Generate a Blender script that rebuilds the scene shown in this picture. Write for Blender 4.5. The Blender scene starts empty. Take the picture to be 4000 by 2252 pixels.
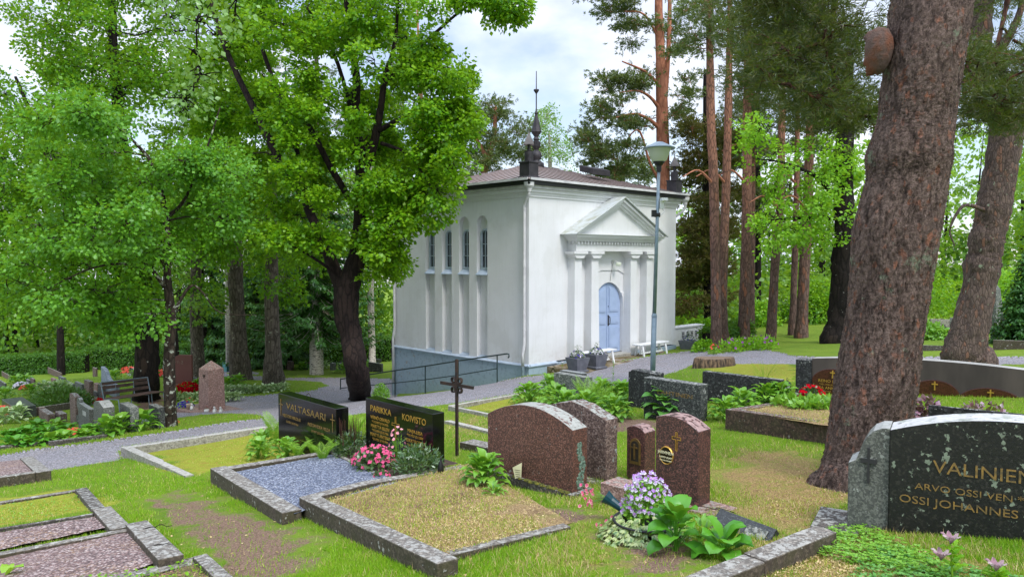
import bpy, bmesh, math, random
import numpy as np
from mathutils import Vector, Matrix
from math import sin, cos, pi, radians, sqrt, atan2

random.seed(7)
RNG = np.random.default_rng(7)
C = bpy.context.scene.collection
scene = bpy.context.scene

# ------------------------------------------------------------------ camera
F = 2900.0                 # focal length in photo pixels (photo is 4000 wide)
HZ = 1003.0                # horizon row in the photo
PITCH = math.atan((1126 - HZ) / F)
cam = bpy.data.cameras.new('camera')
camo = bpy.data.objects.new('camera', cam)
C.objects.link(camo)
cam.sensor_width = 36.0
cam.lens = 36.0 * F / 4000.0
cam.clip_end = 600.0
cam.clip_start = 0.05
camo.location = (0, 0, 0)
camo.rotation_euler = (pi / 2 - PITCH, 0, 0)
scene.camera = camo

# ------------------------------------------------------------------ world, sun, exposure
SUN_EL, SUN_AZ = radians(52), radians(150)      # azimuth clockwise from +Y
world = bpy.data.worlds.new('World')
scene.world = world
world.use_nodes = True
wn = world.node_tree
wn.nodes.clear()
def _w(t, **k):
    n = wn.nodes.new(t)
    for a, b in k.items():
        setattr(n, a, b)
    return n
sky = _w('ShaderNodeTexSky', sky_type='NISHITA', sun_disc=False, sun_elevation=SUN_EL, sun_rotation=SUN_AZ)
sky.air_density = 1.0; sky.dust_density = 0.6; sky.ozone_density = 1.5
tc = _w('ShaderNodeTexCoord')
mp = _w('ShaderNodeMapping'); mp.inputs['Scale'].default_value = (1.5, 1.5, 3.0); mp.inputs['Location'].default_value = (0.62, 0.0, 0.18)
nz = _w('ShaderNodeTexNoise'); nz.inputs['Scale'].default_value = 1.9; nz.inputs['Detail'].default_value = 8; nz.inputs['Roughness'].default_value = 0.55
cr = _w('ShaderNodeValToRGB'); cr.color_ramp.elements[0].position = 0.40; cr.color_ramp.elements[1].position = 0.58
cr.color_ramp.elements[0].color = (0.30, 0.30, 0.30, 1); cr.color_ramp.elements[1].color = (1, 1, 1, 1)
nz2 = _w('ShaderNodeTexNoise'); nz2.inputs['Scale'].default_value = 4.0; nz2.inputs['Detail'].default_value = 6
cr2 = _w('ShaderNodeValToRGB'); cr2.color_ramp.elements[0].position = 0.35; cr2.color_ramp.elements[1].position = 0.65
cr2.color_ramp.elements[0].color = (4.2, 4.6, 5.6, 1); cr2.color_ramp.elements[1].color = (6.6, 6.9, 7.6, 1)
mxs = _w('ShaderNodeMixRGB'); bg = _w('ShaderNodeBackground'); wo = _w('ShaderNodeOutputWorld')
wn.links.new(tc.outputs['Generated'], mp.inputs['Vector'])
wn.links.new(mp.outputs[0], nz.inputs['Vector']); wn.links.new(mp.outputs[0], nz2.inputs['Vector'])
wn.links.new(nz.outputs[0], cr.inputs[0]); wn.links.new(nz2.outputs[0], cr2.inputs[0])
wn.links.new(cr.outputs[0], mxs.inputs[0]); wn.links.new(sky.outputs[0], mxs.inputs[1]); wn.links.new(cr2.outputs[0], mxs.inputs[2])
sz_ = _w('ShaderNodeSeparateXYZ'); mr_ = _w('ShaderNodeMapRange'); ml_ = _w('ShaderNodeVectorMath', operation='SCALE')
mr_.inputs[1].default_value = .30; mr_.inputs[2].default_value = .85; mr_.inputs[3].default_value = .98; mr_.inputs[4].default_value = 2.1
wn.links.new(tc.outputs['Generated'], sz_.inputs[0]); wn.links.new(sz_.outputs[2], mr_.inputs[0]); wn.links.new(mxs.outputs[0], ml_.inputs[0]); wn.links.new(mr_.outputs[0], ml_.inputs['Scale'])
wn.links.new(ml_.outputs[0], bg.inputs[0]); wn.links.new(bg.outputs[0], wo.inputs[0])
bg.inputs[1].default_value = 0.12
sl = bpy.data.lights.new('sun', 'SUN'); slo = bpy.data.objects.new('sun', sl); C.objects.link(slo)
sl.energy = 1.5; sl.angle = radians(16); sl.color = (1.0, 0.96, 0.9)
sd = Vector((sin(SUN_AZ) * cos(SUN_EL), cos(SUN_AZ) * cos(SUN_EL), sin(SUN_EL)))
slo.rotation_euler = (-sd).to_track_quat('-Z', 'Y').to_euler()
scene.view_settings.view_transform = 'Standard'
scene.view_settings.look = 'None'
scene.view_settings.exposure = 0.78
scene.view_settings.gamma = 1.0
scene.render.engine = 'CYCLES'

# ------------------------------------------------------------------ projection helpers (photo pixel -> ray)
CP, SP = cos(PITCH), sin(PITCH)
def ray(px, py):
    cx = (np.asarray(px, float) - 2000) / F; cz = -(np.asarray(py, float) - 1126) / F
    y = CP + SP * cz; z = -SP + CP * cz
    return cx / y, z / y                       # slopes per metre of Y
def P(px, py, Y):
    a, b = ray(px, py)
    return Vector((float(a) * Y, Y, float(b) * Y))

# ------------------------------------------------------------------ terrain height: thin plate spline through surveyed points
ctrl = []
for X in (-7, -3, 0, 3, 7):
    for Y in (-3, 1, 4, 7):
        ctrl.append((X, Y, -1.6 - .085 * Y + .075 * X))
def cpx(px, py, Y):
    v = P(px, py, Y); ctrl.append((v.x, v.y, v.z))
for a in ((1705, 1845, 7.8), (2560, 1480, 15.5), (2760, 1425, 20), (2850, 1372, 23.5), (3260, 1337, 24.5),
          (3800, 1425, 16.5), (3020, 1335, 27), (3100, 1320, 28), (3700, 1320, 24), (3950, 1290, 26), (4200, 1430, 15),
          (3100, 1700, 8.6), (3250, 1530, 11.2), (2600, 1600, 11.5), (2100, 1600, 11.2), (2300, 1500, 15),
          (300, 1750, 13.5), (670, 1665, 16), (400, 1680, 16.3), (100, 1700, 15), (550, 1590, 23), (835, 1598, 21.5),
          (715, 1530, 27), (100, 1600, 22), (50, 1500, 30), (200, 1480, 35), (940, 1482, 29), (1065, 1512, 26.5),
          (1400, 1562, 19.2), (1230, 1455, 33), (1450, 1450, 34), (1750, 1570, 15.5), (1300, 1600, 16.5), (1000, 1640, 15.2),
          (700, 1730, 12.8), (0, 1850, 10.5)):
    cpx(*a)
ctrl += [(.5, 21.6, -3.42), (-4.4, 26.5, -4.97), (-.7, 22.7, -3.95), (-2.4, 24.5, -4.45), (6.0, 26.3, -3.35), (3.2, 23.2, -3.32), (1.6, 21.2, -3.38), (4.4, 24.6, -3.30),
         (1, 30, -4.0), (8, 32, -3.2), (-25, 60, -6.6), (0, 60, -5.0), (30, 60, -2.5), (-60, 60, -6), (60, 40, -1), (-30, 20, -6.0), (-25, 5, -4.2), (25, 5, -.6),
         (-60, 110, -6), (0, 110, -4.5), (60, 110, -2), (-60, 0, -6), (60, 0, 0), (-20, 40, -6.2), (20, 40, -2.9)]
ctrl = np.array(ctrl)
def tps_k(r2):
    return 0.5 * r2 * np.log(r2 + 1e-9)
_n = len(ctrl)
_d2 = ((ctrl[:, None, :2] - ctrl[None, :, :2]) ** 2).sum(-1)
_A = np.zeros((_n + 3, _n + 3)); _A[:_n, :_n] = tps_k(_d2) + np.eye(_n) * 0.6
_A[:_n, _n] = 1; _A[:_n, _n + 1:] = ctrl[:, :2]; _A[_n:, :_n] = _A[:_n, _n:].T
_w8 = np.linalg.solve(_A, np.concatenate([ctrl[:, 2], np.zeros(3)]))
def tps(X, Y):
    X = np.asarray(X, float); Y = np.asarray(Y, float)
    r2 = (X[..., None] - ctrl[:, 0]) ** 2 + (Y[..., None] - ctrl[:, 1]) ** 2
    return tps_k(r2) @ _w8[:_n] + _w8[_n] + _w8[_n + 1] * X + _w8[_n + 2] * Y
GX = np.arange(-75, 75.01, .25); GY = np.arange(-8, 130.01, .25)
HG = np.concatenate([tps(*np.meshgrid(GX, GY[i:i + 40])) for i in range(0, len(GY), 40)])
def gz(X, Y):
    X = np.clip((np.asarray(X, float) - GX[0]) / .25, 0, len(GX) - 1.001); Y = np.clip((np.asarray(Y, float) - GY[0]) / .25, 0, len(GY) - 1.001)
    i = X.astype(int); j = Y.astype(int); u = X - i; v = Y - j
    return (HG[j, i] * (1 - u) + HG[j, i + 1] * u) * (1 - v) + (HG[j + 1, i] * (1 - u) + HG[j + 1, i + 1] * u) * v
def Gv(px, py, up=0.0):
    a, b = ray(px, py)
    a = np.atleast_1d(a); b = np.atleast_1d(b)
    ys = 1.5 * (1.006 ** np.arange(720))
    out = np.full(a.shape, 110.0)
    for s in range(0, len(a), 20000):
        A = a[s:s + 20000, None]; B = b[s:s + 20000, None]
        d = B * ys - gz(A * ys, np.broadcast_to(ys, (A.shape[0], len(ys)))) - up
        hit = d < 0; k = hit.argmax(1); ok = hit.any(1) & (k > 0)
        r = np.arange(len(k)); k0 = np.maximum(k - 1, 0)
        d0 = d[r, k0]; d1 = d[r, k]
        yy = ys[k0] + (ys[k] - ys[k0]) * d0 / (d0 - d1 + 1e-12)
        out[s:s + 20000] = np.where(ok, yy, 110.0)
    return np.stack([a * out, out, b * out], -1)
def G(px, py, up=0.0):
    return Vector(Gv(px, py, up)[0])
def ground(x, y):
    return float(gz(x, y))

# ------------------------------------------------------------------ objects, labels
def tag(o, label=None, cat=None, group=None, kind=None):
    if label: o['label'] = label
    if cat: o['category'] = cat
    if group: o['group'] = group
    if kind: o['kind'] = kind
    return o
def empty(name, loc, rz=0.0, label=None, cat=None, group=None):
    o = bpy.data.objects.new(name, None); C.objects.link(o)
    o.location = loc; o.rotation_euler = (0, 0, rz); o.empty_display_size = .1
    return tag(o, label, cat, group)
def copy_tree(o, parent=None):
    c = o.copy(); C.objects.link(c); c.parent = parent
    for ch in [x for x in bpy.data.objects if x.parent == o]:
        copy_tree(ch, c)
    return c
def mesh_np(name, V, Fq, mat, parent=None, smooth=False):
    """V (n,3), Fq (m,k) index array, k = 3 or 4"""
    me = bpy.data.meshes.new(name)
    V = np.asarray(V, np.float32); Fq = np.asarray(Fq, np.int32); k = Fq.shape[1]
    me.vertices.add(len(V)); me.vertices.foreach_set('co', V.ravel())
    me.loops.add(Fq.size); me.loops.foreach_set('vertex_index', Fq.ravel())
    me.polygons.add(len(Fq)); me.polygons.foreach_set('loop_start', np.arange(0, Fq.size, k, dtype=np.int32))
    me.polygons.foreach_set('loop_total', np.full(len(Fq), k, np.int32))
    if smooth: me.polygons.foreach_set('use_smooth', np.ones(len(Fq), bool))
    me.update(calc_edges=True); me.validate()
    o = bpy.data.objects.new(name, me); C.objects.link(o)
    if mat: me.materials.append(mat)
    if parent: o.parent = parent
    return o
class MB:
    def __init__(s): s.v = []; s.f = []
    def add(s, v, f):
        b = len(s.v); s.v += [tuple(p) for p in v]; s.f += [tuple(i + b for i in q) for q in f]; return s
    def box(s, x0, y0, z0, x1, y1, z1, taper=0.0):
        t = taper
        return s.add([(x0, y0, z0), (x1, y0, z0), (x1, y1, z0), (x0, y1, z0), (x0 + t, y0 + t, z1), (x1 - t, y0 + t, z1), (x1 - t, y1 - t, z1), (x0 + t, y1 - t, z1)],
                     [(3, 2, 1, 0), (4, 5, 6, 7), (0, 1, 5, 4), (1, 2, 6, 5), (2, 3, 7, 6), (3, 0, 4, 7)])
    def prism(s, poly, y0, y1, ax='y'):
        """poly of (x,z) counter clockwise seen from -y; extruded along y (or other axes)"""
        n = len(poly)
        def m(a, b, t): return (a, t, b) if ax == 'y' else ((t, a, b) if ax == 'x' else (a, b, t))
        v = [m(a, b, y0) for a, b in poly] + [m(a, b, y1) for a, b in poly]
        f = [tuple(range(n)), tuple(range(2 * n - 1, n - 1, -1))] + [(i, i + n, (i + 1) % n + n, (i + 1) % n) for i in range(n)]
        return s.add(v, f)
    def tube(s, pts, rad, n=8, caps=True):
        pts = [Vector(p) for p in pts]
        if not hasattr(rad, '__len__'): rad = [rad] * len(pts)
        v = []; f = []; prev = None
        for i, p in enumerate(pts):
            d = (pts[min(i + 1, len(pts) - 1)] - pts[max(i - 1, 0)]).normalized()
            if prev is None:
                a = d.orthogonal().normalized()
            else:
                a = (prev - d * prev.dot(d))
                a = a.normalized() if a.length > 1e-5 else d.orthogonal().normalized()
            prev = a; b = d.cross(a)
            for k in range(n):
                t = 2 * pi * k / n
                v.append(p + (a * cos(t) + b * sin(t)) * rad[i])
        for i in range(len(pts) - 1):
            for k in range(n):
                f.append((i * n + k, i * n + (k + 1) % n, (i + 1) * n + (k + 1) % n, (i + 1) * n + k))
        if caps:
            f.append(tuple(range(n - 1, -1, -1))); f.append(tuple(range((len(pts) - 1) * n, len(pts) * n)))
        return s.add(v, f)
    def lathe(s, prof, n=16, c=(0, 0, 0), a0=0.0):
        v = []; f = []
        for r, z in prof:
            for k in range(n):
                t = a0 + 2 * pi * k / n; v.append((c[0] + r * cos(t), c[1] + r * sin(t), c[2] + z))
        for i in range(len(prof) - 1):
            for k in range(n):
                f.append((i * n + k, i * n + (k + 1) % n, (i + 1) * n + (k + 1) % n, (i + 1) * n + k))
        f.append(tuple(range(n - 1, -1, -1))); f.append(tuple(range((len(prof) - 1) * n, len(prof) * n)))
        return s.add(v, f)
    def build(s, name, mat, parent=None, bevel=0.0, smooth=False, seg=2):
        me = bpy.data.meshes.new(name); me.from_pydata(s.v, [], s.f)
        if bevel or True:
            bm = bmesh.new(); bm.from_mesh(me)
            if bevel:
                ed = [e for e in bm.edges if len(e.link_faces) == 2 and e.calc_face_angle(0) > .5]
                bmesh.ops.bevel(bm, geom=ed, offset=bevel, segments=seg, affect='EDGES', profile=.5, clamp_overlap=True)
            bmesh.ops.recalc_face_normals(bm, faces=bm.faces)
            bm.to_mesh(me); bm.free()
        if smooth:
            for p in me.polygons: p.use_smooth = True
        me.materials.append(mat)
        o = bpy.data.objects.new(name, me); C.objects.link(o)
        if parent: o.parent = parent
        return o

# ------------------------------------------------------------------ materials
def lin(c):
    return tuple(((x / 255) / 12.92 if x / 255 <= .04045 else ((x / 255 + .055) / 1.055) ** 2.4) for x in c) + (1,)
class N:
    def __init__(s, name):
        s.m = bpy.data.materials.new(name); s.m.use_nodes = True; s.t = s.m.node_tree; s.t.nodes.clear()
        s.out = s.t.nodes.new('ShaderNodeOutputMaterial'); s.tc = None
    def n(s, t, **k):
        x = s.t.nodes.new(t)
        for a, b in k.items(): setattr(x, a, b)
        return x
    def put(s, sock, v):
        if isinstance(v, bpy.types.NodeSocket): s.t.links.new(v, sock)
        elif v is not None:
            try: sock.default_value = v
            except Exception: sock.default_value = v[:3]
    def obj(s, scale=(1, 1, 1)):
        if s.tc is None: s.tc = s.n('ShaderNodeTexCoord')
        if scale == (1, 1, 1): return s.tc.outputs['Object']
        m = s.n('ShaderNodeMapping'); m.inputs['Scale'].default_value = scale; s.t.links.new(s.tc.outputs['Object'], m.inputs[0]); return m.outputs[0]
    def noise(s, sc, det=4, rough=.55, vec=None, dist=0.0, col=False):
        x = s.n('ShaderNodeTexNoise'); s.put(x.inputs['Vector'], vec if vec is not None else s.obj())
        x.inputs['Scale'].default_value = sc; x.inputs['Detail'].default_value = det; x.inputs['Roughness'].default_value = rough; x.inputs['Distortion'].default_value = dist
        return x.outputs[1 if col else 0]
    def voro(s, sc, feat='F1', vec=None, out='Distance', rand=1.0):
        x = s.n('ShaderNodeTexVoronoi', feature=feat); s.put(x.inputs['Vector'], vec if vec is not None else s.obj())
        x.inputs['Scale'].default_value = sc; x.inputs['Randomness'].default_value = rand
        return x.outputs[out]
    def ramp(s, fac, st, interp='LINEAR'):
        x = s.n('ShaderNodeValToRGB'); s.put(x.inputs[0], fac); e = x.color_ramp; e.interpolation = interp
        while len(e.elements) < len(st): e.elements.new(.5)
        for i, (p, c) in enumerate(st):
            e.elements[i].position = p
            if not hasattr(c, '__len__'): c = (c, c, c, 1)
            e.elements[i].color = c if len(c) == 4 else lin(c)
        return x.outputs[0]
    def mix(s, f, a, b, mode='MIX'):
        x = s.n('ShaderNodeMixRGB', blend_type=mode)
        for i, v in enumerate((f, a, b)):
            if isinstance(v, tuple) and len(v) == 3: v = lin(v)
            s.put(x.inputs[i], v)
        return x.outputs[0]
    def math(s, op, a, b=None):
        x = s.n('ShaderNodeMath', operation=op); s.put(x.inputs[0], a); s.put(x.inputs[1], b); return x.outputs[0]
    def up(s, lo=.5, hi=.9):
        g = s.n('ShaderNodeNewGeometry'); z = s.n('ShaderNodeSeparateXYZ'); s.t.links.new(g.outputs['Normal'], z.inputs[0])
        r = s.n('ShaderNodeMapRange'); s.put(r.inputs[0], z.outputs[2]); r.inputs[1].default_value = lo; r.inputs[2].default_value = hi
        return r.outputs[0]
    def attr(s, nm):
        x = s.n('ShaderNodeAttribute', attribute_name=nm); return x.outputs['Fac']
    def isl(s):
        return s.n('ShaderNodeNewGeometry').outputs['Random Per Island']
    def bump(s, h, st=.4, d=.02, nrm=None):
        x = s.n('ShaderNodeBump'); x.inputs['Strength'].default_value = st; x.inputs['Distance'].default_value = d; s.put(x.inputs['Height'], h)
        if nrm is not None: s.put(x.inputs['Normal'], nrm)
        return x.outputs[0]
    def bsdf(s, col, rough=.7, metal=0.0, nrm=None, spec=.5, **k):
        x = s.n('ShaderNodeBsdfPrincipled')
        if isinstance(col, tuple) and len(col) == 3: col = lin(col)
        s.put(x.inputs['Base Color'], col); s.put(x.inputs['Roughness'], rough); s.put(x.inputs['Metallic'], metal); s.put(x.inputs['Specular IOR Level'], spec)
        if nrm is not None: s.put(x.inputs['Normal'], nrm)
        for a, b in k.items(): s.put(x.inputs[a], b)
        s.t.links.new(x.outputs[0], s.out.inputs[0]); return s.m
M = {}
def granite(name, c1, c2, c3, sc=60, rough=.35, lich=.0, lcol=(178, 180, 172), topl=.5, bump=.25, stain=.35, tcol=None, sidec=None):
    q = N(name)
    a = q.voro(sc, out='Color'); f = q.n('ShaderNodeSeparateColor'); q.t.links.new(a, f.inputs[0])
    col = q.ramp(f.outputs[0], [(0, c1), (.42, c1), (.5, c2), (.8, c2), (.88, c3), (1, c3)])
    big = q.noise(3, 5, .6)
    col = q.mix(q.math('MULTIPLY', q.ramp(big, [(.35, 0), (.7, 1)]), stain), col, q.mix(1.0, col, (.35, .34, .32, 1), 'MULTIPLY'))
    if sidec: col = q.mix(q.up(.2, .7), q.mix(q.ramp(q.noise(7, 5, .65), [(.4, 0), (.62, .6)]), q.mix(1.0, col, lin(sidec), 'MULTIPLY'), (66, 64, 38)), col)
    l1 = q.noise(20, 6, .62); l2 = q.noise(5, 3, .5)
    side = q.math('MULTIPLY', q.ramp(q.math('ADD', q.math('MULTIPLY', l1, .72), q.math('MULTIPLY', l2, .28)), [(.645 - lich * .13, 0), (.665 - lich * .13, 1)]), 1.0 if lich > 0 else 0.0)
    top = q.math('MULTIPLY', q.up(.55, .8), q.ramp(l1, [(.66 - topl * .2, 0), (.69 - topl * .2, 1)]))
    msk = q.math('MAXIMUM', side, top)
    lc = q.mix(q.noise(30, 3), lcol, tuple(int(x * .62) for x in lcol))
    col = q.mix(msk, col, lc)
    if tcol: col = q.mix(q.math('MULTIPLY', top, q.ramp(q.noise(9, 6, .65), [(.36, .25), (.5, 1)])), col, q.mix(q.noise(26, 4), tcol, tuple(int(x * .75) for x in tcol)))
    r = q.mix(msk, (rough, rough, rough, 1), (.9, .9, .9, 1))
    h = q.math('ADD', q.math('MULTIPLY', q.noise(45, 5, .7), .6), q.math('MULTIPLY', msk, .5))
    M[name] = q.bsdf(col, r, nrm=q.bump(h, bump, .012)); return M[name]
granite('granite_red', (70, 46, 40), (108, 70, 58), (140, 100, 86), 120, .55, .12, topl=1.3)
granite('granite_red_dark', (54, 38, 36), (90, 58, 52), (124, 84, 76), 110, .45, 0, lcol=(180, 150, 145), topl=1.0)
granite('granite_red_rough', (60, 46, 38), (100, 74, 60), (136, 108, 92), 60, .8, .1, topl=.9, bump=.9)
granite('granite_brown', (86, 68, 62), (118, 98, 88), (150, 130, 120), 70, .85, .25, topl=.9, bump=.9)
granite('granite_grey', (74, 78, 74), (104, 108, 102), (140, 142, 134), 80, .75, .5, topl=.8, bump=.6)
granite('granite_grey_dark', (40, 42, 42), (66, 70, 68), (104, 106, 102), 70, .75, .4, topl=.9, bump=.6)
granite('granite_pink', (118, 92, 84), (152, 122, 112), (180, 152, 142), 70, .85, .2, lcol=(170, 160, 150), topl=.7, bump=.7)
granite('granite_black', (9, 9, 10), (13, 13, 14), (24, 24, 26), 120, .1, 0, topl=-.4, bump=.02, stain=.1)
granite('granite_black_grey', (34, 38, 38), (50, 54, 54), (76, 80, 80), 140, .35, 0, topl=-.2, bump=.08, stain=.2)
granite('granite_black_old', (16, 16, 16), (24, 23, 21), (44, 42, 38), 80, .5, .40, lcol=(140, 152, 130), topl=1.6, bump=.3, tcol=(206, 206, 206))
granite('granite_black_rough', (24, 25, 26), (44, 45, 46), (72, 74, 74), 50, .8, .3, topl=.7, bump=1.0)
granite('granite_weathered', (84, 86, 80), (112, 114, 106), (74, 76, 72), 90, .9, .45, lcol=(166, 170, 160), topl=1.4, bump=.6, tcol=(176, 178, 174))
granite('granite_plaque', (52, 26, 20), (78, 40, 30), (98, 56, 42), 160, .25, 0, topl=-.4, bump=.05, stain=.2)
granite('slate_blue', (120, 130, 146), (140, 150, 164), (158, 166, 178), 40, .6, 0, topl=.2, bump=.1)
granite('curb_grey', (104, 99, 92), (130, 124, 116), (154, 148, 138), 60, .9, .3, lcol=(186, 184, 176), topl=.75, bump=.8, stain=.4, sidec=(172, 160, 148))
granite('curb_pale', (146, 142, 132), (168, 164, 152), (124, 118, 108), 40, .9, .4, lcol=(200, 198, 188), topl=1.1, bump=.6, stain=.4)
granite('curb_dark', (70, 65, 60), (92, 86, 80), (114, 108, 100), 60, .9, .3, lcol=(170, 170, 162), topl=.8, bump=.8, stain=.6)
granite('curb_red', (82, 64, 56), (110, 88, 78), (140, 116, 104), 46, .9, .2, lcol=(170, 166, 158), topl=.6, bump=1.0, sidec=(200, 190, 184))

def simple(name, c, rough=.6, metal=0.0, c2=None, sc=8, bump=0.0, bsc=60, spec=.5, det=5):
    q = N(name)
    col = c if c2 is None else q.mix(q.ramp(q.noise(sc, det), [(.35, 0), (.65, 1)]), c, c2)
    nr = q.bump(q.noise(bsc, 5, .65), bump, .01) if bump else None
    M[name] = q.bsdf(col, rough, metal, nrm=nr, spec=spec); return M[name]
simple('gold', (214, 170, 78), .35, .6, (180, 140, 60), 40)
simple('gold_dull', (158, 124, 62), .6, .3, (96, 84, 58), 30)
simple('engraved', (40, 40, 40), .8)
simple('white_paint', (226, 228, 230), .5, 0, (206, 208, 210), 5, .15, 40)
simple('window_paint', (176, 190, 200), .5, 0, (158, 172, 184), 6)
simple('blue_door', (160, 178, 208), .45, 0, (150, 168, 198), 3, .1, 50)
simple('sill_metal', (178, 192, 208), .45, .1, (160, 176, 194), 6)
simple('dark_metal', (44, 42, 46), .55, .3, (60, 56, 60), 5, .15, 20)
simple('fascia_black', (26, 26, 30), .5, .1)
simple('gutter_white', (206, 206, 206), .45, 0, (182, 182, 184), 4)
simple('galvanised', (112, 130, 142), .5, .4, (134, 150, 160), 6, .1, 30)
simple('rail_paint', (24, 46, 44), .5, .1, (38, 60, 56), 20)
simple('iron', (40, 36, 34), .7, .3, (70, 52, 42), 18, .4, 60)
simple('planter_grey', (106, 108, 116), .75, 0, (86, 88, 96), 5, .2, 30)
simple('soil', (52, 40, 32), .95, 0, (80, 62, 50), 20, .8, 60)
simple('teal_plastic', (24, 66, 76), .35, 0, (18, 52, 62), 6)
simple('black_plastic', (20, 20, 22), .5)
simple('brass', (150, 122, 70), .4, .7, (110, 92, 60), 20)
simple('bronze_dark', (44, 42, 38), .45, .4, (64, 58, 50), 20)
simple('paper', (222, 216, 176), .8, 0, (206, 200, 160), 8)
simple('ink', (110, 106, 80), .9)
simple('bench_wood', (92, 70, 62), .7, 0, (66, 52, 48), 6, .3, 40)
simple('terracotta_pot', (196, 176, 150), .8, 0, (168, 148, 126), 8)
simple('lamp_glass', (226, 232, 216), .3, 0, (210, 218, 200), 3)
q = N('lamp_glass'); d_ = q.n('ShaderNodeBsdfDiffuse'); t_ = q.n('ShaderNodeBsdfTranslucent'); m_ = q.n('ShaderNodeMixShader'); m_.inputs[0].default_value = .55; d_.inputs[0].default_value = (.86, .9, .8, 1); t_.inputs[0].default_value = (.86, .9, .8, 1)
q.t.links.new(d_.outputs[0], m_.inputs[1]); q.t.links.new(t_.outputs[0], m_.inputs[2]); q.t.links.new(m_.outputs[0], q.out.inputs[0]); M['lamp_glass'] = q.m
simple('wood_cream', (190, 158, 112), .8, 0, (160, 130, 90), 9)
simple('turquoise_paint', (90, 150, 148), .6, 0, (74, 132, 132), 6)
simple('white_stone', (214, 214, 208), .7, 0, (180, 180, 174), 14)
simple('red_glass', (150, 24, 20), .2)
for nm, c, c2 in (('petal_pink', (240, 118, 160), (226, 86, 136)), ('petal_lilac', (206, 176, 226), (168, 104, 196)), ('petal_red', (206, 22, 40), (160, 12, 30)),
                  ('petal_white', (232, 230, 236), (214, 206, 222)), ('petal_coral', (236, 112, 96), (214, 80, 66)), ('petal_violet', (84, 66, 176), (62, 46, 140)),
                  ('petal_carnation', (238, 150, 168), (246, 190, 196)), ('petal_yellow', (222, 178, 40), (206, 150, 30)), ('petal_faded', (206, 190, 190), (160, 120, 136)), ('petal_mauve', (178, 112, 186), (150, 84, 160))):
    q = N(nm); c0 = q.mix(q.isl(), c, c2)
    d = q.n('ShaderNodeBsdfDiffuse'); t = q.n('ShaderNodeBsdfTranslucent'); m = q.n('ShaderNodeMixShader'); m.inputs[0].default_value = .3
    q.put(d.inputs[0], c0); q.put(t.inputs[0], c0); q.t.links.new(d.outputs[0], m.inputs[1]); q.t.links.new(t.outputs[0], m.inputs[2]); q.t.links.new(m.outputs[0], q.out.inputs[0]); M[nm] = q.m

def leafmat(name, cols, trans=.35, gloss=.12, rough=.42, patch=1.2):
    q = N(name)
    r = q.isl()
    st = [(i / (len(cols) - 1), c) for i, c in enumerate(cols)]
    c0 = q.ramp(r, st)
    b = q.noise(patch, 3)
    c0 = q.mix(q.ramp(b, [(.4, 0), (.62, .35)]), c0, st[-1][1])
    d = q.n('ShaderNodeBsdfDiffuse'); t = q.n('ShaderNodeBsdfTranslucent'); g = q.n('ShaderNodeBsdfGlossy'); m = q.n('ShaderNodeMixShader'); m2 = q.n('ShaderNodeMixShader')
    m.inputs[0].default_value = trans; m2.inputs[0].default_value = gloss; g.inputs['Roughness'].default_value = rough
    q.put(d.inputs[0], c0); tc_ = q.mix(.6, c0, (.34, .52, .02, 1)); q.put(t.inputs[0], tc_); g.inputs[0].default_value = (.75, .85, .8, 1)
    q.t.links.new(d.outputs[0], m.inputs[1]); q.t.links.new(t.outputs[0], m.inputs[2]); q.t.links.new(m.outputs[0], m2.inputs[1]); q.t.links.new(g.outputs[0], m2.inputs[2])
    q.t.links.new(m2.outputs[0], q.out.inputs[0]); M[name] = q.m
leafmat('leaf_maple', [(54, 108, 12), (84, 144, 16), (112, 168, 20), (142, 184, 28)], .45, .025)
leafmat('leaf_linden', [(56, 114, 22), (82, 142, 28), (104, 164, 34), (110, 166, 50)], .42, .035)
leafmat('leaf_deep', [(38, 84, 12), (58, 112, 16), (84, 142, 20), (118, 170, 28)], .45, .02)
leafmat('leaf_birch', [(96, 140, 56), (116, 158, 64), (130, 170, 80)], .35, .08)
leafmat('leaf_bright', [(98, 160, 28), (124, 182, 34), (150, 198, 44)], .45, .03)
leafmat('leaf_forest', [(66, 112, 36), (90, 138, 42), (118, 162, 48), (146, 184, 56)], .5, .04)
leafmat('leaf_forest_shade', [(44, 88, 20), (64, 112, 26), (88, 138, 32), (118, 164, 40)], .45, .03)  # darker copy of leaf_forest; left woodland's shade put into the leaf colour
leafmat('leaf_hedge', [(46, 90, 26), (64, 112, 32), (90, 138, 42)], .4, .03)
leafmat('leaf_hosta', [(88, 146, 40), (116, 170, 50), (138, 186, 62)], .35, .06)
leafmat('leaf_hosta_blue', [(72, 132, 58), (94, 152, 66), (112, 166, 72)], .3, .06)
leafmat('leaf_bergenia', [(56, 118, 30), (78, 144, 36), (98, 158, 46)], .25, .05, .35)
leafmat('leaf_fern', [(110, 164, 40), (136, 186, 50), (158, 200, 64)], .4, .05)
leafmat('leaf_shrub', [(40, 74, 36), (54, 96, 40), (88, 104, 52)], .2, .1)
leafmat('leaf_purple', [(84, 30, 52), (120, 52, 80), (160, 110, 140)], .2, .15)
leafmat('leaf_ivy', [(88, 130, 60), (176, 190, 110), (196, 200, 140), (70, 110, 60)], .2, .08)
leafmat('leaf_variegated', [(120, 160, 90), (206, 220, 170), (90, 136, 60)], .25, .08)
leafmat('needle_pine', [(56, 76, 46), (74, 94, 52), (92, 110, 58), (108, 112, 56)], .2, .05)
leafmat('needle_pine_dark', [(38, 56, 30), (52, 70, 36), (74, 82, 40), (92, 84, 40)], .2, .04)
leafmat('needle_spruce', [(40, 78, 38), (54, 98, 44), (70, 118, 50)], .2, .04)
leafmat('needle_brown', [(62, 66, 34), (88, 84, 42), (112, 96, 50)], .2, .03)
leafmat('leaf_juniper', [(40, 74, 26), (56, 96, 32), (74, 116, 40)], .2, .05)
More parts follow.
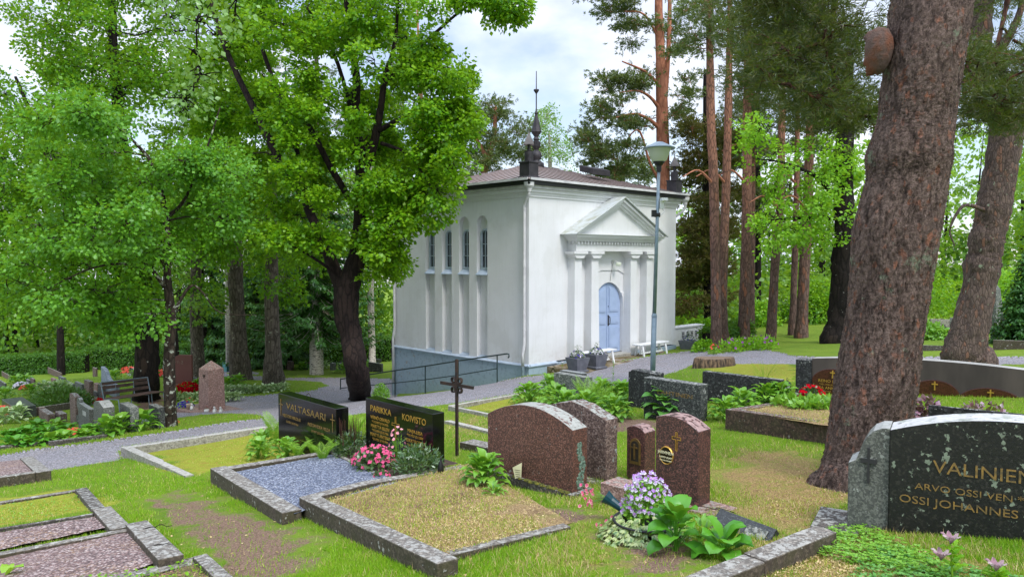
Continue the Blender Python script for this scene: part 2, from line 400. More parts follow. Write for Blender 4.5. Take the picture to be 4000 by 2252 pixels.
leafmat('blade_green', [(96, 150, 28), (126, 174, 38), (158, 194, 54)], .4, .02)
leafmat('blade_yellow', [(142, 162, 48), (170, 178, 64), (200, 194, 96), (222, 208, 140)], .3, .02)
leafmat('blade_straw', [(164, 134, 88), (204, 176, 124), (224, 202, 156), (130, 100, 68)], .2, .02)

def barkmat(name, c1, c2, c3, sc=(14, 14, 5), lich=0.0, lcol=(196, 204, 190), bst=1.0, crack=(26, 20, 18), hmix=None):
    q = N(name); v = q.obj(sc)
    w = q.mix(.30, v, q.noise(1.6, 4, vec=v, col=True))
    e = q.voro(1.0, 'DISTANCE_TO_EDGE', vec=w)
    cc = q.voro(1.0, 'F1', vec=w, out='Color'); sp = q.n('ShaderNodeSeparateColor'); q.t.links.new(cc, sp.inputs[0])
    col = q.ramp(sp.outputs[0], [(0, c1), (.5, c2), (.85, c2), (1, c3)])
    col = q.mix(q.ramp(q.noise(30, 5, .7), [(.4, 0), (.7, .5)]), col, c1)
    if hmix:
        z = q.n('ShaderNodeSeparateXYZ'); q.t.links.new(q.obj(), z.inputs[0])
        r = q.n('ShaderNodeMapRange'); q.put(r.inputs[0], q.math('ADD', z.outputs[2], q.math('MULTIPLY', q.noise(2, 3), 2.5))); r.inputs[1].default_value = hmix[0]; r.inputs[2].default_value = hmix[1]
        col = q.mix(r.outputs[0], col, q.mix(q.noise(9, 4), hmix[2], hmix[3]))
    ed = q.ramp(q.math('ADD', e, q.math('MULTIPLY', q.math('SUBTRACT', q.noise(18, 5, .7), .5), .25)), [(-0.0, .25), (.16, 1)])
    col = q.mix(ed, crack, col)
    if lich:
        l = q.noise(7, 6, .65)
        col = q.mix(q.ramp(l, [(.66 - lich * .2, 0), (.69 - lich * .2, 1)]), col, lcol)
    h = q.math('ADD', q.math('MULTIPLY', q.ramp(e, [(0, 0), (.2, .8), (.5, 1)]), .55), q.math('MULTIPLY', q.noise(22, 6, .75), .9))
    M[name] = q.bsdf(col, .92, nrm=q.bump(h, bst, .03), spec=.2)
barkmat('bark_pine_big', (84, 72, 68), (110, 94, 86), (132, 96, 78), (26, 26, 8), .1, (140, 150, 128), .8, crack=(62, 52, 48))
barkmat('bark_pine', (88, 72, 66), (116, 94, 86), (140, 92, 70), (18, 18, 5), 0, crack=(58, 46, 40), bst=.6, hmix=(3.5, 9.0, (164, 116, 92), (132, 94, 78)))
barkmat('bark_pine_red', (160, 108, 84), (178, 120, 94), (138, 92, 72), (9, 9, 3), 0, crack=(130, 82, 64), bst=.3)
barkmat('bark_bough', (70, 50, 42), (96, 66, 52), (120, 78, 58), (12, 12, 4), 0, bst=.5)
barkmat('bark_dark', (28, 24, 22), (40, 34, 30), (56, 46, 38), (10, 10, 2.2), .02, (150, 150, 140), 1.0, crack=(14, 12, 11))
barkmat('bark_maple', (38, 30, 28), (50, 40, 36), (64, 52, 42), (11, 11, 2.2), 0, bst=1.0, crack=(18, 15, 14))
barkmat('bark_lichen', (52, 44, 38), (70, 60, 50), (90, 80, 66), (12, 12, 4), .42, (160, 164, 150), .7)
barkmat('bark_grey', (90, 82, 72), (112, 102, 90), (76, 68, 58), (14, 14, 4), .2, (150, 150, 130), .9, crack=(52, 46, 40))
q = N('bark_birch'); s_ = q.ramp(q.noise(3, 5, .7, vec=q.obj((3, 3, 14))), [(.52, 0), (.58, 1)])
M['bark_birch'] = q.bsdf(q.mix(s_, q.mix(q.noise(6, 3), (206, 200, 190), (176, 168, 156)), (46, 42, 40)), .8)

# plaster
q = N('plaster'); n1 = q.noise(1.3, 6, .6); n2 = q.noise(7, 5, .7)
col = q.mix(q.ramp(n1, [(.35, 0), (.7, .6)]), (217, 218, 219), (204, 205, 205))
z = q.n('ShaderNodeSeparateXYZ'); q.t.links.new(q.obj(), z.inputs[0])
zr = q.n('ShaderNodeMapRange'); q.put(zr.inputs[0], z.outputs[2]); zr.inputs[1].default_value = .7; zr.inputs[2].default_value = -.1
stv = q.noise(5, 6, .65, vec=q.obj((2.2, 2.2, .16))); col = q.mix(q.ramp(stv, [(.52, 0), (.75, .35)]), col, (190, 190, 185)); pt_ = q.noise(.8, 4, .5); col = q.mix(q.ramp(pt_, [(.56, 0), (.60, .25)]), col, (196, 196, 192))
col = q.mix(q.math('MULTIPLY', zr.outputs[0], q.ramp(n2, [(.45, 0), (.75, .5)])), col, (176, 168, 156))
M['plaster'] = q.bsdf(col, .85, nrm=q.bump(q.math('ADD', q.noise(40, 5, .7), q.math('MULTIPLY', q.noise(2.2, 3), 1.0)), .3, .012), spec=.2)
q = N('plinth_paint')
pk = q.ramp(q.noise(5, 7, .65, vec=q.obj((1, 1, .8))), [(.60, 0), (.62, 1)])
z = q.n('ShaderNodeSeparateXYZ'); q.t.links.new(q.obj(), z.inputs[0])
yr = q.n('ShaderNodeMapRange'); q.put(yr.inputs[0], z.outputs[1]); yr.inputs[1].default_value = 3.6; yr.inputs[2].default_value = 5.6
col = q.mix(q.math('MULTIPLY', pk, yr.outputs[0]), q.mix(q.noise(2, 5), (142, 162, 178), (158, 176, 190)), (150, 146, 140))
col = q.mix(q.math('MULTIPLY', q.ramp(q.noise(9, 5), [(.5, 0), (.7, .6)]), 1.0), col, (120, 134, 144))
M['plinth_paint'] = q.bsdf(col, .75, nrm=q.bump(q.noise(30, 5, .7), .4, .01))
# roof sheet
q = N('roof_sheet'); n1 = q.noise(2.5, 5, .6)
M['roof_sheet'] = q.bsdf(q.mix(q.ramp(n1, [(.35, 0), (.65, 1)]), (178, 170, 168), (188, 170, 162)), .36, .35, nrm=q.bump(q.noise(6, 3), .1, .02))
q = N('zinc'); M['zinc'] = q.bsdf(q.mix(q.ramp(q.noise(3, 6, .65), [(.45, 0), (.7, 1)]), (196, 202, 202), (158, 160, 138)), .5, .1)
q = N('window_glass'); M['window_glass'] = q.bsdf(q.mix(q.noise(5, 3, vec=q.obj((1, 8, 1))), (20, 26, 26), (44, 52, 50)), .08, 0, spec=.7)
# gravels
def gravel(name, cols, sc=55, bmp=1.0, straw=0.0, fine=(1, 1, 1)):
    q = N(name); c = q.voro(sc, out='Color'); sp = q.n('ShaderNodeSeparateColor'); q.t.links.new(c, sp.inputs[0])
    st = [(i / (len(cols) - 1), k) for i, k in enumerate(cols)]
    col = q.ramp(sp.outputs[0], st)
    d = q.voro(sc)
    col = q.mix(q.ramp(d, [(.3, 0), (.75, .75)]), col, (46, 44, 46))
    col = q.mix(q.ramp(q.noise(.9, 5, .6), [(.4, 0), (.7, .35)]), col, st[0][1])
    if straw:
        s1 = q.ramp(q.noise(24, 4, .6, vec=q.obj((1, 3, 1)), dist=1.5), [(.62 - straw * .1, 0), (.66 - straw * .1, 1)])
        col = q.mix(q.math('MULTIPLY', s1, q.ramp(q.noise(2.5, 4), [(.45, 0), (.6, 1)])), col, (170, 136, 96))
    M[name] = q.bsdf(col, .9, nrm=q.bump(q.ramp(d, [(0, 1), (.8, 0)]), bmp, .015), spec=.3)
gravel('gravel_path', [(134, 130, 136), (160, 158, 166), (184, 182, 190), (150, 146, 152), (204, 202, 206)], 38, straw=.25)
gravel('gravel_blue', [(96, 106, 128), (134, 146, 170), (70, 76, 92), (166, 176, 198), (216, 222, 232), (110, 120, 144)], 60)
gravel('gravel_pink', [(130, 108, 104), (164, 138, 134), (100, 80, 78), (188, 166, 162), (214, 198, 194), (136, 104, 96)], 50, straw=.5)
# ------------------------------------------------------------------ terrain with paths
def vnoise(x, y, s=1.0, seed=0):
    x = x * s + seed * 3.1; y = y * s - seed * 1.7
    return (np.sin(x * 1.3 + 2 * np.sin(y * .9 + 1)) + np.sin(y * 1.7 + 1.5 * np.sin(x * 1.1 + 2)) + .5 * np.sin(3.1 * x + 2.3 * y) + .5 * np.sin(-2.7 * x + 3.9 * y + 1)) / 3.0
def inpoly(X, Y, poly):
    r = np.zeros(X.shape, bool); n = len(poly)
    for i in range(n):
        x0, y0 = poly[i]; x1, y1 = poly[(i + 1) % n]
        if y0 == y1: continue
        r ^= ((y0 > Y) != (y1 > Y)) & (X < (x1 - x0) * (Y - y0) / (y1 - y0) + x0)
    return r
def gpoly(pts):
    q = Gv(np.array([p[0] for p in pts], float), np.array([p[1] for p in pts], float)); return [(a, b) for a, b, _ in q]
main_path = gpoly([(-900, 1830), (0, 1774), (116, 1754), (466, 1711), (776, 1665), (1000, 1634), (1130, 1612), (1300, 1590), (1352, 1578), (1440, 1574), (1500, 1562)]) + \
    [(-4.6, 25.6), (-2.2, 23.6), (-.6, 22.2), (.2, 21.3), (1.0, 21.0), (1.2, 21.28), (2.63, 22.67), (4.07, 24.06), (5.5, 25.45), (7.2, 27.05)] + \
    gpoly([(2760, 1384), (2815, 1379), (2900, 1364), (2981, 1362), (3057, 1376), (3115, 1390), (3270, 1393), (3600, 1392), (4000, 1391), (5200, 1391),
           (5200, 1420), (4000, 1421), (3111, 1421), (2900, 1421), (2830, 1410), (2699, 1424), (2594, 1463), (2454, 1500), (2300, 1512), (2130, 1524), (2006, 1537), (1750, 1578),
           (1600, 1590), (1367, 1620), (1200, 1642), (1030, 1664), (470, 1745), (472, 1795), (330, 1815), (200, 1836), (0, 1850), (-900, 1960)])
side_path = gpoly([(1520, 1560), (1380, 1588), (1230, 1604), (1110, 1620), (1060, 1632), (980, 1614), (870, 1612), (780, 1618), (690, 1632), (560, 1655), (420, 1650), (640, 1602), (820, 1570), (900, 1548), (1000, 1545),
                   (1120, 1536), (1230, 1520), (1284, 1503), (1255, 1490), (1160, 1484), (1000, 1484), (867, 1478), (500, 1466), (500, 1455), (867, 1455), (980, 1466), (1100, 1474), (1350, 1474), (1530, 1478), (1560, 1500)])
far_path = gpoly([(820, 1452), (1010, 1462), (1010, 1452), (700, 1438), (400, 1420)])
dry_polys = [gpoly(p) for p in ([(2780, 1760), (3050, 1740), (3500, 1850), (3300, 2060), (2950, 2120), (2800, 2000), (2790, 1900)], [(2300, 1880), (2480, 1850), (2500, 2300), (2100, 2300), (2250, 2100)],
                                [(1740, 1600), (1910, 1640), (1900, 1740), (1740, 1700)], [(3200, 2060), (4300, 2300), (4300, 2900), (2700, 2600), (2850, 2250)])]
moss_polys = [gpoly(p) for p in ([(490, 1750), (1060, 1664), (1420, 1690), (1300, 1770), (830, 1840), (720, 1860)], [(2594, 1463), (2830, 1415), (3111, 1424), (3111, 1500), (2740, 1440)],
                                 [(-200, 1960), (340, 1905), (420, 1985), (-200, 2090)], [(1240, 1600), (1400, 1560), (1480, 1570), (1420, 1600)], [(1760, 1590), (2006, 1545), (2060, 1600), (1920, 1618)])]
soil_polys = [gpoly(p) for p in ([(600, 1930), (760, 1930), (900, 2010), (1060, 2070), (1230, 2140), (1200, 2252), (900, 2240), (850, 2120), (700, 2030)], [(2430, 2020), (2600, 2060), (2780, 2200), (2600, 2280), (2350, 2200)],
                                 [(2000, 1960), (2260, 1990), (2280, 2060), (2080, 2050)], [(2280, 1610), (2700, 1650), (2400, 1690), (2260, 1660)], [(540, 1540), (640, 1540), (660, 1620), (500, 1610)])]
ys = np.concatenate([np.geomspace(3.2, 150, 900) - 9.0 + 5.8]); ys = ys[ys < 128]
ys = np.concatenate([np.linspace(-7, ys[0] - .3, 10), ys])
aa = np.concatenate([np.linspace(-1.9, -.75, 60)[:-1], np.linspace(-.75, .75, 900), np.linspace(.75, 1.9, 60)[1:]])
AX, YY = np.meshgrid(aa, ys); XX = AX * (YY + 7.5) * 1.0
TZ = gz(XX, YY)
TZ = TZ + .012 * vnoise(XX, YY, 2.2) * (np.abs(XX) < 40)
XP = XX + .05 * vnoise(XX, YY, 5, 1) + .03 * vnoise(XX, YY, 17, 2); YP = YY + .06 * vnoise(XX, YY, 5, 3) + .03 * vnoise(XX, YY, 15, 4)
def soft(polys, amp=.35):
    m = np.zeros(XX.shape)
    for p in polys:
        for k in range(6):
            t = 2 * pi * k / 6
            m += inpoly(XX + amp * cos(t) + .25 * vnoise(XX, YY, 3, 5), YY + amp * sin(t) + .25 * vnoise(XX, YY, 3, 8), p) / 6.0
    return np.clip(m, 0, 1)
pm = inpoly(XP, YP, main_path) | inpoly(XP, YP, side_path) | inpoly(XP, YP, far_path)
dry = soft(dry_polys); moss = soft(moss_polys, .1); soil = soft(soil_polys, .2)
TZ = TZ - .035 * pm
nr_, nc_ = XX.shape
V = np.stack([XX, YY, TZ], -1).reshape(-1, 3)
idx = np.arange(nr_ * nc_).reshape(nr_, nc_)
Q = np.stack([idx[:-1, :-1], idx[:-1, 1:], idx[1:, 1:], idx[1:, :-1]], -1).reshape(-1, 4)
fp = (pm[:-1, :-1].astype(int) + pm[1:, :-1] + pm[:-1, 1:] + pm[1:, 1:]).reshape(-1) >= 2
q = N('lawn')
n1 = q.noise(1.1, 6, .6); n2 = q.noise(9, 5, .7); n3 = q.noise(60, 4, .7)
g = q.mix(q.ramp(n1, [(.3, 0), (.7, 1)]), (86, 122, 30), (118, 148, 42))
g = q.mix(q.ramp(n2, [(.35, 0), (.7, .7)]), g, (128, 134, 56))
g = q.mix(q.ramp(q.noise(.35, 4), [(.45, 0), (.7, .4)]), g, (70, 106, 32))
ds = q.mix(q.ramp(n3, [(.35, 0), (.65, 1)]), (104, 82, 56), (184, 156, 106)); ds = q.mix(q.ramp(n2, [(.45, 0), (.6, .6)]), ds, (128, 132, 60))
ms = q.mix(q.ramp(n3, [(.3, 0), (.7, 1)]), (118, 132, 40), (170, 172, 64)); ms = q.mix(q.ramp(n2, [(.5, 0), (.65, .7)]), ms, (150, 116, 58))
so = q.mix(q.ramp(n3, [(.35, 0), (.65, 1)]), (92, 74, 62), (156, 130, 110))
def msk(nm, lo=.3, hi=.62): return q.ramp(q.math('ADD', q.math('MULTIPLY', q.attr(nm), .75), q.math('MULTIPLY', q.math('SUBTRACT', n2, .5), .8)), [(lo, 0), (hi, 1)])
g = q.mix(msk('moss'), g, ms); g = q.mix(msk('dry'), g, ds); g = q.mix(msk('soil', .28, .52), g, so)
M['lawn'] = q.bsdf(g, .95, nrm=q.bump(q.math('ADD', n3, q.math('MULTIPLY', n2, 1.5)), .8, .03), spec=.15)
for nm, sel, mt in (('ground', ~fp, M['lawn']), ('path', fp, M['gravel_path'])):
    Qs = Q[sel]; u, inv = np.unique(Qs, return_inverse=True)
    o = mesh_np(nm, V[u], inv.reshape(-1, 4), mt, smooth=True); tag(o, kind='structure')
    for an, ar in (('dry', dry), ('moss', moss), ('soil', soil)):
        at = o.data.attributes.new(an, 'FLOAT', 'POINT'); at.data.foreach_set('value', ar.reshape(-1)[u].astype(np.float32))
del V, Q
XXg, YYg, PMg, DRYg, MOSSg, SOILg = AX, ys, pm, dry, moss, soil
def tmask(arr, X, Y):
    a = X / (Y + 7.5); j = np.clip(np.searchsorted(ys, Y), 0, len(ys) - 1); i = np.clip(np.searchsorted(aa, a), 0, len(aa) - 1)
    return arr[j, i]

# ------------------------------------------------------------------ chapel
CA = radians(46); CX, CY, CZ = 0.5, 22.0, -3.20
U = Vector((sin(CA), cos(CA), 0)); W = Vector((-cos(CA), sin(CA), 0))
chap = empty('chapel', (CX, CY, CZ), pi / 2 - CA, 'white plastered chapel with pedimented doorway, low hipped roof and slender roof spire', 'chapel')
LX, LY, HT = 7.67, 6.85, 5.22
def cl(x, y, z=0.0):    # chapel local -> world
    return Vector((CX, CY, CZ + z)) + U * x + W * y
PL = M['plaster']
wall = MB().box(0, 0, 0, LX, LY, HT).build('wall', PL, chap)
nic = [4.755, 3.85, 2.965, 2.085]
def arch(y0, y1, z0, zt, n=12):
    r = (y1 - y0) / 2; c = (y0 + y1) / 2
    return [(y0, z0), (y1, z0)] + [(c + r * cos(pi * k / n), zt - r + r * sin(pi * k / n)) for k in range(n + 1)]
cut = []
for c in nic:
    cut.append(MB().prism(arch(c - .25, c + .25, -.2, 4.5), -.5, .16, 'x').build('cutter', PL, chap))
    cut.append(MB().prism(arch(c - .2, c + .2, 2.80, 4.10), -.5, .5, 'x').build('cutter', PL, chap))
DT = 3.82
cut.append(MB().prism(arch(DT - .73, DT + .73, -.3, 2.36), -.5, .2).build('cutter', PL, chap))
cut.append(MB().prism([(DT - .86, 2.0), (DT + .86, 2.0), (DT + .86, 2.6), (DT + .45, 2.76), (DT - .45, 2.76), (DT - .86, 2.6)], -.5, .035).build('cutter', PL, chap))
for c in cut:
    md = wall.modifiers.new('b', 'BOOLEAN'); md.operation = 'DIFFERENCE'; md.object = c; md.solver = 'EXACT'
bpy.context.view_layer.update()
nm = bpy.data.meshes.new_from_object(wall.evaluated_get(bpy.context.evaluated_depsgraph_get()))
wall.modifiers.clear(); wall.data = nm
for c in cut: bpy.data.objects.remove(c)
bm = bmesh.new(); bm.from_mesh(nm); bmesh.ops.recalc_face_normals(bm, faces=bm.faces); bm.to_mesh(nm); bm.free()
# plinth, slightly proud, with a sheet metal ledge
MB().box(-.04, -.04, -2.4, LX + .04, LY + .04, -.05).build('plinth', M['plinth_paint'], chap)
lg = MB().prism([(-.08, -.07), (-.08, -.045), (.0, .0), (.0, -.05)], -.09, LY + .08).build('plinth_ledge', M['sill_metal'], chap)
MB().prism([(-.082, -.07), (-.082, -.045), (.0, .0), (.0, -.05)], -.083, 1.2, 'x').build('plinth_ledge', M['sill_metal'], chap)
for c in nic:
    MB().prism([(-.01, .005), (-.01, .012), (.16, .07), (.16, .0)], c - .25, c + .25).build('niche_ledge', M['sill_metal'], chap)
    wdw = MB(); z0, z1 = 2.82, 4.08; r = .17
    prof = arch(c - .195, c + .195, z0 - .02, z1 + .015); inn = arch(c - .15, c + .15, z0 + .05, z1 - .03)
    n = len(prof); v = [(.11, a, b) for a, b in prof] + [(.11, a, b) for a, b in inn] + [(.2, a, b) for a, b in prof] + [(.2, a, b) for a, b in inn]
    f = []
    for i in range(n):
        j = (i + 1) % n; f += [(i, j, n + j, n + i), (n + i, n + j, 3 * n + j, 3 * n + i), (2 * n + i, 3 * n + i, 3 * n + j, 2 * n + j), (i, 2 * n + i, 2 * n + j, j)]
    wdw.add(v, f)
    win = wdw.build('window', M['window_paint'], chap)
    MB().box(.18, c - .16, z0, .19, c + .16, z1 - .02).build('pane', M['window_glass'], win)
    MB().box(.13, c - .011, z0 + .05, .17, c + .011, z1 - .04).box(.13, c - .15, 3.23, .168, c + .15, 3.25).box(.13, c - .15, 3.60, .168, c + .15, 3.62).build('glazing_bar', M['window_paint'], win)
    MB().prism([(-.05, 2.62), (-.05, 2.645), (.13, 2.80), (.13, 2.76)], c - .262, c + .262).build('sill', M['sill_metal'], win)
# cornice mouldings under the eaves
def ringm(z0, z1, o):
    return MB().box(-o, -o, z0, LX + o, LY + o, z1)
ringm(4.98, 5.05, .035).build('cornice', PL, chap)
ringm(5.05, 5.12, .06).build('cornice', PL, chap)
ringm(5.12, 5.22, .12).build('cornice', PL, chap)
ringm(5.222, 5.31, .20).build('soffit', M['gutter_white'], chap)
o_ = .30
ringm(5.312, 5.45, o_).build('fascia', M['fascia_black'], chap, bevel=.01)
ex = .36; zr0, zr1 = 5.47, 6.50; ax, ay = LX / 2, LY / 2
ro = MB().add([(-ex, -ex, 5.452), (LX + ex, -ex, 5.452), (LX + ex, LY + ex, 5.452), (-ex, LY + ex, 5.452), (-ex, -ex, zr0), (LX + ex, -ex, zr0), (LX + ex, LY + ex, zr0), (-ex, LY + ex, zr0),
               (ax - .4, ay, zr1), (ax + .4, ay, zr1)],
              [(3, 2, 1, 0), (0, 1, 5, 4), (1, 2, 6, 5), (2, 3, 7, 6), (3, 0, 4, 7), (4, 5, 9, 8), (5, 6, 9), (6, 7, 8, 9), (7, 4, 8)])
roof = ro.build('roof', M['roof_sheet'], chap)
simple('seam', (110, 96, 92), .5, .2)
sm = MB()
for k in range(1, 19):
    t = -ex + (LX + 2 * ex) * k / 19
    u = min(1, (t + ex) / (ax - .4 + ex), (LX + ex - t) / (LX + ex - ax - .4)); h = zr0 + (zr1 - zr0) * u
    for s in (0, 1):
        ya = -ex if s == 0 else LY + ex; yb = ya + (ay - ya) * u
        sm.add([(t - .02, ya, zr0), (t + .02, ya, zr0), (t + .02, yb, h), (t - .02, yb, h), (t - .02, ya, zr0 + .03), (t + .02, ya, zr0 + .03), (t + .02, yb, h + .03), (t - .02, yb, h + .03)],
               [(4, 5, 6, 7), (0, 4, 7, 3), (1, 2, 6, 5), (0, 1, 5, 4)])
for k in range(1, 17):
    t = -ex + (LY + 2 * ex) * k / 17
    u = min((t + ex) / (ay + ex), (LY + ex - t) / (LY + ex - ay)); h = zr0 + (zr1 - zr0) * u
    for s in (0, 1):
        xa = -ex if s == 0 else LX + ex; xb = xa + ((ax - .4 if s == 0 else ax + .4) - xa) * u
        sm.add([(xa, t - .02, zr0), (xa, t + .02, zr0), (xb, t + .02, h), (xb, t - .02, h), (xa, t - .02, zr0 + .03), (xa, t + .02, zr0 + .03), (xb, t + .02, h + .03), (xb, t - .02, h + .03)],
               [(4, 5, 6, 7), (0, 4, 7, 3), (1, 2, 6, 5), (0, 1, 5, 4)])
sm.build('standing_seam', M['seam'], roof)
MB().box(-.30, -.38, 5.43, LX + .3, -.345, 5.50).box(-.38, -.30, 5.43, -.345, LY + .3, 5.50).build('eaves_flashing', M['gutter_white'], roof)
# roof hatch on the front slope
hz = zr0 + (zr1 - zr0) * .62
MB().add([(4.0, .9, hz - .1), (4.95, .9, hz - .1), (4.95, 1.5, hz + .05), (4.0, 1.5, hz + .05), (4.0, .9, hz + .10), (4.95, .9, hz + .10), (4.95, 1.5, hz + .26), (4.0, 1.5, hz + .26)],
         [(3, 2, 1, 0), (4, 5, 6, 7), (0, 1, 5, 4), (1, 2, 6, 5), (2, 3, 7, 6), (3, 0, 4, 7)]).build('roof_hatch', M['dark_metal'], roof, bevel=.01)
simple('turret_cap', (104, 100, 98), .6, .2, (84, 80, 80), 6)
# corner turrets
for (tx, ty) in ((.05, .05), (LX - .05, .05), (.05, LY - .05), (LX - .05, LY - .05)):
    tu = MB().box(tx - .2, ty - .2, 5.50, tx + .2, ty + .2, 5.98).box(tx - .225, ty - .225, 5.96, tx + .225, ty + .225, 6.0).box(tx - .26, ty - .26, 5.47, tx + .26, ty + .26, 5.58, .05).build('corner_turret', M['dark_metal'], chap, bevel=.006)
    MB().lathe([(.13, 6.0), (.13, 6.30), (.14, 6.31)], 20, (tx, ty, 0)).build('drum', M['dark_metal'], tu)
    MB().lathe([(.05, 6.31), (.05, 6.5), (.11, 6.54)], 10, (tx, ty, 0)).build('neck', M['dark_metal'], tu)
    MB().lathe([(.21, 6.50), (.20, 6.53), (.02, 6.86), (.012, 7.0)], 4, (tx, ty, 0)).build('cap', M['turret_cap'], tu)
# central spire
sp = MB().lathe([(.30, 6.38), (.28, 6.6), (.12, 6.68), (.17, 6.75), (.21, 6.86), (.17, 6.98), (.10, 7.04), (.07, 7.08)], 20, (ax, ay, 0)).build('spire', M['dark_metal'], chap, smooth=True)
MB().lathe([(.06, 7.06), (.15, 7.2), (.16, 7.36), (.08, 7.40), (.11, 7.46), (.08, 7.53), (.05, 7.56)], 14, (ax, ay, 0)).build('collar', M['dark_metal'], sp)
MB().lathe([(.06, 7.53), (.19, 7.72), (.18, 7.75), (.06, 8.28), (.05, 8.34)], 8, (ax, ay, 0)).build('spindle', M['dark_metal'], sp)
MB().lathe([(.03, 8.32), (.065, 8.37), (.065, 8.40), (.03, 8.46), (.022, 8.6), (.022, 9.08), (.03, 9.1), (.10, 9.2), (.10, 9.24), (.02, 9.25), (.015, 9.9)], 12, (ax, ay, 0)).build('finial', M['dark_metal'], sp, smooth=True)
# portico
x0, x1 = 1.72, 5.88; pc = .32
for (cx, w) in ((1.90, .42), (2.71, .42), (4.75, .42), (5.66, .42)):
    h0, h1 = -.12, 3.20; b = w / 2; t = .165
    col = MB().add([(cx - b, -pc, h0), (cx + b, -pc, h0), (cx + b, .05, h0), (cx - b, .05, h0), (cx - t, -pc + .03, h1), (cx + t, -pc + .03, h1), (cx + t, .05, h1), (cx - t, .05, h1)],
                   [(3, 2, 1, 0), (4, 5, 6, 7), (0, 1, 5, 4), (1, 2, 6, 5), (2, 3, 7, 6), (3, 0, 4, 7)]).build('column', PL, chap, bevel=.012)
    MB().prism([(cx - t, 3.16), (cx + t, 3.16), (cx + .30, 3.29), (cx - .30, 3.29)], -pc - .05, .03).box(cx - .33, -pc - .09, 3.292, cx + .33, .03, 3.375).build('capital', PL, col)
en = MB().box(x0, -.36, 3.378, x1, .02, 3.60).build('entablature', PL, chap, bevel=.006)
dn = MB()
k = x0 + .02
while k < x1 - .06:
    dn.box(k, -.42, 3.602, k + .075, -.34, 3.685); k += .15
for yy in (-.30, -.15): dn.box(x0 - .06, yy, 3.602, x0 + .02, yy + .075, 3.685)
dn.build('dentil_row', PL, en)
for i, (a, b, o) in enumerate(((3.60, 3.69, .0), (3.69, 3.75, .10), (3.75, 3.81, .15), (3.81, 3.885, .22))):
    MB().box(x0 - o, -.34 - o - .02, a + .001, x1 + o, .02, b).build('moulding', PL, en)
MB().box(x0 - .27, -.64, 3.887, x1 + .27, .02, 3.905).build('flashing', M['zinc'], en)
px0, px1, pxm, pz, pa = x0 - .25, x1 + .25, 3.80, 3.91, 5.12
ped = MB().prism([(px0 + .25, pz), (px1 - .25, pz), (pxm, pa - .14)], -.34, .02).build('pediment', PL, chap)
for o, yy in ((0.0, -.58), (.10, -.50), (.18, -.43)):
    t = .085
    sl_ = (pa - pz) / (pxm - px0)
    a, b = px0 + o * 1.25, px1 - o * 1.25; zt = pa - .03 - o * .95
    MB().prism([(a, pz + .002), (a + t * 1.6, pz + .002), (pxm, zt - t), (b - t * 1.6, pz + .002), (b, pz + .002), (pxm, zt)], yy, -.3).build('raking_moulding', PL, ped)
rt = MB()
for s in (-1, 1):
    a = px0 - .12 if s < 0 else px1 + .12
    za = pz - .03
    rt.add([(a, -.66, za), (pxm, -.66, pa), (pxm, .02, pa), (a, .02, za), (a, -.66, za + .025), (pxm, -.66, pa + .03), (pxm, .02, pa + .03), (a, .02, za + .025)],
           [(3, 2, 1, 0), (4, 5, 6, 7), (0, 1, 5, 4), (1, 2, 6, 5), (2, 3, 7, 6), (3, 0, 4, 7)])
rt.build('pediment_roof', M['zinc'], ped)
# doors
BD = M['blue_door']
def leaf(sx):
    # one half of the arched double door; sx=-1 left, +1 right
    r = .715; n = 10
    pts = [(DT + sx * .01, 0.0), (DT + sx * r, 0.0)] + [(DT + sx * r * cos(pi / 2 * k / n), 2.34 - r + r * sin(pi / 2 * k / n)) for k in range(n + 1)] + [(DT + sx * .01, 2.34)]
    if sx < 0: pts = pts[::-1]
    lf = MB().prism(pts, .12, .18).build('door_leaf', BD, chap)
    m = MB()
    for z0, z1 in ((.12, .86), (.96, 1.24),):
        a, b = sorted((DT + sx * .10, DT + sx * .60)); m.box(a, .098, z0, b, .119, z1).box(a + .04, .088, z0 + .04, b - .04, .097, z1 - .04)
    rr = .60
    pts = [(DT + sx * .10, 1.36), (DT + sx * rr, 1.36)] + [(DT + sx * max(.10, rr * cos(pi / 2 * k / n)), 2.34 - r + rr * sin(pi / 2 * k / n)) for k in range(n)] + [(DT + sx * .10, 2.34 - r + rr)]
    if sx < 0: pts = pts[::-1]
    m.prism(pts, .10, .119); m.prism([(DT + (p[0] - DT) * .8 + sx * .035, 1.72 + (p[1] - 1.72) * .88) for p in pts], .088, .099)
    m.build('panel', BD, lf)
    return lf
leaf(-1); rl = leaf(1)
MB().tube([(DT + .07, .10, .93), (DT + .07, .04, .97), (DT + .07, .03, 1.08), (DT + .07, .04, 1.19), (DT + .07, .10, 1.23)], .014, 8).box(DT + .045, .105, .90, DT + .095, .117, 1.26).build('handle', M['dark_metal'], rl)
MB().lathe([(.018, 0), (.018, .01)], 10, (0, 0, 0)).build('keyhole', M['dark_metal'], rl).matrix_local = Matrix.Translation((DT + .07, .117, 1.55)) @ Matrix.Rotation(pi / 2, 4, 'X')
MB().box(DT - .012, .10, .02, DT + .012, .125, 2.34).build('cover_strip', BD, rl)
MB().box(DT - .73, -.35, -.16, DT + .73, .15, -.02).build('threshold', M['curb_pale'], chap, bevel=.01)
wl = MB().tube([(3.95, 0, 3.04), (3.95, -.12, 3.06), (3.98, -.2, 3.02)], .018, 8).box(3.90, -.03, 2.97, 4.0, -.001, 3.1).build('wall_lamp', M['white_stone'], chap)
MB().lathe([(.04, .05), (.085, .02), (.09, -.03), (.06, -.08), (.02, -.09)], 14, (4.0, -.22, 2.98)).build('lamp_shade', M['lamp_glass'], wl, smooth=True)
MB().tube([(3.93, -.012, 2.97), (3.92, -.012, 2.8), (3.84, -.02, 2.55), (3.82, -.02, 2.4)], .007, 5).build('cable', M['dark_metal'], wl)
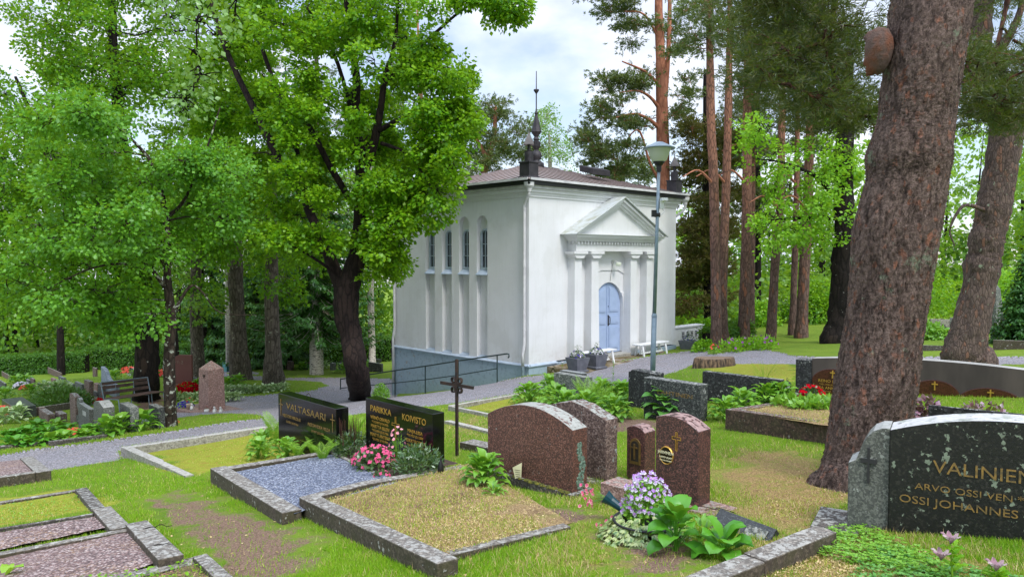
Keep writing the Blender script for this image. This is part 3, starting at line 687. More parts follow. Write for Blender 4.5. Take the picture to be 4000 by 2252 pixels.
# rainwater goods
def hopper(x, y, par):
    MB().lathe([(.07, 5.10), (.09, 5.2), (.15, 5.27), (.16, 5.38), (.14, 5.385)], 16, (x, y, 0)).build('hopper', M['gutter_white'], par, smooth=False)
def pipe(path, hop, name='downpipe'):
    p = MB().tube(path, .048, 12).build(name, M['gutter_white'], chap, smooth=True)
    hopper(hop[0], hop[1], p)
    return p
p = pipe([(-.17, -.17, 5.2), (-.17, -.17, 5.02), (-.13, .0, 4.88), (-.09, .12, 4.72), (-.075, .12, 4.6), (-.075, .12, .62), (-.09, .12, .5), (-.13, .12, .34), (-.13, .12, -.06)], (-.17, -.17))
MB().tube([(-.13, .12, -.06), (-.13, .12, -.6)], .055, 10).build('outlet', M['galvanised'], p)
for z in (1.0, 2.9, 4.6):
    MB().lathe([(.055, z), (.06, z + .005), (.06, z + .05), (.055, z + .04)], 12, (-.075, .12, 0)).build('clamp', M['gutter_white'], p)
p = pipe([(-.17, LY + .17, 5.2), (-.17, LY + .15, 5.0), (-.09, LY - .1, 4.7), (-.085, LY - .1, .6), (-.14, LY - .08, .3), (-.14, LY - .08, -1.35)], (-.17, LY + .17))
MB().tube([(-.14, LY - .08, -1.35), (-.14, LY - .08, -1.9)], .055, 10).build('outlet', M['galvanised'], p)
p = pipe([(LX + .25, -.22, 5.2), (LX + .27, -.22, 5.0), (LX + .22, -.12, 4.86), (LX + .05, .15, 4.62), (LX + .06, .18, 4.4), (LX + .06, .18, 0)], (LX + .25, -.22))

# terrace, step block
q = N('flagstones'); e = q.voro(1.9, 'DISTANCE_TO_EDGE', vec=q.mix(.08, q.obj(), q.noise(3, 3, col=True))); c = q.voro(1.9, out='Color'); s_ = q.n('ShaderNodeSeparateColor'); q.t.links.new(c, s_.inputs[0])
mo = q.ramp(q.noise(2.2, 5, .65), [(.40, 0), (.55, 1)])
col = q.mix(mo, q.ramp(s_.outputs[0], [(0, (168, 158, 144)), (1, (126, 112, 96))]), q.mix(q.noise(20, 4), (96, 90, 36), (104, 78, 56)))
col = q.mix(q.ramp(e, [(.02, 0), (.06, 1)]), (74, 66, 36), col)
M['flagstones'] = q.bsdf(col, .9, nrm=q.bump(q.math('ADD', q.ramp(e, [(0, 0), (.08, 1)]), q.noise(14, 5)), .6, .02))
tz = []
tb = MB()
for t, o, z in ((.75, 1.75, -.14), (1.4, 2.05, -.13), (2.6, 2.1, -.12), (3.6, 2.0, -.11), (4.6, 1.75, -.12), (5.8, 1.6, -.16), (6.8, 1.35, -.2), (8.3, 1.0, -.28)):
    tz.append((t, o, z))
v = []; f = []
for t, o, z in tz: v += [(t, -.03, z + .01), (t, -o, z - .03), (t, -o - .03, z - .35), (t, -.03, z - .5)]
for i in range(len(tz) - 1):
    a = i * 4; b = a + 4; f += [(a, a + 1, b + 1, b), (a + 1, a + 2, b + 2, b + 1), (a + 2, a + 3, b + 3, b + 2)]
f += [(3, 2, 1, 0), (len(v) - 4, len(v) - 3, len(v) - 2, len(v) - 1)]
te = tb.add(v, f).build('terrace', M['flagstones'], None)
te.location = chap.location; te.rotation_euler = chap.rotation_euler; tag(te, kind='structure')

# low vented wall to the right of the chapel
vw = empty('vented_wall', cl(LX + .02, .45, 0), pi / 2 - CA, 'low white plastered wall with louvred vents beyond the right corner of the chapel', 'low wall')
MB().box(0, -.16, -.7, 2.35, .16, .50).build('wall', PL, vw, bevel=.01)
MB().box(-.0, -.2, .502, 2.4, .2, .56).build('coping', M['white_paint'], vw, bevel=.008)
for k, x in enumerate((.95, 1.25, 1.55, 1.85, 2.12)):
    fr = MB().box(x - .09, -.172, .10, x + .09, -.161, .38).build('vent', M['white_paint'], vw)
    lv = MB()
    for i in range(4): lv.box(x - .07, -.185, .13 + i * .06, x + .07, -.173, .16 + i * .06)
    lv.build('louvre', M['dark_metal'], fr)
# handrail beside the ramp
rl = empty('handrail', (0, 0, 0), 0, 'dark green tubular handrail with curled end beside the blue chapel plinth', 'handrail')
hp = []
for px, yt, yb, Y in ((1942, 1386, 1490, 22.0), (1790, 1408, 1520, 23.2), (1661, 1429, 1534, 24.4), (1543, 1446, 1543, 25.4), (1440, 1462, 1546, 26.4), (1330, 1480, 1550, 27.6)):
    a = P(px, yt, Y); g0 = P(px, yb, Y); hp.append((a, g0))
    MB().tube([g0 - Vector((0, 0, .3)), a], .019, 8).build('post', M['rail_paint'], rl)
top = [a for a, _ in hp]; e0 = top[0] + (top[0] - top[1]).normalized() * .42
MB().tube([e0 + Vector((.03, -.02, -.12)), e0 + Vector((.06, -.04, -.07)), e0 + Vector((.05, -.03, -.01)), e0] + top, .022, 10).build('top_rail', M['rail_paint'], rl, smooth=True)
MB().tube([a * .5 + g0 * .5 for a, g0 in hp], .016, 8).build('mid_rail', M['rail_paint'], rl, smooth=True)
# street lamp
lb = P(2548, 1478, 15.5); lt = P(2574, 648, 15.5)
lp = empty('street_lamp', lb, 0, 'grey steel street lamp with flat hat and pale glass bowl in front of the chapel', 'street lamp')
ax_ = (lt - lb)
MB().tube([Vector((0, 0, -.3)), ax_ * .30], .056, 16).build('lower_post', M['galvanised'], lp, smooth=True)
MB().tube([ax_ * .295, ax_ * .31], [.062, .044], 16).build('post_collar', M['galvanised'], lp)
MB().tube([ax_ * .30, ax_ * 1.0], [.042, .032], 16).build('upper_post', M['galvanised'], lp, smooth=True)
T0 = ax_
MB().lathe([(.05, -.12), (.055, 0), (.12, .07), (.12, .09)], 20, T0).build('lamp_socket', M['black_plastic'], lp)
MB().lathe([(.12, .09), (.16, .12), (.24, .34), (.25, .36)], 24, T0).build('lamp_bowl', M['lamp_glass'], lp, smooth=True)
MB().lathe([(.33, .355), (.335, .37), (.22, .42), (.08, .49), (.02, .50)], 28, T0).build('lamp_hat', M['galvanised'], lp)
c0 = ax_ * .79
cmb = MB().box(c0.x - .12, c0.y - .05, c0.z - .12, c0.x - .03, c0.y + .05, c0.z + .02).tube([c0 + Vector((-.06, 0, -.08)), c0 + Vector((.05, 0, -.08))], .05, 10).build('clamp_box', M['black_plastic'], lp)
MB().box(c0.x + .04, c0.y - .05, c0.z + .05, c0.x + .13, c0.y + .03, c0.z + .2).box(c0.x + .05, c0.y - .22, c0.z + .2, c0.x + .17, c0.y + .02, c0.z + .26).tube([c0 + Vector((.1, 0, .05)), c0 + Vector((.14, -.03, -.02)), c0 + Vector((.06, -.02, -.09)), c0 + Vector((0, 0, -.12))], .008, 5).build('security_camera', M['white_paint'], lp)
# ------------------------------------------------------------------ grave stones
def solve_len(Np, d, px):
    """distance s along direction d from Np so that the point projects to column px"""
    r = (px - 2000) / F * 1.0
    # slope of ray uses forward-plane; X/(Y*cp + small) -> use exact ray at Np's row
    a = float(ray(px, 1600)[0])
    return (a * Np.y - Np.x) / (d.x - a * d.y)
ST = []
def block(name, label, cat, x0, x1, x2, yt, yb, mat, ang=46, top=None, group=None, sink=.12, bev=.006, Y=None, parts=True, rough=0.0, tmax=None, seg=2):
    """a standing stone: near vertical edge at column x1 from row yt to row yb; face runs left to column x0, side runs right to x2"""
    a = radians(ang); u = Vector((sin(a), cos(a), 0)); w = Vector((-cos(a), sin(a), 0))
    Np = G(x1, yb) if Y is None else P(x1, yb, Y)
    h = P(x1, yt, Np.y).z - Np.z
    s = max(.05, solve_len(Np, w, x0)); t = max(.04, solve_len(Np, u, x2))
    if tmax: t = min(t, tmax)
    loc = Np + w * s
    e = empty(name, loc, -(pi / 2 - (pi / 2 - a)) , label, cat, group)
    e.rotation_euler = (0, 0, -a if False else atan2(-w.y, -w.x))
    prof = [(0, -sink), (s, -sink)]
    tops = top if top else [(1, 0), (0, 0)]
    prof += [(f * s, h + dh) for f, dh in tops]
    mb = MB().prism(prof, 0, t)
    o = mb.build('slab', mat, e, bevel=bev, seg=seg)
    if rough: roughen(o, rough)
    ST.append((e, s, t, h))
    return e, s, t, h
def roughen(o, amt, cuts=5, sc=9.0):
    bm = bmesh.new(); bm.from_mesh(o.data)
    bmesh.ops.triangulate(bm, faces=[f for f in bm.faces if len(f.verts) > 4])
    bmesh.ops.subdivide_edges(bm, edges=[e for e in bm.edges if e.calc_length() > .06], cuts=cuts, use_grid_fill=True)
    from mathutils import noise
    off = Vector((hash(o.name) % 17, 0, 0))
    bm.normal_update()
    for v in bm.verts:
        if v.co.y < .004: continue
        v.co += v.normal * noise.noise(v.co * sc + off) * amt + v.normal * noise.noise(v.co * sc * 3 + off) * amt * .5
    bm.to_mesh(o.data); bm.free()
def arc(n=10, rise=.1, e0=0.0, e1=0.0):
    out = []
    for i in range(n + 1):
        f = 1 - i / n
        out.append((f, rise * (1 - (2 * f - 1) ** 2) + e1 * f + e0 * (1 - f)))
    return out
def text(par, s, x, z, size, mat, name='inscription', y=-.003, sx=1.0, align='CENTER', rot=0.0, ext=.0015, bold=0.0):
    cu = bpy.data.curves.new('t', 'FONT'); cu.body = s; cu.size = size; cu.extrude = ext; cu.align_x = align; cu.resolution_u = 3; cu.offset = bold
    o = bpy.data.objects.new('t', cu); C.objects.link(o); bpy.context.view_layer.update()
    me = bpy.data.meshes.new_from_object(o.evaluated_get(bpy.context.evaluated_depsgraph_get()))
    bpy.data.objects.remove(o); me.name = name; me.materials.clear(); me.materials.append(mat)
    m = bpy.data.objects.new(name, me); C.objects.link(m); m.parent = par
    m.location = (x, y, z); m.rotation_euler = (pi / 2, rot, 0); m.scale = (sx, 1, 1)
    return m
def cross(par, x, z, h, w, t, mat, y0=-.006, outline=False, arm=.68):
    m = MB(); a = x - t / 2; b = x + t / 2; zc = z + h * arm
    if not outline:
        m.box(a, y0, z, b, -.001, z + h).box(x - w / 2, y0 + .0005, zc - t / 2, x + w / 2, -.0015, zc + t / 2)
    else:
        k = t * .22
        for (p, q, r, s_) in ((a, z, a + k, zc - t / 2), (b - k, z, b, zc - t / 2), (a, zc + t / 2, a + k, z + h), (b - k, zc + t / 2, b, z + h), (a, z - k, b, z), (a, z + h, b, z + h + k),
                              (x - w / 2, zc - t / 2 - k, a, zc - t / 2), (b, zc - t / 2 - k, x + w / 2, zc - t / 2), (x - w / 2, zc + t / 2, a, zc + t / 2 + k), (b, zc + t / 2, x + w / 2, zc + t / 2 + k),
                              (x - w / 2 - k, zc - t / 2 - k, x - w / 2, zc + t / 2 + k), (x + w / 2, zc - t / 2 - k, x + w / 2 + k, zc + t / 2 + k)):
            m.box(p, y0, q, r, -.001, s_)
    return m.build('cross', mat, par)

HS = 'headstone'
# black stone with the surname in wide letters
e, s, t, h = block('headstone', 'long polished black headstone lettered VALTASAARI behind bright ferns', HS, 1087, 1315, 1362, 1596, 1795, M['granite_black'])
g = M['gold_dull']
text(e, 'VALTASAARI', s * .5, h * .70, h * .20, g, sx=1.28 * s / 1.32)
cross(e, s * .055, h * .52, h * .36, h * .17, .008, g); cross(e, s * .945, h * .52, h * .36, h * .17, .008, g)
text(e, 'NESTORI NIKOLAI', s * .25, h * .52, h * .095, g); text(e, '3.3.1883 †12.9.1964', s * .26, h * .41, h * .065, g)
text(e, 'ALEKSANDRA HILDA', s * .72, h * .50, h * .095, g); text(e, '2.9.1897 †3.3.1980', s * .70, h * .39, h * .065, g)
MB().tube([(s * .42, t * .5, h), (s * .42, t * .5, h + .05), (s * .45, t * .5, h + .07), (s * .48, t * .5, h + .05), (s * .48, t * .5, h)], .004, 6).build('wire_loop', M['iron'], e)
# black stone with two surnames
e, s, t, h = block('headstone', 'tall polished black headstone lettered PARIKKA and KOIVISTO in gold', HS, 1428, 1692, 1736, 1616, 1846, M['granite_black'])
g = M['gold']
text(e, 'PARIKKA', s * .245, h * .78, h * .16, g, sx=1.05); text(e, 'KOIVISTO', s * .74, h * .77, h * .16, g, sx=.98)
cross(e, s * .475, h * .36, h * .42, h * .21, .022, g, outline=True)
for i, (a, b, sa) in enumerate((('VÄINÖ OSVALD', '*1.12.1893 †11.4.1925', .66), ('MARTTA ELLEN', '*19.5.1895 †2.12.1986', .50), ('PENTTI ANTERO', '*3.5.1921 †7.12.1990', .34))):
    text(e, a, s * .235, h * (sa - .02), h * .085, g); text(e, b, s * .235, h * (sa - .09), h * .058, g)
for i, (a, b, sa) in enumerate((('MAIJA-LIISA', '*9.9.1923 †2.1.2000', .60), ('HEIKKI ROBERT', '*4.6.1920 †5.6.2004', .43))):
    text(e, a, s * .755, h * (sa - .02), h * .085, g); text(e, b, s * .755, h * (sa - .09), h * .058, g)
# big arched red stone on its kerb
e, s, t, h = block('headstone', 'broad arched red granite headstone', HS, 1905, 2236, 2300, 1680, 1936, M['granite_red'], top=arc(14, .15, -.02, .0), tmax=.2, bev=.004)
MB().box(-.06, -.05, -.3, s + .05, t + .04, .03).build('base', M['curb_dark'], e, bevel=.01)
q = N('lichen_crust'); M['lichen_crust'] = q.bsdf(q.mix(q.ramp(q.noise(40, 4), [(.4, 0), (.6, 1)]), (70, 92, 78), (112, 134, 116)), .95, nrm=q.bump(q.noise(60, 4), .8, .01))
lm = MB()
for i in range(190):
    f = random.random(); z = h * (.06 + .72 * f); y = t * (.50 + .46 * random.random() * (1 - .5 * f)) - .02 * sin(f * 9) - .02; r = random.uniform(.006, .018)
    lm.lathe([(r, 0), (r * .8, .004), (0.001, .006)], 7, (0, 0, 0)); k = len(lm.v) - 21
    for j in range(k, len(lm.v)):
        a, b, c = lm.v[j]; lm.v[j] = (s + c + .0005, y + a, z + b)
lm.build('lichen', M['lichen_crust'], e)
e['label'] = 'broad arched red granite headstone with pale top beside the dry grass grave'
mm = MB()
q = N('moss'); M['moss'] = q.bsdf(q.mix(q.ramp(q.noise(30, 4), [(.4, 0), (.6, 1)]), (60, 66, 24), (112, 110, 36)), .95, nrm=q.bump(q.noise(80, 4), 1, .02))
for i in range(60):
    x = random.uniform(s * .35, s * 1.0); r = random.uniform(.012, .03); mm.lathe([(r, 0), (r * .8, r * .4), (.001, r * .55)], 7, (x, -.035 + random.uniform(-.012, .012), .028))
mm.build('moss', M['moss'], e)
e, s, t, h = block('headstone', 'rough brown grey headstone with crusted top standing behind the arched red one', HS, 2150, 2366, 2412, 1641, 1880, M['granite_brown'], top=[(1, 0), (.8, .05), (.6, .10), (.4, .12), (.2, .09), (0, .05)], rough=.008)
MB().box(-.1, -.12, -.3, s + .1, t + .08, .0).build('base', M['curb_dark'], e, bevel=.01)
# small red one with a bronze niche
e, s, t, h = block('headstone', 'small narrow red headstone with arched bronze cross relief', HS, 2449, 2518, 2562, 1691, 1880, M['granite_red_dark'], top=arc(8, .04, .02, .0), tmax=.24, bev=.005)
w_ = s * .56; xa = s * .5; z0, z1 = h * .32, h * .86
pr = arch(xa - w_ / 2, xa + w_ / 2, z0, z1); pi2 = arch(xa - w_ * .36, xa + w_ * .36, z0 + .03, z1 - .025)
rf = MB().prism(pr, -.014, .001).build('relief', M['brass'], e, bevel=.002)
MB().prism(pi2, -.0165, -.0145).build('recess', M['bronze_dark'], rf)
m = MB().box(xa - .008, -.026, z0 + .05, xa + .008, -.017, z1 - .05).box(xa - .035, -.025, z0 + (z1 - z0) * .62, xa + .035, -.0175, z0 + (z1 - z0) * .62 + .014).build('cross', M['brass'], rf)
# red stone with an oval plate
e, s, t, h = block('headstone', 'arched red granite headstone with round gold rimmed plate reading JÄRVINEN', HS, 2562, 2726, 2778, 1687, 1994, M['granite_red_dark'], top=arc(10, .055, .06, .0), tmax=.27, bev=.005)
cross(e, s * .5, h * .71, h * .23, h * .12, .018, M['gold'], outline=True)
xc, zc, r = s * .275, h * .62, s * .165
pl = MB().lathe([(r, 0), (r, .01), (r * .94, .016), (r * .88, .012)], 32).build('oval_plate', M['gold'], e)
pl.matrix_local = Matrix.Translation((xc, 0.0, zc)) @ Matrix.Rotation(pi / 2, 4, 'X') @ Matrix.Diagonal((1, 1.12, 1, 1))
ins = MB().lathe([(r * .87, .0125), (r * .86, .0145)], 32).build('plate_face', M['granite_black'], pl)
text(e, 'JÄRVINEN', xc, zc + .012, .034, M['paper'], y=-.018); text(e, 'RAIMO OLAVI', xc, zc - .022, .02, M['paper'], y=-.018); text(e, '*3.10.1960 †10.8.2009', xc, zc - .045, .013, M['paper'], y=-.018)
for o in [x for x in bpy.data.objects if x.parent == e and x.name.startswith('inscription')]: pass
MB().box(-.42, -.10, -.25, s + .22, t + .04, .03).build('base', M['granite_pink'], e, bevel=.006)
jarv = (e, s, t, h)
e = empty('plinth_block', G(2440, 1980), atan2(-.719, .695), 'low pink granite block left of the pansy bowl', 'stone block')
MB().box(-.24, -.02, -.1, .02, .22, .16).build('slab', M['granite_pink'], e, bevel=.006)
# fallen plaque leaning behind the bergenia
a = G(2765, 2062); b = G(2985, 2118); d = (b - a); d.z = 0; L = d.length
e = empty('fallen_plaque', a + Vector((0, 0, .01)), atan2(d.y, d.x), 'dark lichen spotted stone plaque leaning low beside the red headstone base', 'stone plaque')
o = MB().box(0, 0, -.04, L, .05, .17).build('slab', M['granite_black_grey'], e, bevel=.005); o.rotation_euler = (radians(-48), 0, 0)
o2 = MB().box(L * .58, -.006, .03, L * .92, -.001, .13).build('worn_panel', M['granite_grey'], o); 
# big old black stone, right edge of the photo
A = G(3310, 2062); B = A + Vector((.80, -.54, 0)).normalized() * 1.0
B = G(4000, 2252)
dirv = Vector((.86, -.51, 0)).normalized()
e = empty('headstone', A, atan2(dirv.y, dirv.x), 'wide old black headstone with white lichened curved top and worn gold letters VALINIEMI', HS)
hz0 = P(3301, 1802, A.y).z - A.z; hz1 = P(3378, 1694, A.y).z - A.z
pw = solve_len(A, dirv, 3480)
k = pw
hp = P(3425, 1672, (A + dirv * k).y).z - A.z
prof = [(0, -.15), (k, -.15), (k, hp + .005), (k * .8, hp + .0), (k * .6, hp - .025), (k * .45, hp - .07), (k * .34, hp - .12), (k * .2, hz0 + .03), (0, hz0)]
pil = MB().prism(prof, -.02, .24).build('side_pillar', M['granite_weathered'], e, bevel=.006)
cm = MB().box(k * .47, -.034, .34, k * .53, -.022, .58).box(k * .3, -.033, .475, k * .7, -.0225, .505).build('cross', M['engraved'], pil)
W2 = 1.45; ht = hp + .0
top = [(k + .002 + W2 * (1 - i / 16), ht + .055 * 1.0 + (.13 * (1 - (2 * (1 - i / 16) - 1) ** 2)) - .055) for i in range(17)]
slab = MB().prism([(k + .002, -.15), (k + .002 + W2, -.15)] + top, -.045, .22).build('slab', M['granite_black_old'], e, bevel=.005)
pil2 = MB().prism([(2 * k + W2 + .004 - x, z) for x, z in prof][::-1], -.02, .24).build('side_pillar', M['granite_weathered'], e, bevel=.006)
text(e, 'VALINIEMI', k + .25, ht * .66, .115, M['gold_dull'], y=-.048, align='LEFT', sx=1.1)
text(e, 'ARVO OSSI VEN *5.5.1907', k + .15, ht * .49, .060, M['gold_dull'], y=-.048, align='LEFT', sx=1.25)
text(e, 'OSSI JOHANNES *15.5.1938', k + .06, ht * .355, .072, M['gold_dull'], y=-.048, align='LEFT', sx=1.25)
MB().box(-.22, -.14, -.25, k + W2 + .6, .34, .02).build('base', M['curb_dark'], e, bevel=.01)
VAL = (e, k, ht, dirv)

# stones across the middle
e, s, t, h = block('headstone', 'low wide grey green headstone ending in letters NEN behind the big blue green hosta', HS, 2514, 2736, 2764, 1504, 1650, M['granite_grey_dark'], ang=46)
text(e, 'LAHTINEN', s * .56, h * .60, h * .16, M['gold_dull'], sx=1.5)
MB().box(s * .05, -.006, h * .55, s * .16, -.001, h * .85).build('engraved_panel', M['granite_black_rough'], e)
e, s, t, h = block('headstone', 'rough dark headstone with chipped shoulder just left of the lamp post', HS, 2454, 2560, 2592, 1462, 1600, M['granite_black_rough'], rough=.012, top=[(1, 0), (.75, .015), (.3, .02), (.12, .03), (.08, .0), (0, -.01)])
e, s, t, h = block('headstone', 'small smooth grey headstone rising from the hostas by the path', HS, 2163, 2289, 2314, 1474, 1590, M['granite_grey'], bev=.004)
e, s, t, h = block('stone_block', 'mossy rough stone block at the path edge behind the small grey headstone', 'stone block', 2185, 2275, 2292, 1458, 1498, M['granite_weathered'], rough=.012)
e, s, t, h = block('headstone', 'long low dark headstone with rough back on the mown grass right of the lamp post', HS, 2742, 3050, 3063, 1484, 1572, M['granite_black_rough'], ang=42, rough=.004, top=[(1, 0), (0, .0)])
# long arched stone with three oval plates, behind the big pine
A = G(3108, 1540); dv = Vector((.80, -.60, 0)).normalized()
L0 = solve_len(A, dv, 3168)
e = empty('headstone', A, atan2(dv.y, dv.x), 'very long dark headstone with brown oval plates passing behind the big pine', HS)
h0 = P(3111, 1402, A.y).z - A.z
MB().box(0, -.02, -.3, L0, .22, h0).build('rough_pillar', M['granite_black_rough'], e, bevel=.006)
LL = 3.4; hA = P(3169, 1396, (A + dv * L0).y).z - A.z
tops = [(L0 + .002 + LL * (1 - i / 20), hA - .01 + .10 * (1 - (2 * (1 - i / 20) - 1) ** 2)) for i in range(21)]
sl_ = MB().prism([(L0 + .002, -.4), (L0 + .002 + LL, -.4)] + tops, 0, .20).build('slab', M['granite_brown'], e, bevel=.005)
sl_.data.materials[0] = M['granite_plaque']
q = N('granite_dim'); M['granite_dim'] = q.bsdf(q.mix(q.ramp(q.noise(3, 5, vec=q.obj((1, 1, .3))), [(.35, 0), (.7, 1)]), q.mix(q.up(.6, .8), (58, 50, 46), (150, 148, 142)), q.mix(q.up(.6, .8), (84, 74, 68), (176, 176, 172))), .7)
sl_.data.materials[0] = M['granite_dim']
for cxp in (3238, 3650, 3868):
    cx_ = solve_len(A, dv, cxp); Yc = (A + dv * cx_).y
    zc = P(cxp, 1490 if cxp < 3300 else (1538 if cxp < 3800 else 1572), Yc).z - A.z
    if cxp == 3238: cx_ += .05
    pl = MB().lathe([(.30, 0), (.30, .012), (.29, .014)], 40).build('oval_plate', M['granite_plaque'], e)
    pl.matrix_local = Matrix.Translation((cx_, .0, zc)) @ Matrix.Rotation(pi / 2, 4, 'X') @ Matrix.Diagonal((1.0 if cxp < 3800 else 1.25, .66, 1, 1))
    c_ = cross(e, cx_, zc + .06, .12, .075, .016, M['gold'], y0=-.022); c_.location.y = -.013
    if cxp == 3238:
        text(e, 'REINO ENSIO', cx_ - .21, zc - .01, .062, M['gold'], y=-.017, align='LEFT'); text(e, '*18.1.1936 †5.1.2001', cx_ - .19, zc - .055, .034, M['gold'], y=-.017, align='LEFT')
        text(e, 'EIRA ANNELI', cx_ - .25, zc - .115, .062, M['gold'], y=-.017, align='LEFT'); text(e, '*1.10.1937', cx_ - .17, zc - .16, .034, M['gold'], y=-.017, align='LEFT')
e, s, t, h = block('headstone', 'low dark rough topped headstone line just in front of the second pine', HS, 3716, 4250, 4300, 1462, 1515, M['granite_black_rough'], ang=40, rough=.01, tmax=.2, Y=9.9)
e, s, t, h = block('headstone', 'long low black stone right of the big pine, in front of the oval plates', HS, 3626, 4300, 4350, 1650, 1725, M['granite_black_rough'], ang=36, tmax=.18, Y=6.1, rough=.003)

# wrought iron cross
A = G(1785, 1782); hh = P(1775, 1402, A.y).z - A.z
e = empty('iron_cross', A, atan2(-.66, .75), 'tall slim wrought iron cross with four curled rings beside the black headstones', 'cross')
MB().box(-.018, -.012, -.2, .018, .012, hh, .0).build('upright', M['iron'], e, bevel=.002)
zc = hh * .735
MB().box(-.27, -.010, zc - .018, .27, .010, zc + .018).build('crossbar', M['iron'], e, bevel=.002)
for sx in (-1, 1):
    for sz in (-1, 1):
        v = []; c = (sx * .052, zc + sz * .054); n = 22
        m = MB(); pts = []
        for k in range(n):
            t_ = k / (n - 1) * 2.3 * pi; r = .034 * (1 - .22 * k / n); pts.append((c[0] + r * cos(t_ + pi * (sx < 0)) , c[1] + sz * r * sin(t_)))
        for i in range(n - 1):
            (xa, za), (xb, zb) = pts[i], pts[i + 1]
            m.add([(xa, -.018, za), (xb, -.018, zb), (xb, .018, zb), (xa, .018, za)], [(0, 1, 2, 3)])
        o = m.build('scroll', M['iron'], e); md = o.modifiers.new('s', 'SOLIDIFY'); md.thickness = .006

# ------------------------------------------------------------------ grave kerbs and beds
BEDS = []
def tp(px, py, h): return G(px, py, up=h)
def grave(label, beams, beds=(), mat='curb_grey', name='grave_kerb', pieces=1):
    e = empty(name, (0, 0, 0), 0, label, 'grave kerb')
    c0 = None
    for b in beams:
        ax_, ay_, bx_, by_, ha, hb, w = b[:7]; mt = b[7] if len(b) > 7 else mat; n = b[8] if len(b) > 8 else max(1, int((tp(bx_, by_, hb) - tp(ax_, ay_, ha)).length / .9))
        A = tp(ax_, ay_, ha); B = tp(bx_, by_, hb)
        if c0 is None: c0 = Vector((A.x, A.y, ground(A.x, A.y))); e.location = c0
        d = Vector((B.x - A.x, B.y - A.y, 0)); Ld = d.length; d.normalize(); nn = Vector((-d.y, d.x, 0)) * w
        for i in range(n):
            f0, f1 = i / n, (i + 1) / n; g = .004 / Ld
            p = A.lerp(B, f0 + (g if i else 0)) - c0; q_ = A.lerp(B, f1) - c0; jz = random.uniform(-.006, .006)
            p.z += jz; q_.z += jz; dp = Vector((0, 0, -.34))
            v = [p + dp, q_ + dp, q_ + nn + dp, p + nn + dp, p, q_, q_ + nn, p + nn]
            if w < 0: v = [v[3], v[2], v[1], v[0], v[7], v[6], v[5], v[4]]
            o = MB().add(v, [(3, 2, 1, 0), (4, 5, 6, 7), (0, 1, 5, 4), (1, 2, 6, 5), (2, 3, 7, 6), (3, 0, 4, 7)]).build('kerb_stone', M[mt], e, bevel=.007)
            roughen(o, .004, 3, 14)
    for bd in beds:
        mt, pts = bd[0], bd[1]; nmb = bd[2] if len(bd) > 2 else 'bed'
        pts = [tp(*p_) - c0 for p_ in pts]
        a, b, c, d = pts[:4]; n = 24; v = []; f = []
        for j in range(n + 1):
            for i in range(n + 1):
                s_, t_ = i / n, j / n; p = a * (1 - s_) * (1 - t_) + b * s_ * (1 - t_) + c * s_ * t_ + d * (1 - s_) * t_
                edge = min(s_, t_, 1 - s_, 1 - t_) * 8; p = p + Vector((0, 0, random.uniform(-.004, .004) + (.012 * min(1, edge)) - .02)); v.append(p)
        for j in range(n):
            for i in range(n): k = j * (n + 1) + i; f.append((k, k + 1, k + n + 2, k + n + 1))
        o = MB().add(v, f).build(nmb, M[mt], e, smooth=True)
        poly = [(p.x + c0.x, p.y + c0.y) for p in pts]
        Am = np.array([[p.x + c0.x, p.y + c0.y, 1] for p in pts]); co = np.linalg.lstsq(Am, np.array([p.z + c0.z for p in pts]), rcond=None)[0]
        BEDS.append((poly, co, mt))
    return e
q = N('dry_turf'); n3 = q.noise(70, 4, .7); n2 = q.noise(5, 5, .6)
c_ = q.mix(q.ramp(n3, [(.35, 0), (.65, 1)]), (112, 86, 58), (200, 172, 120)); c_ = q.mix(q.ramp(n2, [(.5, 0), (.7, .8)]), c_, (146, 148, 66)); c_ = q.mix(q.ramp(q.noise(2.2, 5), [(.52, 0), (.68, .7)]), c_, (98, 70, 54))
M['dry_turf'] = q.bsdf(c_, .95, nrm=q.bump(n3, 1.0, .03))
q = N('moss_turf'); n3 = q.noise(60, 4, .7); n2 = q.noise(5, 5, .6)
c_ = q.mix(q.ramp(n3, [(.35, 0), (.65, 1)]), (106, 104, 40), (160, 150, 62)); c_ = q.mix(q.ramp(n2, [(.48, 0), (.66, .8)]), c_, (130, 92, 48))
M['moss_turf'] = q.bsdf(c_, .95, nrm=q.bump(n3, 1.0, .03))
q = N('leaf_litter'); c1 = q.voro(60, out='Color'); s_ = q.n('ShaderNodeSeparateColor'); q.t.links.new(c1, s_.inputs[0])
M['leaf_litter'] = q.bsdf(q.mix(q.ramp(q.noise(6, 4), [(.45, 0), (.6, .6)]), q.ramp(s_.outputs[0], [(0, (70, 48, 40)), (.4, (120, 84, 66)), (.8, (160, 118, 92)), (1, (196, 160, 130))]), (96, 104, 50)), .95, nrm=q.bump(q.voro(60), 1, .02))
grave('raised stone kerb around the blue gravel grave', [(821, 1829, 1102, 2004, .17, .10, .17, 'curb_grey', 1), (1318, 1751, 821, 1829, .06, .17, .12), (1430, 1716, 1318, 1751, .05, .06, .12), (1294, 1766, 1499, 1870, .08, .10, .05, 'curb_grey', 1)],
      [('gravel_blue', [(900, 1838, .17), (1150, 1995, .10), (1560, 1874, .13), (1318, 1762, .07)], 'gravel_bed'), ('soil', [(1300, 1768, .07), (1500, 1872, .10), (1790, 1800, .10), (1500, 1715, .05)], 'soil_bed')])
grave('raised lichen spotted kerb around the dry grass grave', [(1168, 1941, 1708, 2200, .17, .12, .155, 'curb_grey', 1), (1420, 1878, 1168, 1941, .15, .17, .12), (1800, 1814, 1420, 1878, .10, .15, .11), (1708, 2178, 2230, 2052, .06, .03, .09)],
      [('dry_turf', [(1270, 1948, .17), (1700, 2165, .08), (2235, 2030, .03), (1830, 1800, .10)], 'turf_bed')])
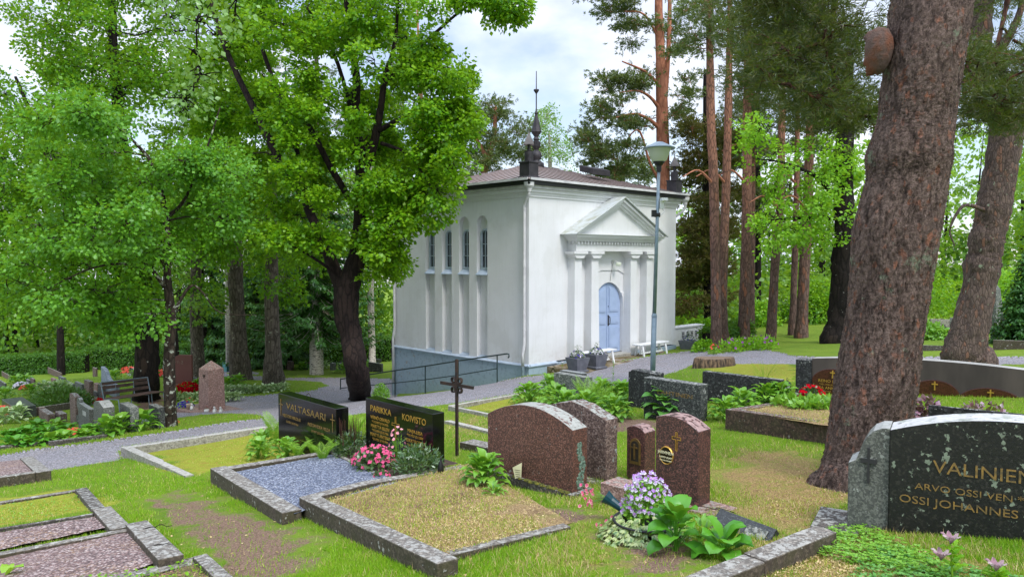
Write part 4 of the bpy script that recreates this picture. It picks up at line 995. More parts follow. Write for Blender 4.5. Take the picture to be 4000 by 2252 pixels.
grave('flat lichened kerb along the path around the mossy grave', [(472, 1743, 600, 1800, .16, .07, .13, 'curb_pale', 1), (600, 1800, 725, 1858, .07, .02, .10, 'curb_pale', 1), (1080, 1657, 472, 1743, .10, .16, .12)], mat='curb_pale')
grave('short grey kerb cut off at the left edge beside the path', [(128, 1781, 200, 1837, .12, .12, -.17, 'curb_grey', 1), (138, 1845, -400, 1920, .13, .13, -.10)],
      [('gravel_pink', [(-400, 1840, .11), (-300, 1905, .11), (130, 1840, .12), (100, 1786, .12)], 'gravel_bed')])
grave('weathered grey kerb slabs of the pink gravel graves at the lower left', [(340, 1901, -400, 2016, .04, .04, .07), (340, 1901, 410, 1976, .05, .05, -.12, 'curb_dark', 1), (433, 1975, 512, 2053, .07, .07, -.16, 'curb_grey', 1),
      (575, 2028, 718, 2161, .11, .11, -.17, 'curb_grey', 1), (365, 2002, -400, 2122, .05, .05, .04, 'curb_dark'), (512, 2055, -400, 2225, .08, .08, .075)],
      [('gravel_pink', [(-350, 2125, .04), (-350, 2205, .05), (420, 2048, .06), (370, 2008, .05)], 'gravel_bed'), ('gravel_pink', [(-350, 2235, .05), (-100, 2450, .03), (640, 2170, .07), (510, 2062, .07)], 'gravel_bed')])
grave('grey kerb of the weedy grave at the bottom edge', [(757, 2171, -100, 2370, .06, .06, .13), (809, 2158, 1020, 2345, .08, .08, -.10)],
      [('leaf_litter', [(300, 2330, .04), (800, 2460, .04), (900, 2300, .06), (770, 2185, .06)], 'soil_bed')])
grave('lichen blotched kerb running up to the old black headstone', [(2560, 2290, 3185, 2050, .11, .11, -.15, 'curb_grey', 2)], mat='curb_grey')
grave('raised rough red granite kerb in front of the big pine', [(2833, 1596, 3180, 1645, .27, .23, .13, 'curb_red', 1), (3180, 1652, 3420, 1690, .21, .19, .13, 'curb_red', 1), (3140, 1550, 2833, 1596, .18, .27, .13)],
      [('dry_turf', [(2880, 1600, .26), (3400, 1680, .22), (3560, 1580, .15), (3140, 1556, .17)], 'turf_bed')], mat='curb_red')
grave('pale low kerb corner by the path right of the iron cross', [(2015, 1536, 1750, 1581, .06, .09, .08), (1750, 1583, 1940, 1624, .09, .06, .07)], mat='curb_pale')
grave('narrow kerb strip behind the arched red headstone', [(1735, 1641, 1940, 1690, .05, .05, .10)], mat='curb_pale')
grave('flat grey kerb slab between iron cross and arched red headstone', [(1795, 1724, 1930, 1752, .09, .08, .22, 'curb_grey', 1)])
grave('low kerb along the foot of the left hosta bed beside the path', [(-100, 1755, 200, 1722, .05, .05, .12), (200, 1722, 420, 1695, .10, .06, .10)], mat='curb_dark')
grave('dark kerb behind the spreading juniper', [(140, 1592, 285, 1570, .22, .2, .1)], mat='curb_dark')
grave('broken low kerb beside the fern clump in the lawn oval', [(905, 1520, 968, 1512, .15, .15, .3)], mat='curb_dark')

# ------------------------------------------------------------------ left field of graves
lf = [  # label, x0, x1, x2, ytop, ybot, material, top
 ('big flat topped black stone block at the left edge', 8, 58, 142, 1592, 1634, 'granite_black_grey', None),
 ('narrow brown stone left of a pair of low ones beyond the hosta bed', 145, 152, 178, 1592, 1625, 'granite_brown', None),
 ('low brown headstone with lichened top beyond the hosta bed', 152, 188, 215, 1618, 1650, 'granite_brown', None),
 ('second low brown headstone, right of its lichened twin', 214, 235, 262, 1617, 1648, 'granite_brown', None),
 ('tall narrow rough brown pillar stone amid the left graves', 273, 296, 316, 1550, 1655, 'granite_brown', [(1, 0), (.5, .05), (0, .03)]),
 ('small grey slate marker leaning at the brown pillar', 288, 300, 307, 1620, 1655, 'granite_grey', None),
 ('weathered grey headstone with a round scroll on its end', 305, 350, 368, 1598, 1685, 'granite_weathered', [(1, 0), (.12, .03), (0, .05)]),
 ('rounded lichen covered grey headstone nearest the scroll stone', 365, 405, 448, 1592, 1697, 'granite_weathered', [(1, 0), (.8, .05), (.5, .09), (.2, .06), (0, .0)]),
 ('grey headstone with orange lichen cap, chipped at the back', 468, 510, 543, 1612, 1688, 'granite_grey', [(1, 0), (.98, .1), (.5, .12), (0, .12)]),
 ('upright dark grey headstone left of the spotted trunk', 582, 618, 645, 1592, 1672, 'granite_grey_dark', None),
 ('low dark slab headstone at the far left edge', -60, 20, 29, 1497, 1520, 'granite_grey_dark', None),
 ('small grey stone, first of the far left row', 105, 113, 124, 1485, 1512, 'granite_grey', None),
 ('reddish stone with lantern in the far left row', 122, 131, 142, 1480, 1515, 'granite_brown', None),
 ('small dark stone in the middle of the far left row', 148, 160, 170, 1500, 1515, 'granite_grey_dark', None),
 ('low reddish stone right of middle in the far left row', 168, 180, 190, 1493, 1512, 'granite_pink', None),
 ('short pinkish stone before the white hosta', 188, 200, 212, 1496, 1522, 'granite_pink', None),
 ('light pink stone left of the long grey ones', 201, 216, 230, 1482, 1515, 'granite_pink', None),
 ('long pale grey headstone beyond the juniper', 231, 250, 262, 1476, 1505, 'granite_grey', None),
 ('long grey headstone with white letters beyond the juniper', 249, 288, 294, 1498, 1515, 'granite_grey', None),
 ('slanted grey headstone directly right of the lettered one', 294, 318, 333, 1500, 1535, 'granite_grey', None),
 ('tall pinkish brown headstone behind a short brown one', 331, 350, 368, 1490, 1560, 'granite_brown', None),
 ('short brown headstone before the pinkish brown one', 340, 355, 368, 1517, 1560, 'granite_brown', None),
 ('pinkish headstone behind the dark pair left of the bench', 368, 380, 398, 1500, 1540, 'granite_pink', None),
 ('tall dark rough headstone left of the grey blue scroll stone', 385, 400, 415, 1505, 1572, 'granite_grey_dark', None),
 ('short dark headstone before the tall dark rough one', 366, 378, 386, 1530, 1568, 'granite_grey_dark', None),
 ('low reddish headstone under the hedge', 190, 240, 243, 1456, 1472, 'granite_brown', None),
 ('small brown headstone by the hedge at the far left', 10, 48, 50, 1472, 1482, 'granite_brown', None),
 ('thin reddish headstone behind the dark trunk', 365, 375, 385, 1438, 1470, 'granite_brown', None),
 ('small white grey bollard stone right behind the trunk', 514, 524, 533, 1443, 1470, 'granite_weathered', [(1, 0), (.5, .05), (0, 0)]),
 ('small dark grey headstone beside the tall red memorial', 753, 770, 778, 1476, 1498, 'granite_grey_dark', None),
]
for lb_, x0, x1, x2, yt, yb, mt, tp_ in lf:
    block('headstone', lb_, HS, x0, x1, x2, yt, yb, M[mt], ang=46, top=tp_, bev=.008, rough=.006 if 'weath' in mt else 0)
# scroll on the weathered one
e = [x[0] for x in ST if x[0].get('label', '').startswith('weathered grey headstone with a round')][0]; s, t, h = [x[1:] for x in ST if x[0] == e][0]
MB().tube([(-.02, t * .1, h + .0), (-.02, t * .9, h + .0)], .13, 18).build('scroll', M['granite_weathered'], e, bevel=.006)
text(e, '1888', s * .55, h * .6, .15, M['white_stone'])
e = [x[0] for x in ST if x[0].get('label', '').startswith('long grey headstone with white')][0]; s, t, h = [x[1:] for x in ST if x[0] == e][0]
text(e, 'VEHO', s * .4, h * .35, .22, M['white_stone'])
# grey blue stone with S curved top
e, s, t, h = block('headstone', 'pale blue grey headstone with an S curved top beside the park bench', HS, 398, 452, 469, 1506, 1555, M['slate_blue'], ang=52,
      top=[(1, 0), (.7, .02), (.5, .06), (.38, .16), (.32, .26), (.2, .33), (0, .35)])
# tall red memorial and obelisk
e, s, t, h = block('memorial_stone', 'tall reddish memorial stone dated 1918 standing behind the spotted trunk', 'memorial', 678, 750, 757, 1386, 1528, M['granite_plaque'], ang=15, top=[(1, .0), (.35, .0), (.2, -.06), (0, -.09)])
q = N('memorial_red'); M['memorial_red'] = q.bsdf(q.mix(q.noise(3, 5), (104, 58, 52), (122, 74, 66)), .6); e.children[0].data.materials[0] = M['memorial_red']
text(e, '1918', s * .34, h * .74, .2, M['granite_pink'], y=-.01)
mbx = MB()
for i in range(3): mbx.box(s * .12, -.004, h * (.10 + .04 * i), s * .9, -.0005, h * (.115 + .04 * i))
mbx.build('carved_lines', M['granite_pink'], e)
e = empty('obelisk', G(828, 1598), atan2(-.60, .80), 'pink granite obelisk with pyramid tip on a slab beside the path', 'obelisk')
ph = P(828, 1438, e.location.y).z - e.location.z
wb = .27
MB().add([(-wb, -wb, -.1), (wb, -wb, -.1), (wb, wb, -.1), (-wb, wb, -.1), (-wb * .92, -wb * .92, ph), (wb * .92, -wb * .92, ph), (wb * .92, wb * .92, ph), (-wb * .92, wb * .92, ph), (0, 0, ph + .24)],
         [(3, 2, 1, 0), (0, 1, 5, 4), (1, 2, 6, 5), (2, 3, 7, 6), (3, 0, 4, 7), (4, 5, 8), (5, 6, 8), (6, 7, 8), (7, 4, 8)]).build('shaft', M['granite_pink'], e, bevel=.015)
MB().lathe([(.04, 0), (.045, .02)], 10).build('iron_fixing', M['iron'], e).matrix_local = Matrix.Translation((.05, -wb * .93, ph * .85)) @ Matrix.Rotation(pi / 2, 4, 'X')
MB().box(-1.05, -.62, -.3, 1.35, .55, .02).build('base_slab', M['granite_pink'], e, bevel=.01)
OB = e
# park bench
A = G(462, 1618); B = G(640, 1583); d = B - A; d.z = 0; L = d.length; an = atan2(d.y, d.x)
e = empty('park_bench', A, an, 'brown slatted park bench with pale metal frame on the grass among the graves', 'bench')
zs = (B.z - A.z) / L
for x in (0.02, L - .02):
    MB().tube([(x, -.05, zs * x - .05), (x, .0, zs * x + .42), (x, .42, zs * x + .44), (x, .50, zs * x + .9)], .018, 8).tube([(x, .35, zs * x - .05), (x, .38, zs * x + .43)], .016, 8).build('end_frame', M['galvanised'], e)
MB().tube([(.02, .50, .9), (L - .02, .50, zs * L + .9)], .016, 8).build('top_rail', M['galvanised'], e)
for x in (L * .28, L * .66): MB().tube([(x, .0, zs * x - .05), (x, .02, zs * x + .41), (x, .46, zs * x + .44), (x, .49, zs * x + .85)], .014, 8).build('brace', M['galvanised'], e)
for (y0, z0) in ((.455, .54), (.475, .70), (.49, .82)):
    MB().add([(0, y0, z0), (L, y0, z0 + zs * L), (L, y0 + .03, z0 + zs * L), (0, y0 + .03, z0), (0, y0, z0 + .09), (L, y0, z0 + .09 + zs * L), (L, y0 + .03, z0 + .09 + zs * L), (0, y0 + .03, z0 + .09)],
             [(3, 2, 1, 0), (4, 5, 6, 7), (0, 1, 5, 4), (1, 2, 6, 5), (2, 3, 7, 6), (3, 0, 4, 7)]).build('back_slat', M['bench_wood'], e, bevel=.004)
for y0 in (-.04, .08, .20, .31):
    MB().add([(0, y0, .44), (L, y0, .44 + zs * L), (L, y0 + .1, .44 + zs * L), (0, y0 + .1, .44), (0, y0, .465), (L, y0, .465 + zs * L), (L, y0 + .1, .465 + zs * L), (0, y0 + .1, .465)],
             [(3, 2, 1, 0), (4, 5, 6, 7), (0, 1, 5, 4), (1, 2, 6, 5), (2, 3, 7, 6), (3, 0, 4, 7)]).build('seat_slat', M['bench_wood'], e, bevel=.004)
# far rows behind the big maple
fr = [('far grey headstone with gabled top by the hedge', 1005, 1035, 1040, 1395, 1420, 'granite_grey'), ('far cream wooden bench back stone beside the grey trunk', 1085, 1110, 1112, 1400, 1415, 'curb_pale'),
      ('far dark upright headstone right of the grey trunk', 1094, 1108, 1117, 1415, 1443, 'granite_black_grey'), ('far brown headstone second right of the grey trunk', 1122, 1138, 1151, 1412, 1445, 'granite_brown'),
      ('far dark long headstone left of the white trunk', 1168, 1195, 1205, 1415, 1443, 'granite_black_grey'), ('far pinkish headstone directly left of the white trunk', 1205, 1215, 1222, 1414, 1440, 'granite_pink'),
      ('far grey headstone directly right of the white trunk', 1248, 1258, 1270, 1413, 1440, 'granite_grey'), ('far small grey headstone at the left end of the back group', 1283, 1292, 1302, 1398, 1415, 'granite_grey'),
      ('far pair forming grey headstone at the front of the back group', 1290, 1300, 1315, 1418, 1445, 'granite_grey'), ('far second grey headstone at the front of the back group', 1323, 1335, 1352, 1418, 1445, 'granite_grey'),
      ('far slanted long grey headstone in the back group', 1303, 1345, 1352, 1396, 1418, 'granite_grey'), ('far grey headstone behind the back group', 1308, 1340, 1362, 1388, 1402, 'granite_grey'),
      ('far dark sloping headstone between maple and chapel', 1438, 1475, 1492, 1403, 1418, 'granite_black_grey'), ('far big dark block headstone between maple and chapel', 1440, 1490, 1498, 1420, 1452, 'granite_grey_dark'),
      ('far grey headstone with a cross beside the chapel corner', 1470, 1505, 1512, 1350, 1380, 'granite_grey'), ('far rounded pale headstone beside the chapel corner', 1478, 1500, 1506, 1382, 1400, 'granite_weathered'),
      ('far dark plaque headstone under the spruce', 1155, 1180, 1186, 1385, 1402, 'granite_black_grey'), ('far grey brown headstone under the spruce', 1123, 1150, 1153, 1393, 1408, 'granite_brown'),
      ('far low stone at the foot of the left forest', 900, 925, 930, 1400, 1418, 'granite_grey')]
for lb_, x0, x1, x2, yt, yb, mt in fr:
    block('headstone', lb_, HS, x0, x1, x2, yt, yb, M[mt], ang=40, bev=.01)
e, s, t, h = block('planter_box', 'turquoise painted planter box beside the thick grey trunk', 'planter box', 872, 885, 912, 1417, 1448, M['turquoise_paint'], ang=40)
# right hand far graves
fr = [('pale granite wall like grave frame beyond the second pine', 3626, 3720, 3735, 1247, 1290, 'curb_pale'), ('low flat grave kerb left of the leaning pine', 3600, 3690, 3700, 1350, 1368, 'curb_dark'),
      ('raised granite kerb at the right edge beyond the path', 3873, 4060, 4080, 1332, 1362, 'curb_grey'), ('square stone gatepost left of the leaning pine', 3702, 3722, 3735, 1240, 1300, 'granite_grey'),
      ('square stone gatepost with lanterns right of the leaning pine', 3862, 3892, 3900, 1256, 1335, 'granite_grey'), ('dark ribbed memorial behind the conifer at right', 3895, 3925, 3935, 1228, 1300, 'granite_black_grey')]
for lb_, x0, x1, x2, yt, yb, mt in fr:
    block('grave_stone', lb_, 'grave stone', x0, x1, x2, yt, yb, M[mt], ang=20, bev=.01)
e = empty('step_slabs', G(3670, 1318), .1, 'white stone steps before the pale granite grave frame', 'steps')
MB().box(-.6, -.5, -.2, 1.0, .0, .12).box(-.4, 0, -.2, 1.2, .5, .26).build('step', M['white_stone'], e, bevel=.01)
A = G(3885, 1300); e = empty('obelisk', A, .3, 'slim grey obelisk behind the leaning pine', 'obelisk')
MB().add([(-.22, -.22, 0), (.22, -.22, 0), (.22, .22, 0), (-.22, .22, 0), (-.1, -.1, 1.5), (.1, -.1, 1.5), (.1, .1, 1.5), (-.1, .1, 1.5), (0, 0, 1.7)], [(3, 2, 1, 0), (0, 1, 5, 4), (1, 2, 6, 5), (2, 3, 7, 6), (3, 0, 4, 7), (4, 5, 8), (5, 6, 8), (6, 7, 8), (7, 4, 8)]).build('shaft', M['granite_grey'], e, bevel=.01)
def lantern(x, y, s, lab, zoff=0.0, par=None):
    p = G(x, y); e = empty('grave_lantern', p + Vector((0, 0, zoff)), .4, lab, 'lantern')
    MB().box(-s * .3, -s * .3, 0, s * .3, s * .3, s * .12).lathe([(s * .42, s * .85), (s * .1, s * 1.15), (s * .05, s * 1.2)], 4, (0, 0, 0), pi / 4).build('body', M['black_plastic'], e)
    for a_, b_ in ((-1, -1), (1, -1), (1, 1), (-1, 1)): MB().box(a_ * s * .25 - s * .03, b_ * s * .25 - s * .03, s * .12, a_ * s * .25 + s * .03, b_ * s * .25 + s * .03, s * .86).build('post', M['black_plastic'], e)
    MB().box(-s * .2, -s * .2, s * .13, s * .2, s * .2, s * .84).build('glass', M['lamp_glass'], e)
    MB().tube([(-s * .1, 0, s * 1.15), (-s * .1, 0, s * 1.35), (0, 0, s * 1.45), (s * .1, 0, s * 1.35), (s * .1, 0, s * 1.15)], s * .02, 5).build('handle', M['black_plastic'], e)
lantern(3074, 1530, .16, 'black grave lantern at the end of the long dark headstone')
lantern(3690, 1300, .22, 'lantern mounted low by the left stone gatepost'); lantern(3866, 1300, .22, 'black lantern by the right stone gatepost'); lantern(3888, 1290, .2, 'smaller black lantern beyond the right stone gatepost')

# benches, planters, stump by the chapel door
def white_bench(t0, t1, p, lab, zb):
    e = empty('white_bench', cl(t0, -p, zb), pi / 2 - CA, lab, 'bench'); L = t1 - t0
    MB().box(-.06, -.15, .41, L + .06, .02, .445).box(-.06, .03, .41, L + .06, .18, .445).build('seat', M['white_paint'], e, bevel=.004)
    for x in (.14, L - .14):
        for y, dy in ((-.11, -.08), (.12, .08)):
            MB().add([(x - .035, y + dy - .02, 0), (x + .035, y + dy - .02, 0), (x + .035, y + dy + .02, 0), (x - .035, y + dy + .02, 0), (x - .035, y - .02, .41), (x + .035, y - .02, .41), (x + .035, y + .02, .41), (x - .035, y + .02, .41)],
                     [(3, 2, 1, 0), (4, 5, 6, 7), (0, 1, 5, 4), (1, 2, 6, 5), (2, 3, 7, 6), (3, 0, 4, 7)]).build('leg', M['white_paint'], e, bevel=.003)
    MB().box(.14, -.02, .10, L - .14, .02, .15).build('stretcher', M['white_paint'], e, bevel=.003)
    for a, b in ((.16, .42), (L - .16, L - .42)): MB().tube([(a, 0.0, .13), (b, 0.0, .40)], .022, 4).build('brace', M['white_paint'], e)
white_bench(1.25, 2.95, .80, 'white wooden bench left of the blue door, behind two planters', -.15)
white_bench(4.55, 6.15, .60, 'white wooden bench right of the blue door', -.17)
def planter(t, p, zb, w, lab):
    e = empty('planter', cl(t, -p, zb), pi / 2 - CA - .1, lab, 'planter'); a = w / 2
    MB().box(-a * .92, -a * .92, 0, a * .92, a * .92, .06).build('saucer', M['planter_grey'], e, bevel=.01)
    b = a * .72
    MB().add([(-b, -b, .05), (b, -b, .05), (b, b, .05), (-b, b, .05), (-a, -a, .42), (a, -a, .42), (a, a, .42), (-a, a, .42), (-a + .04, -a + .04, .42), (a - .04, -a + .04, .42), (a - .04, a - .04, .42), (-a + .04, a - .04, .42),
              (-a + .05, -a + .05, .37), (a - .05, -a + .05, .37), (a - .05, a - .05, .37), (-a + .05, a - .05, .37)],
             [(3, 2, 1, 0), (0, 1, 5, 4), (1, 2, 6, 5), (2, 3, 7, 6), (3, 0, 4, 7), (4, 5, 9, 8), (5, 6, 10, 9), (6, 7, 11, 10), (7, 4, 8, 11), (8, 9, 13, 12), (9, 10, 14, 13), (10, 11, 15, 14), (11, 8, 12, 15), (12, 13, 14, 15)]).build('pot', M['planter_grey'], e, bevel=.008)
    return e
PLT = [planter(.80, 1.22, -.16, .52, 'grey square planter nearest the chapel corner, white and violet flowers'), planter(1.62, 1.25, -.13, .52, 'grey square planter beside the bench left of the blue door'),
       planter(7.75, .55, -.26, .56, 'grey square planter at the right end of the chapel front')]
A = G(2790, 1432); e = empty('tree_stump', A, .2, 'wide low cut tree stump at the lawn corner by the gravel', 'stump')
pr = []; n = 28; rr = [1 + .12 * sin(3 * k / n * 2 * pi + 1) + .07 * sin(7 * k / n * 2 * pi) + random.uniform(-.03, .03) for k in range(n)]
v = []; f = []
for r, z in ((.56, -.1), (.53, .08), (.50, .20), (.48, .23), (.25, .24), (.02, .24)):
    for k in range(n): t_ = 2 * pi * k / n; v.append((1.05 * r * rr[k] * cos(t_), .6 * r * rr[k] * sin(t_), z + (.012 * rr[(k * 5) % n] if z > .18 else 0)))
for i in range(5):
    for k in range(n): f.append((i * n + k, i * n + (k + 1) % n, (i + 1) * n + (k + 1) % n, (i + 1) * n + k))
q = N('stump_wood'); s1 = q.noise(6, 5, vec=q.obj((4, 4, .8))); tpk = q.up(.6, .85)
M['stump_wood'] = q.bsdf(q.mix(tpk, q.ramp(s1, [(.4, (56, 46, 40)), (.55, (108, 88, 70)), (.7, (136, 112, 90))]), q.mix(q.noise(7, 4), (132, 112, 92), (104, 86, 70))), .9, nrm=q.bump(s1, .8, .04))
MB().add(v, f).build('stump', M['stump_wood'], e)
# small things on graves
A = G(2410, 1985); d = Vector((-.55, .30, .55)).normalized()
e = empty('flower_vase', G(2455, 2040) + Vector((0, 0, .07)), 0, 'tipped teal plastic cone vase holding pink carnations', 'vase')
ax1 = Vector((-.17, .06, .115)); cp = [ax1 * f_ for f_ in (0, .25, .5, .75, 1.0)]
MB().tube([Vector((.05, -.02, -.06))] + cp, [.012, .024, .028, .032, .038, .055], 12).build('cone', M['teal_plastic'], e)
VASE = (e.location.copy(), ax1)
A = G(2022, 1905); e = empty('notice_card', A + Vector((0, 0, .06)), -.5, 'cream notice card stuck in the ground at the red stone', 'card')
o = MB().add([(-.055, 0, .13), (.045, 0, .19), (.03, 0, -.10), (.008, 0, -.10), (-.055, .002, .13), (.045, .002, .19), (.03, .002, -.10), (.008, .002, -.10)], [(3, 2, 1, 0), (4, 5, 6, 7), (0, 1, 5, 4), (1, 2, 6, 5), (2, 3, 7, 6), (3, 0, 4, 7)]).build('card', M['paper'], e)
ln = MB()
for i in range(9): zz = .11 - i * .02; ln.box(-.03 + i * .004, -.002, zz, .03, -.0005, zz + .005)
ln.build('printed_line', M['ink'], e)
MB().add([(.04, 0, -.10), (.085, 0, -.11), (.055, 0, -.04), (.04, .002, -.10), (.085, .002, -.11), (.055, .002, -.04)], [(0, 1, 2), (5, 4, 3), (0, 3, 4, 1), (1, 4, 5, 2), (2, 5, 3, 0)]).build('torn_corner', M['paper'], e)
A = G(1722, 1846, .1); e = empty('flower_vase', A + Vector((0, 0, -.03)), 0, 'dark glass cone vase at the foot of the PARIKKA stone', 'vase'); e['label'] = 'slender dark vase at the right foot of the tall black headstone'
MB().lathe([(.022, 0), (.03, .06), (.03, .10), (.012, .15), (.006, .17), (.006, .20)], 14).build('body', M['black_plastic'], e, smooth=True)
# things on the obelisk slab
bx = OB.location
def onslab(x, y): v = Vector((x, y, 0)); v.rotate(OB.rotation_euler); return OB.location + v + Vector((0, 0, .021))
for i, (x, y, lb2) in enumerate(((-.30, -.45, 'small white angel figure left of the obelisk foot'), (.62, -.30, 'white figurine right of the obelisk foot'), (.80, -.22, 'second white figurine at the slab end'))):
    e = empty('angel_figurine', onslab(x, y), 0, lb2, 'figurine')
    MB().lathe([(.05, 0), (.045, .05), (.03, .11), (.015, .13), (.03, .15), (.032, .17), (.02, .19)], 12).build('body', M['white_stone'], e, smooth=True)
    MB().add([(-.07, .02, .06), (0, .03, .10), (-.02, .02, .15), (.07, .02, .06), (.02, .02, .15), (-.07, .035, .06), (0, .045, .10), (-.02, .035, .15), (.07, .035, .06), (.02, .035, .15)], [(0, 1, 2), (1, 3, 4), (5, 7, 6), (6, 9, 8), (0, 2, 7, 5), (1, 4, 9, 6)]).build('wings', M['white_stone'], e)
e = empty('flower_pot', onslab(-.52, -.40), 0, 'cream pot with red flowers at the left of the obelisk', 'flower pot'); POT = e
MB().lathe([(.07, 0), (.09, .14), (.095, .15), (.085, .15), (.08, .13)], 16).build('pot', M['terracotta_pot'], e, smooth=True)
e = empty('cup', onslab(.42, -.42), 0, 'small white cup planter before the obelisk', 'cup')
MB().lathe([(.045, 0), (.065, .05), (.07, .1), (.062, .1), (.055, .06)], 16).build('cup', M['white_stone'], e, smooth=True); CUP = e
# ------------------------------------------------------------------ foliage tools (numpy)
def unit(v): return v / (np.linalg.norm(v, axis=-1, keepdims=True) + 1e-9)
class Leaves:
    def __init__(s): s.V = []; s.F = []; s.n = 0
    def put(s, pos, tip, nrm, L, Wd, fold=.18, droop=.12):
        """diamond leaves made of two folded triangles pairs: base, left, tip, right, mid"""
        m = len(pos); L = np.broadcast_to(np.asarray(L, float), (m,))[:, None]; Wd = np.broadcast_to(np.asarray(Wd, float), (m,))[:, None]
        tip = unit(tip); nrm = unit(nrm - tip * (nrm * tip).sum(-1, keepdims=True)); sd = np.cross(tip, nrm)
        b = pos; t = pos + tip * L - nrm * L * droop
        c = pos + tip * L * .42
        l = c + sd * Wd * .5 - nrm * Wd * fold; r = c - sd * Wd * .5 - nrm * Wd * fold
        V = np.stack([b, l, t, r], 1).reshape(-1, 3)
        k = s.n + np.arange(m)[:, None] * 4
        F = np.concatenate([k + np.array([[0, 3, 2]]), k + np.array([[0, 2, 1]])], 0)
        s.V.append(V); s.F.append(F); s.n += 4 * m
    def build(s, name, mat, par=None, loc=None):
        V = np.concatenate(s.V); F_ = np.concatenate(s.F)
        if loc is not None: V = V - np.array(loc)
        return mesh_np(name, V, F_, mat, par)
def spray(lv, ctr, out, R, n, L, Wd, flat=.28, up=.8, droop=.5):
    """ctr (k,3) spray centres, out (k,3) outward dirs: each a flattened disc of n leaves"""
    k = len(ctr)
    a = RNG.uniform(0, 2 * pi, (k, n)); r = np.sqrt(RNG.uniform(0, 1, (k, n))) * R
    nn = unit(np.array([0, 0, 1.0]) * 1.0 + out * droop + RNG.normal(0, .25, (k, 3)))
    e1 = unit(np.cross(nn, np.array([.3, .2, 1.0]) + RNG.normal(0, .1, (k, 3)))); e2 = np.cross(nn, e1)
    off = e1[:, None] * (r * np.cos(a))[..., None] + e2[:, None] * (r * np.sin(a))[..., None] + nn[:, None] * (RNG.normal(0, flat, (k, n)) * R)[..., None]
    pos = (ctr[:, None] + off).reshape(-1, 3)
    tip = unit(off.reshape(-1, 3) + np.repeat(out, n, 0) * R * .6) + RNG.normal(0, .35, (k * n, 3)) + np.array([0, 0, -.35])
    nr = np.repeat(nn, n, 0) * up + RNG.normal(0, .45, (k * n, 3))
    sz = RNG.uniform(.65, 1.2, k * n)
    lv.put(pos, tip, nr, L * sz, Wd * sz)
def inpoly_px(poly, n):
    xs = [p[0] for p in poly]; ys_ = [p[1] for p in poly]; out = []
    while len(out) < n:
        x = RNG.uniform(min(xs), max(xs), n * 3); y = RNG.uniform(min(ys_), max(ys_), n * 3); k = inpoly(x, y, poly)
        out += list(zip(x[k], y[k]))
    return np.array(out[:n])
def fill_poly(poly, n, Y0, Y1):
    q_ = inpoly_px(poly, n); Y = RNG.uniform(Y0, Y1, n); a, b = ray(q_[:, 0], q_[:, 1]); return np.stack([a * Y, Y, b * Y], -1)
def wander(a, b, n=5, amp=.12, sag=0.0):
    a = np.array(a, float); b = np.array(b, float); L = np.linalg.norm(b - a); t = np.linspace(0, 1, n)[:, None]
    p = a * (1 - t) + b * t; j = RNG.normal(0, amp * L, (n, 3)) * np.sin(pi * t); p = p + j * .5; p[:, 2] += (np.sin(pi * t) * sag * L)[:, 0]
    return p
class Wood:
    def __init__(s): s.V = []; s.F = []; s.n = 0
    def limb(s, pts, r0, r1, n=6, knob=0.0):
        pts = np.asarray(pts, float)
        m = len(pts); d = unit(np.gradient(pts, axis=0))
        ref = np.array([.31, .17, .93]) if abs(d[0, 2]) < .8 else np.array([.9, .3, .1])
        a = unit(np.cross(d, ref)); b = np.cross(d, a); rad = np.broadcast_to(np.asarray(r0 if hasattr(r0, '__len__') else np.linspace(r0, r1, m), float), (m,))
        t = 2 * pi * np.arange(n) / n
        R = rad[:, None] * (1 + (RNG.normal(0, knob, (m, n)) if knob else 0))
        V = pts[:, None] + a[:, None] * (R * np.cos(t))[..., None] + b[:, None] * (R * np.sin(t))[..., None]
        i = np.arange(m - 1)[:, None] * n; k = np.arange(n)[None]; k2 = (k + 1) % n
        Fq = np.stack([i + k, i + k2, i + n + k2, i + n + k], -1).reshape(-1, 4) + s.n
        s.V.append(V.reshape(-1, 3)); s.F.append(Fq); s.n += m * n
    def build(s, name, mat, par=None, loc=None):
        V = np.concatenate(s.V)
        if loc is not None: V = V - np.array(loc)
        return mesh_np(name, V, np.concatenate(s.F), mat, par, smooth=True)
def smooth_line(pts, k=4):
    pts = np.array(pts, float); n = len(pts); P_ = np.concatenate([[2 * pts[0] - pts[1]], pts, [2 * pts[-1] - pts[-2]]]); out = []
    for i in range(n - 1):
        p0, p1, p2, p3 = P_[i:i + 4]
        for t in np.linspace(0, 1, k, endpoint=False): out.append(.5 * ((2 * p1) + (-p0 + p2) * t + (2 * p0 - 5 * p1 + 4 * p2 - p3) * t * t + (-p0 + 3 * p1 - 3 * p2 + p3) * t ** 3))
    out.append(pts[-1]); return np.array(out)
def pxline(pts):   # (px,py,Y) list -> world
    return np.array([tuple(P(*p)) for p in pts])
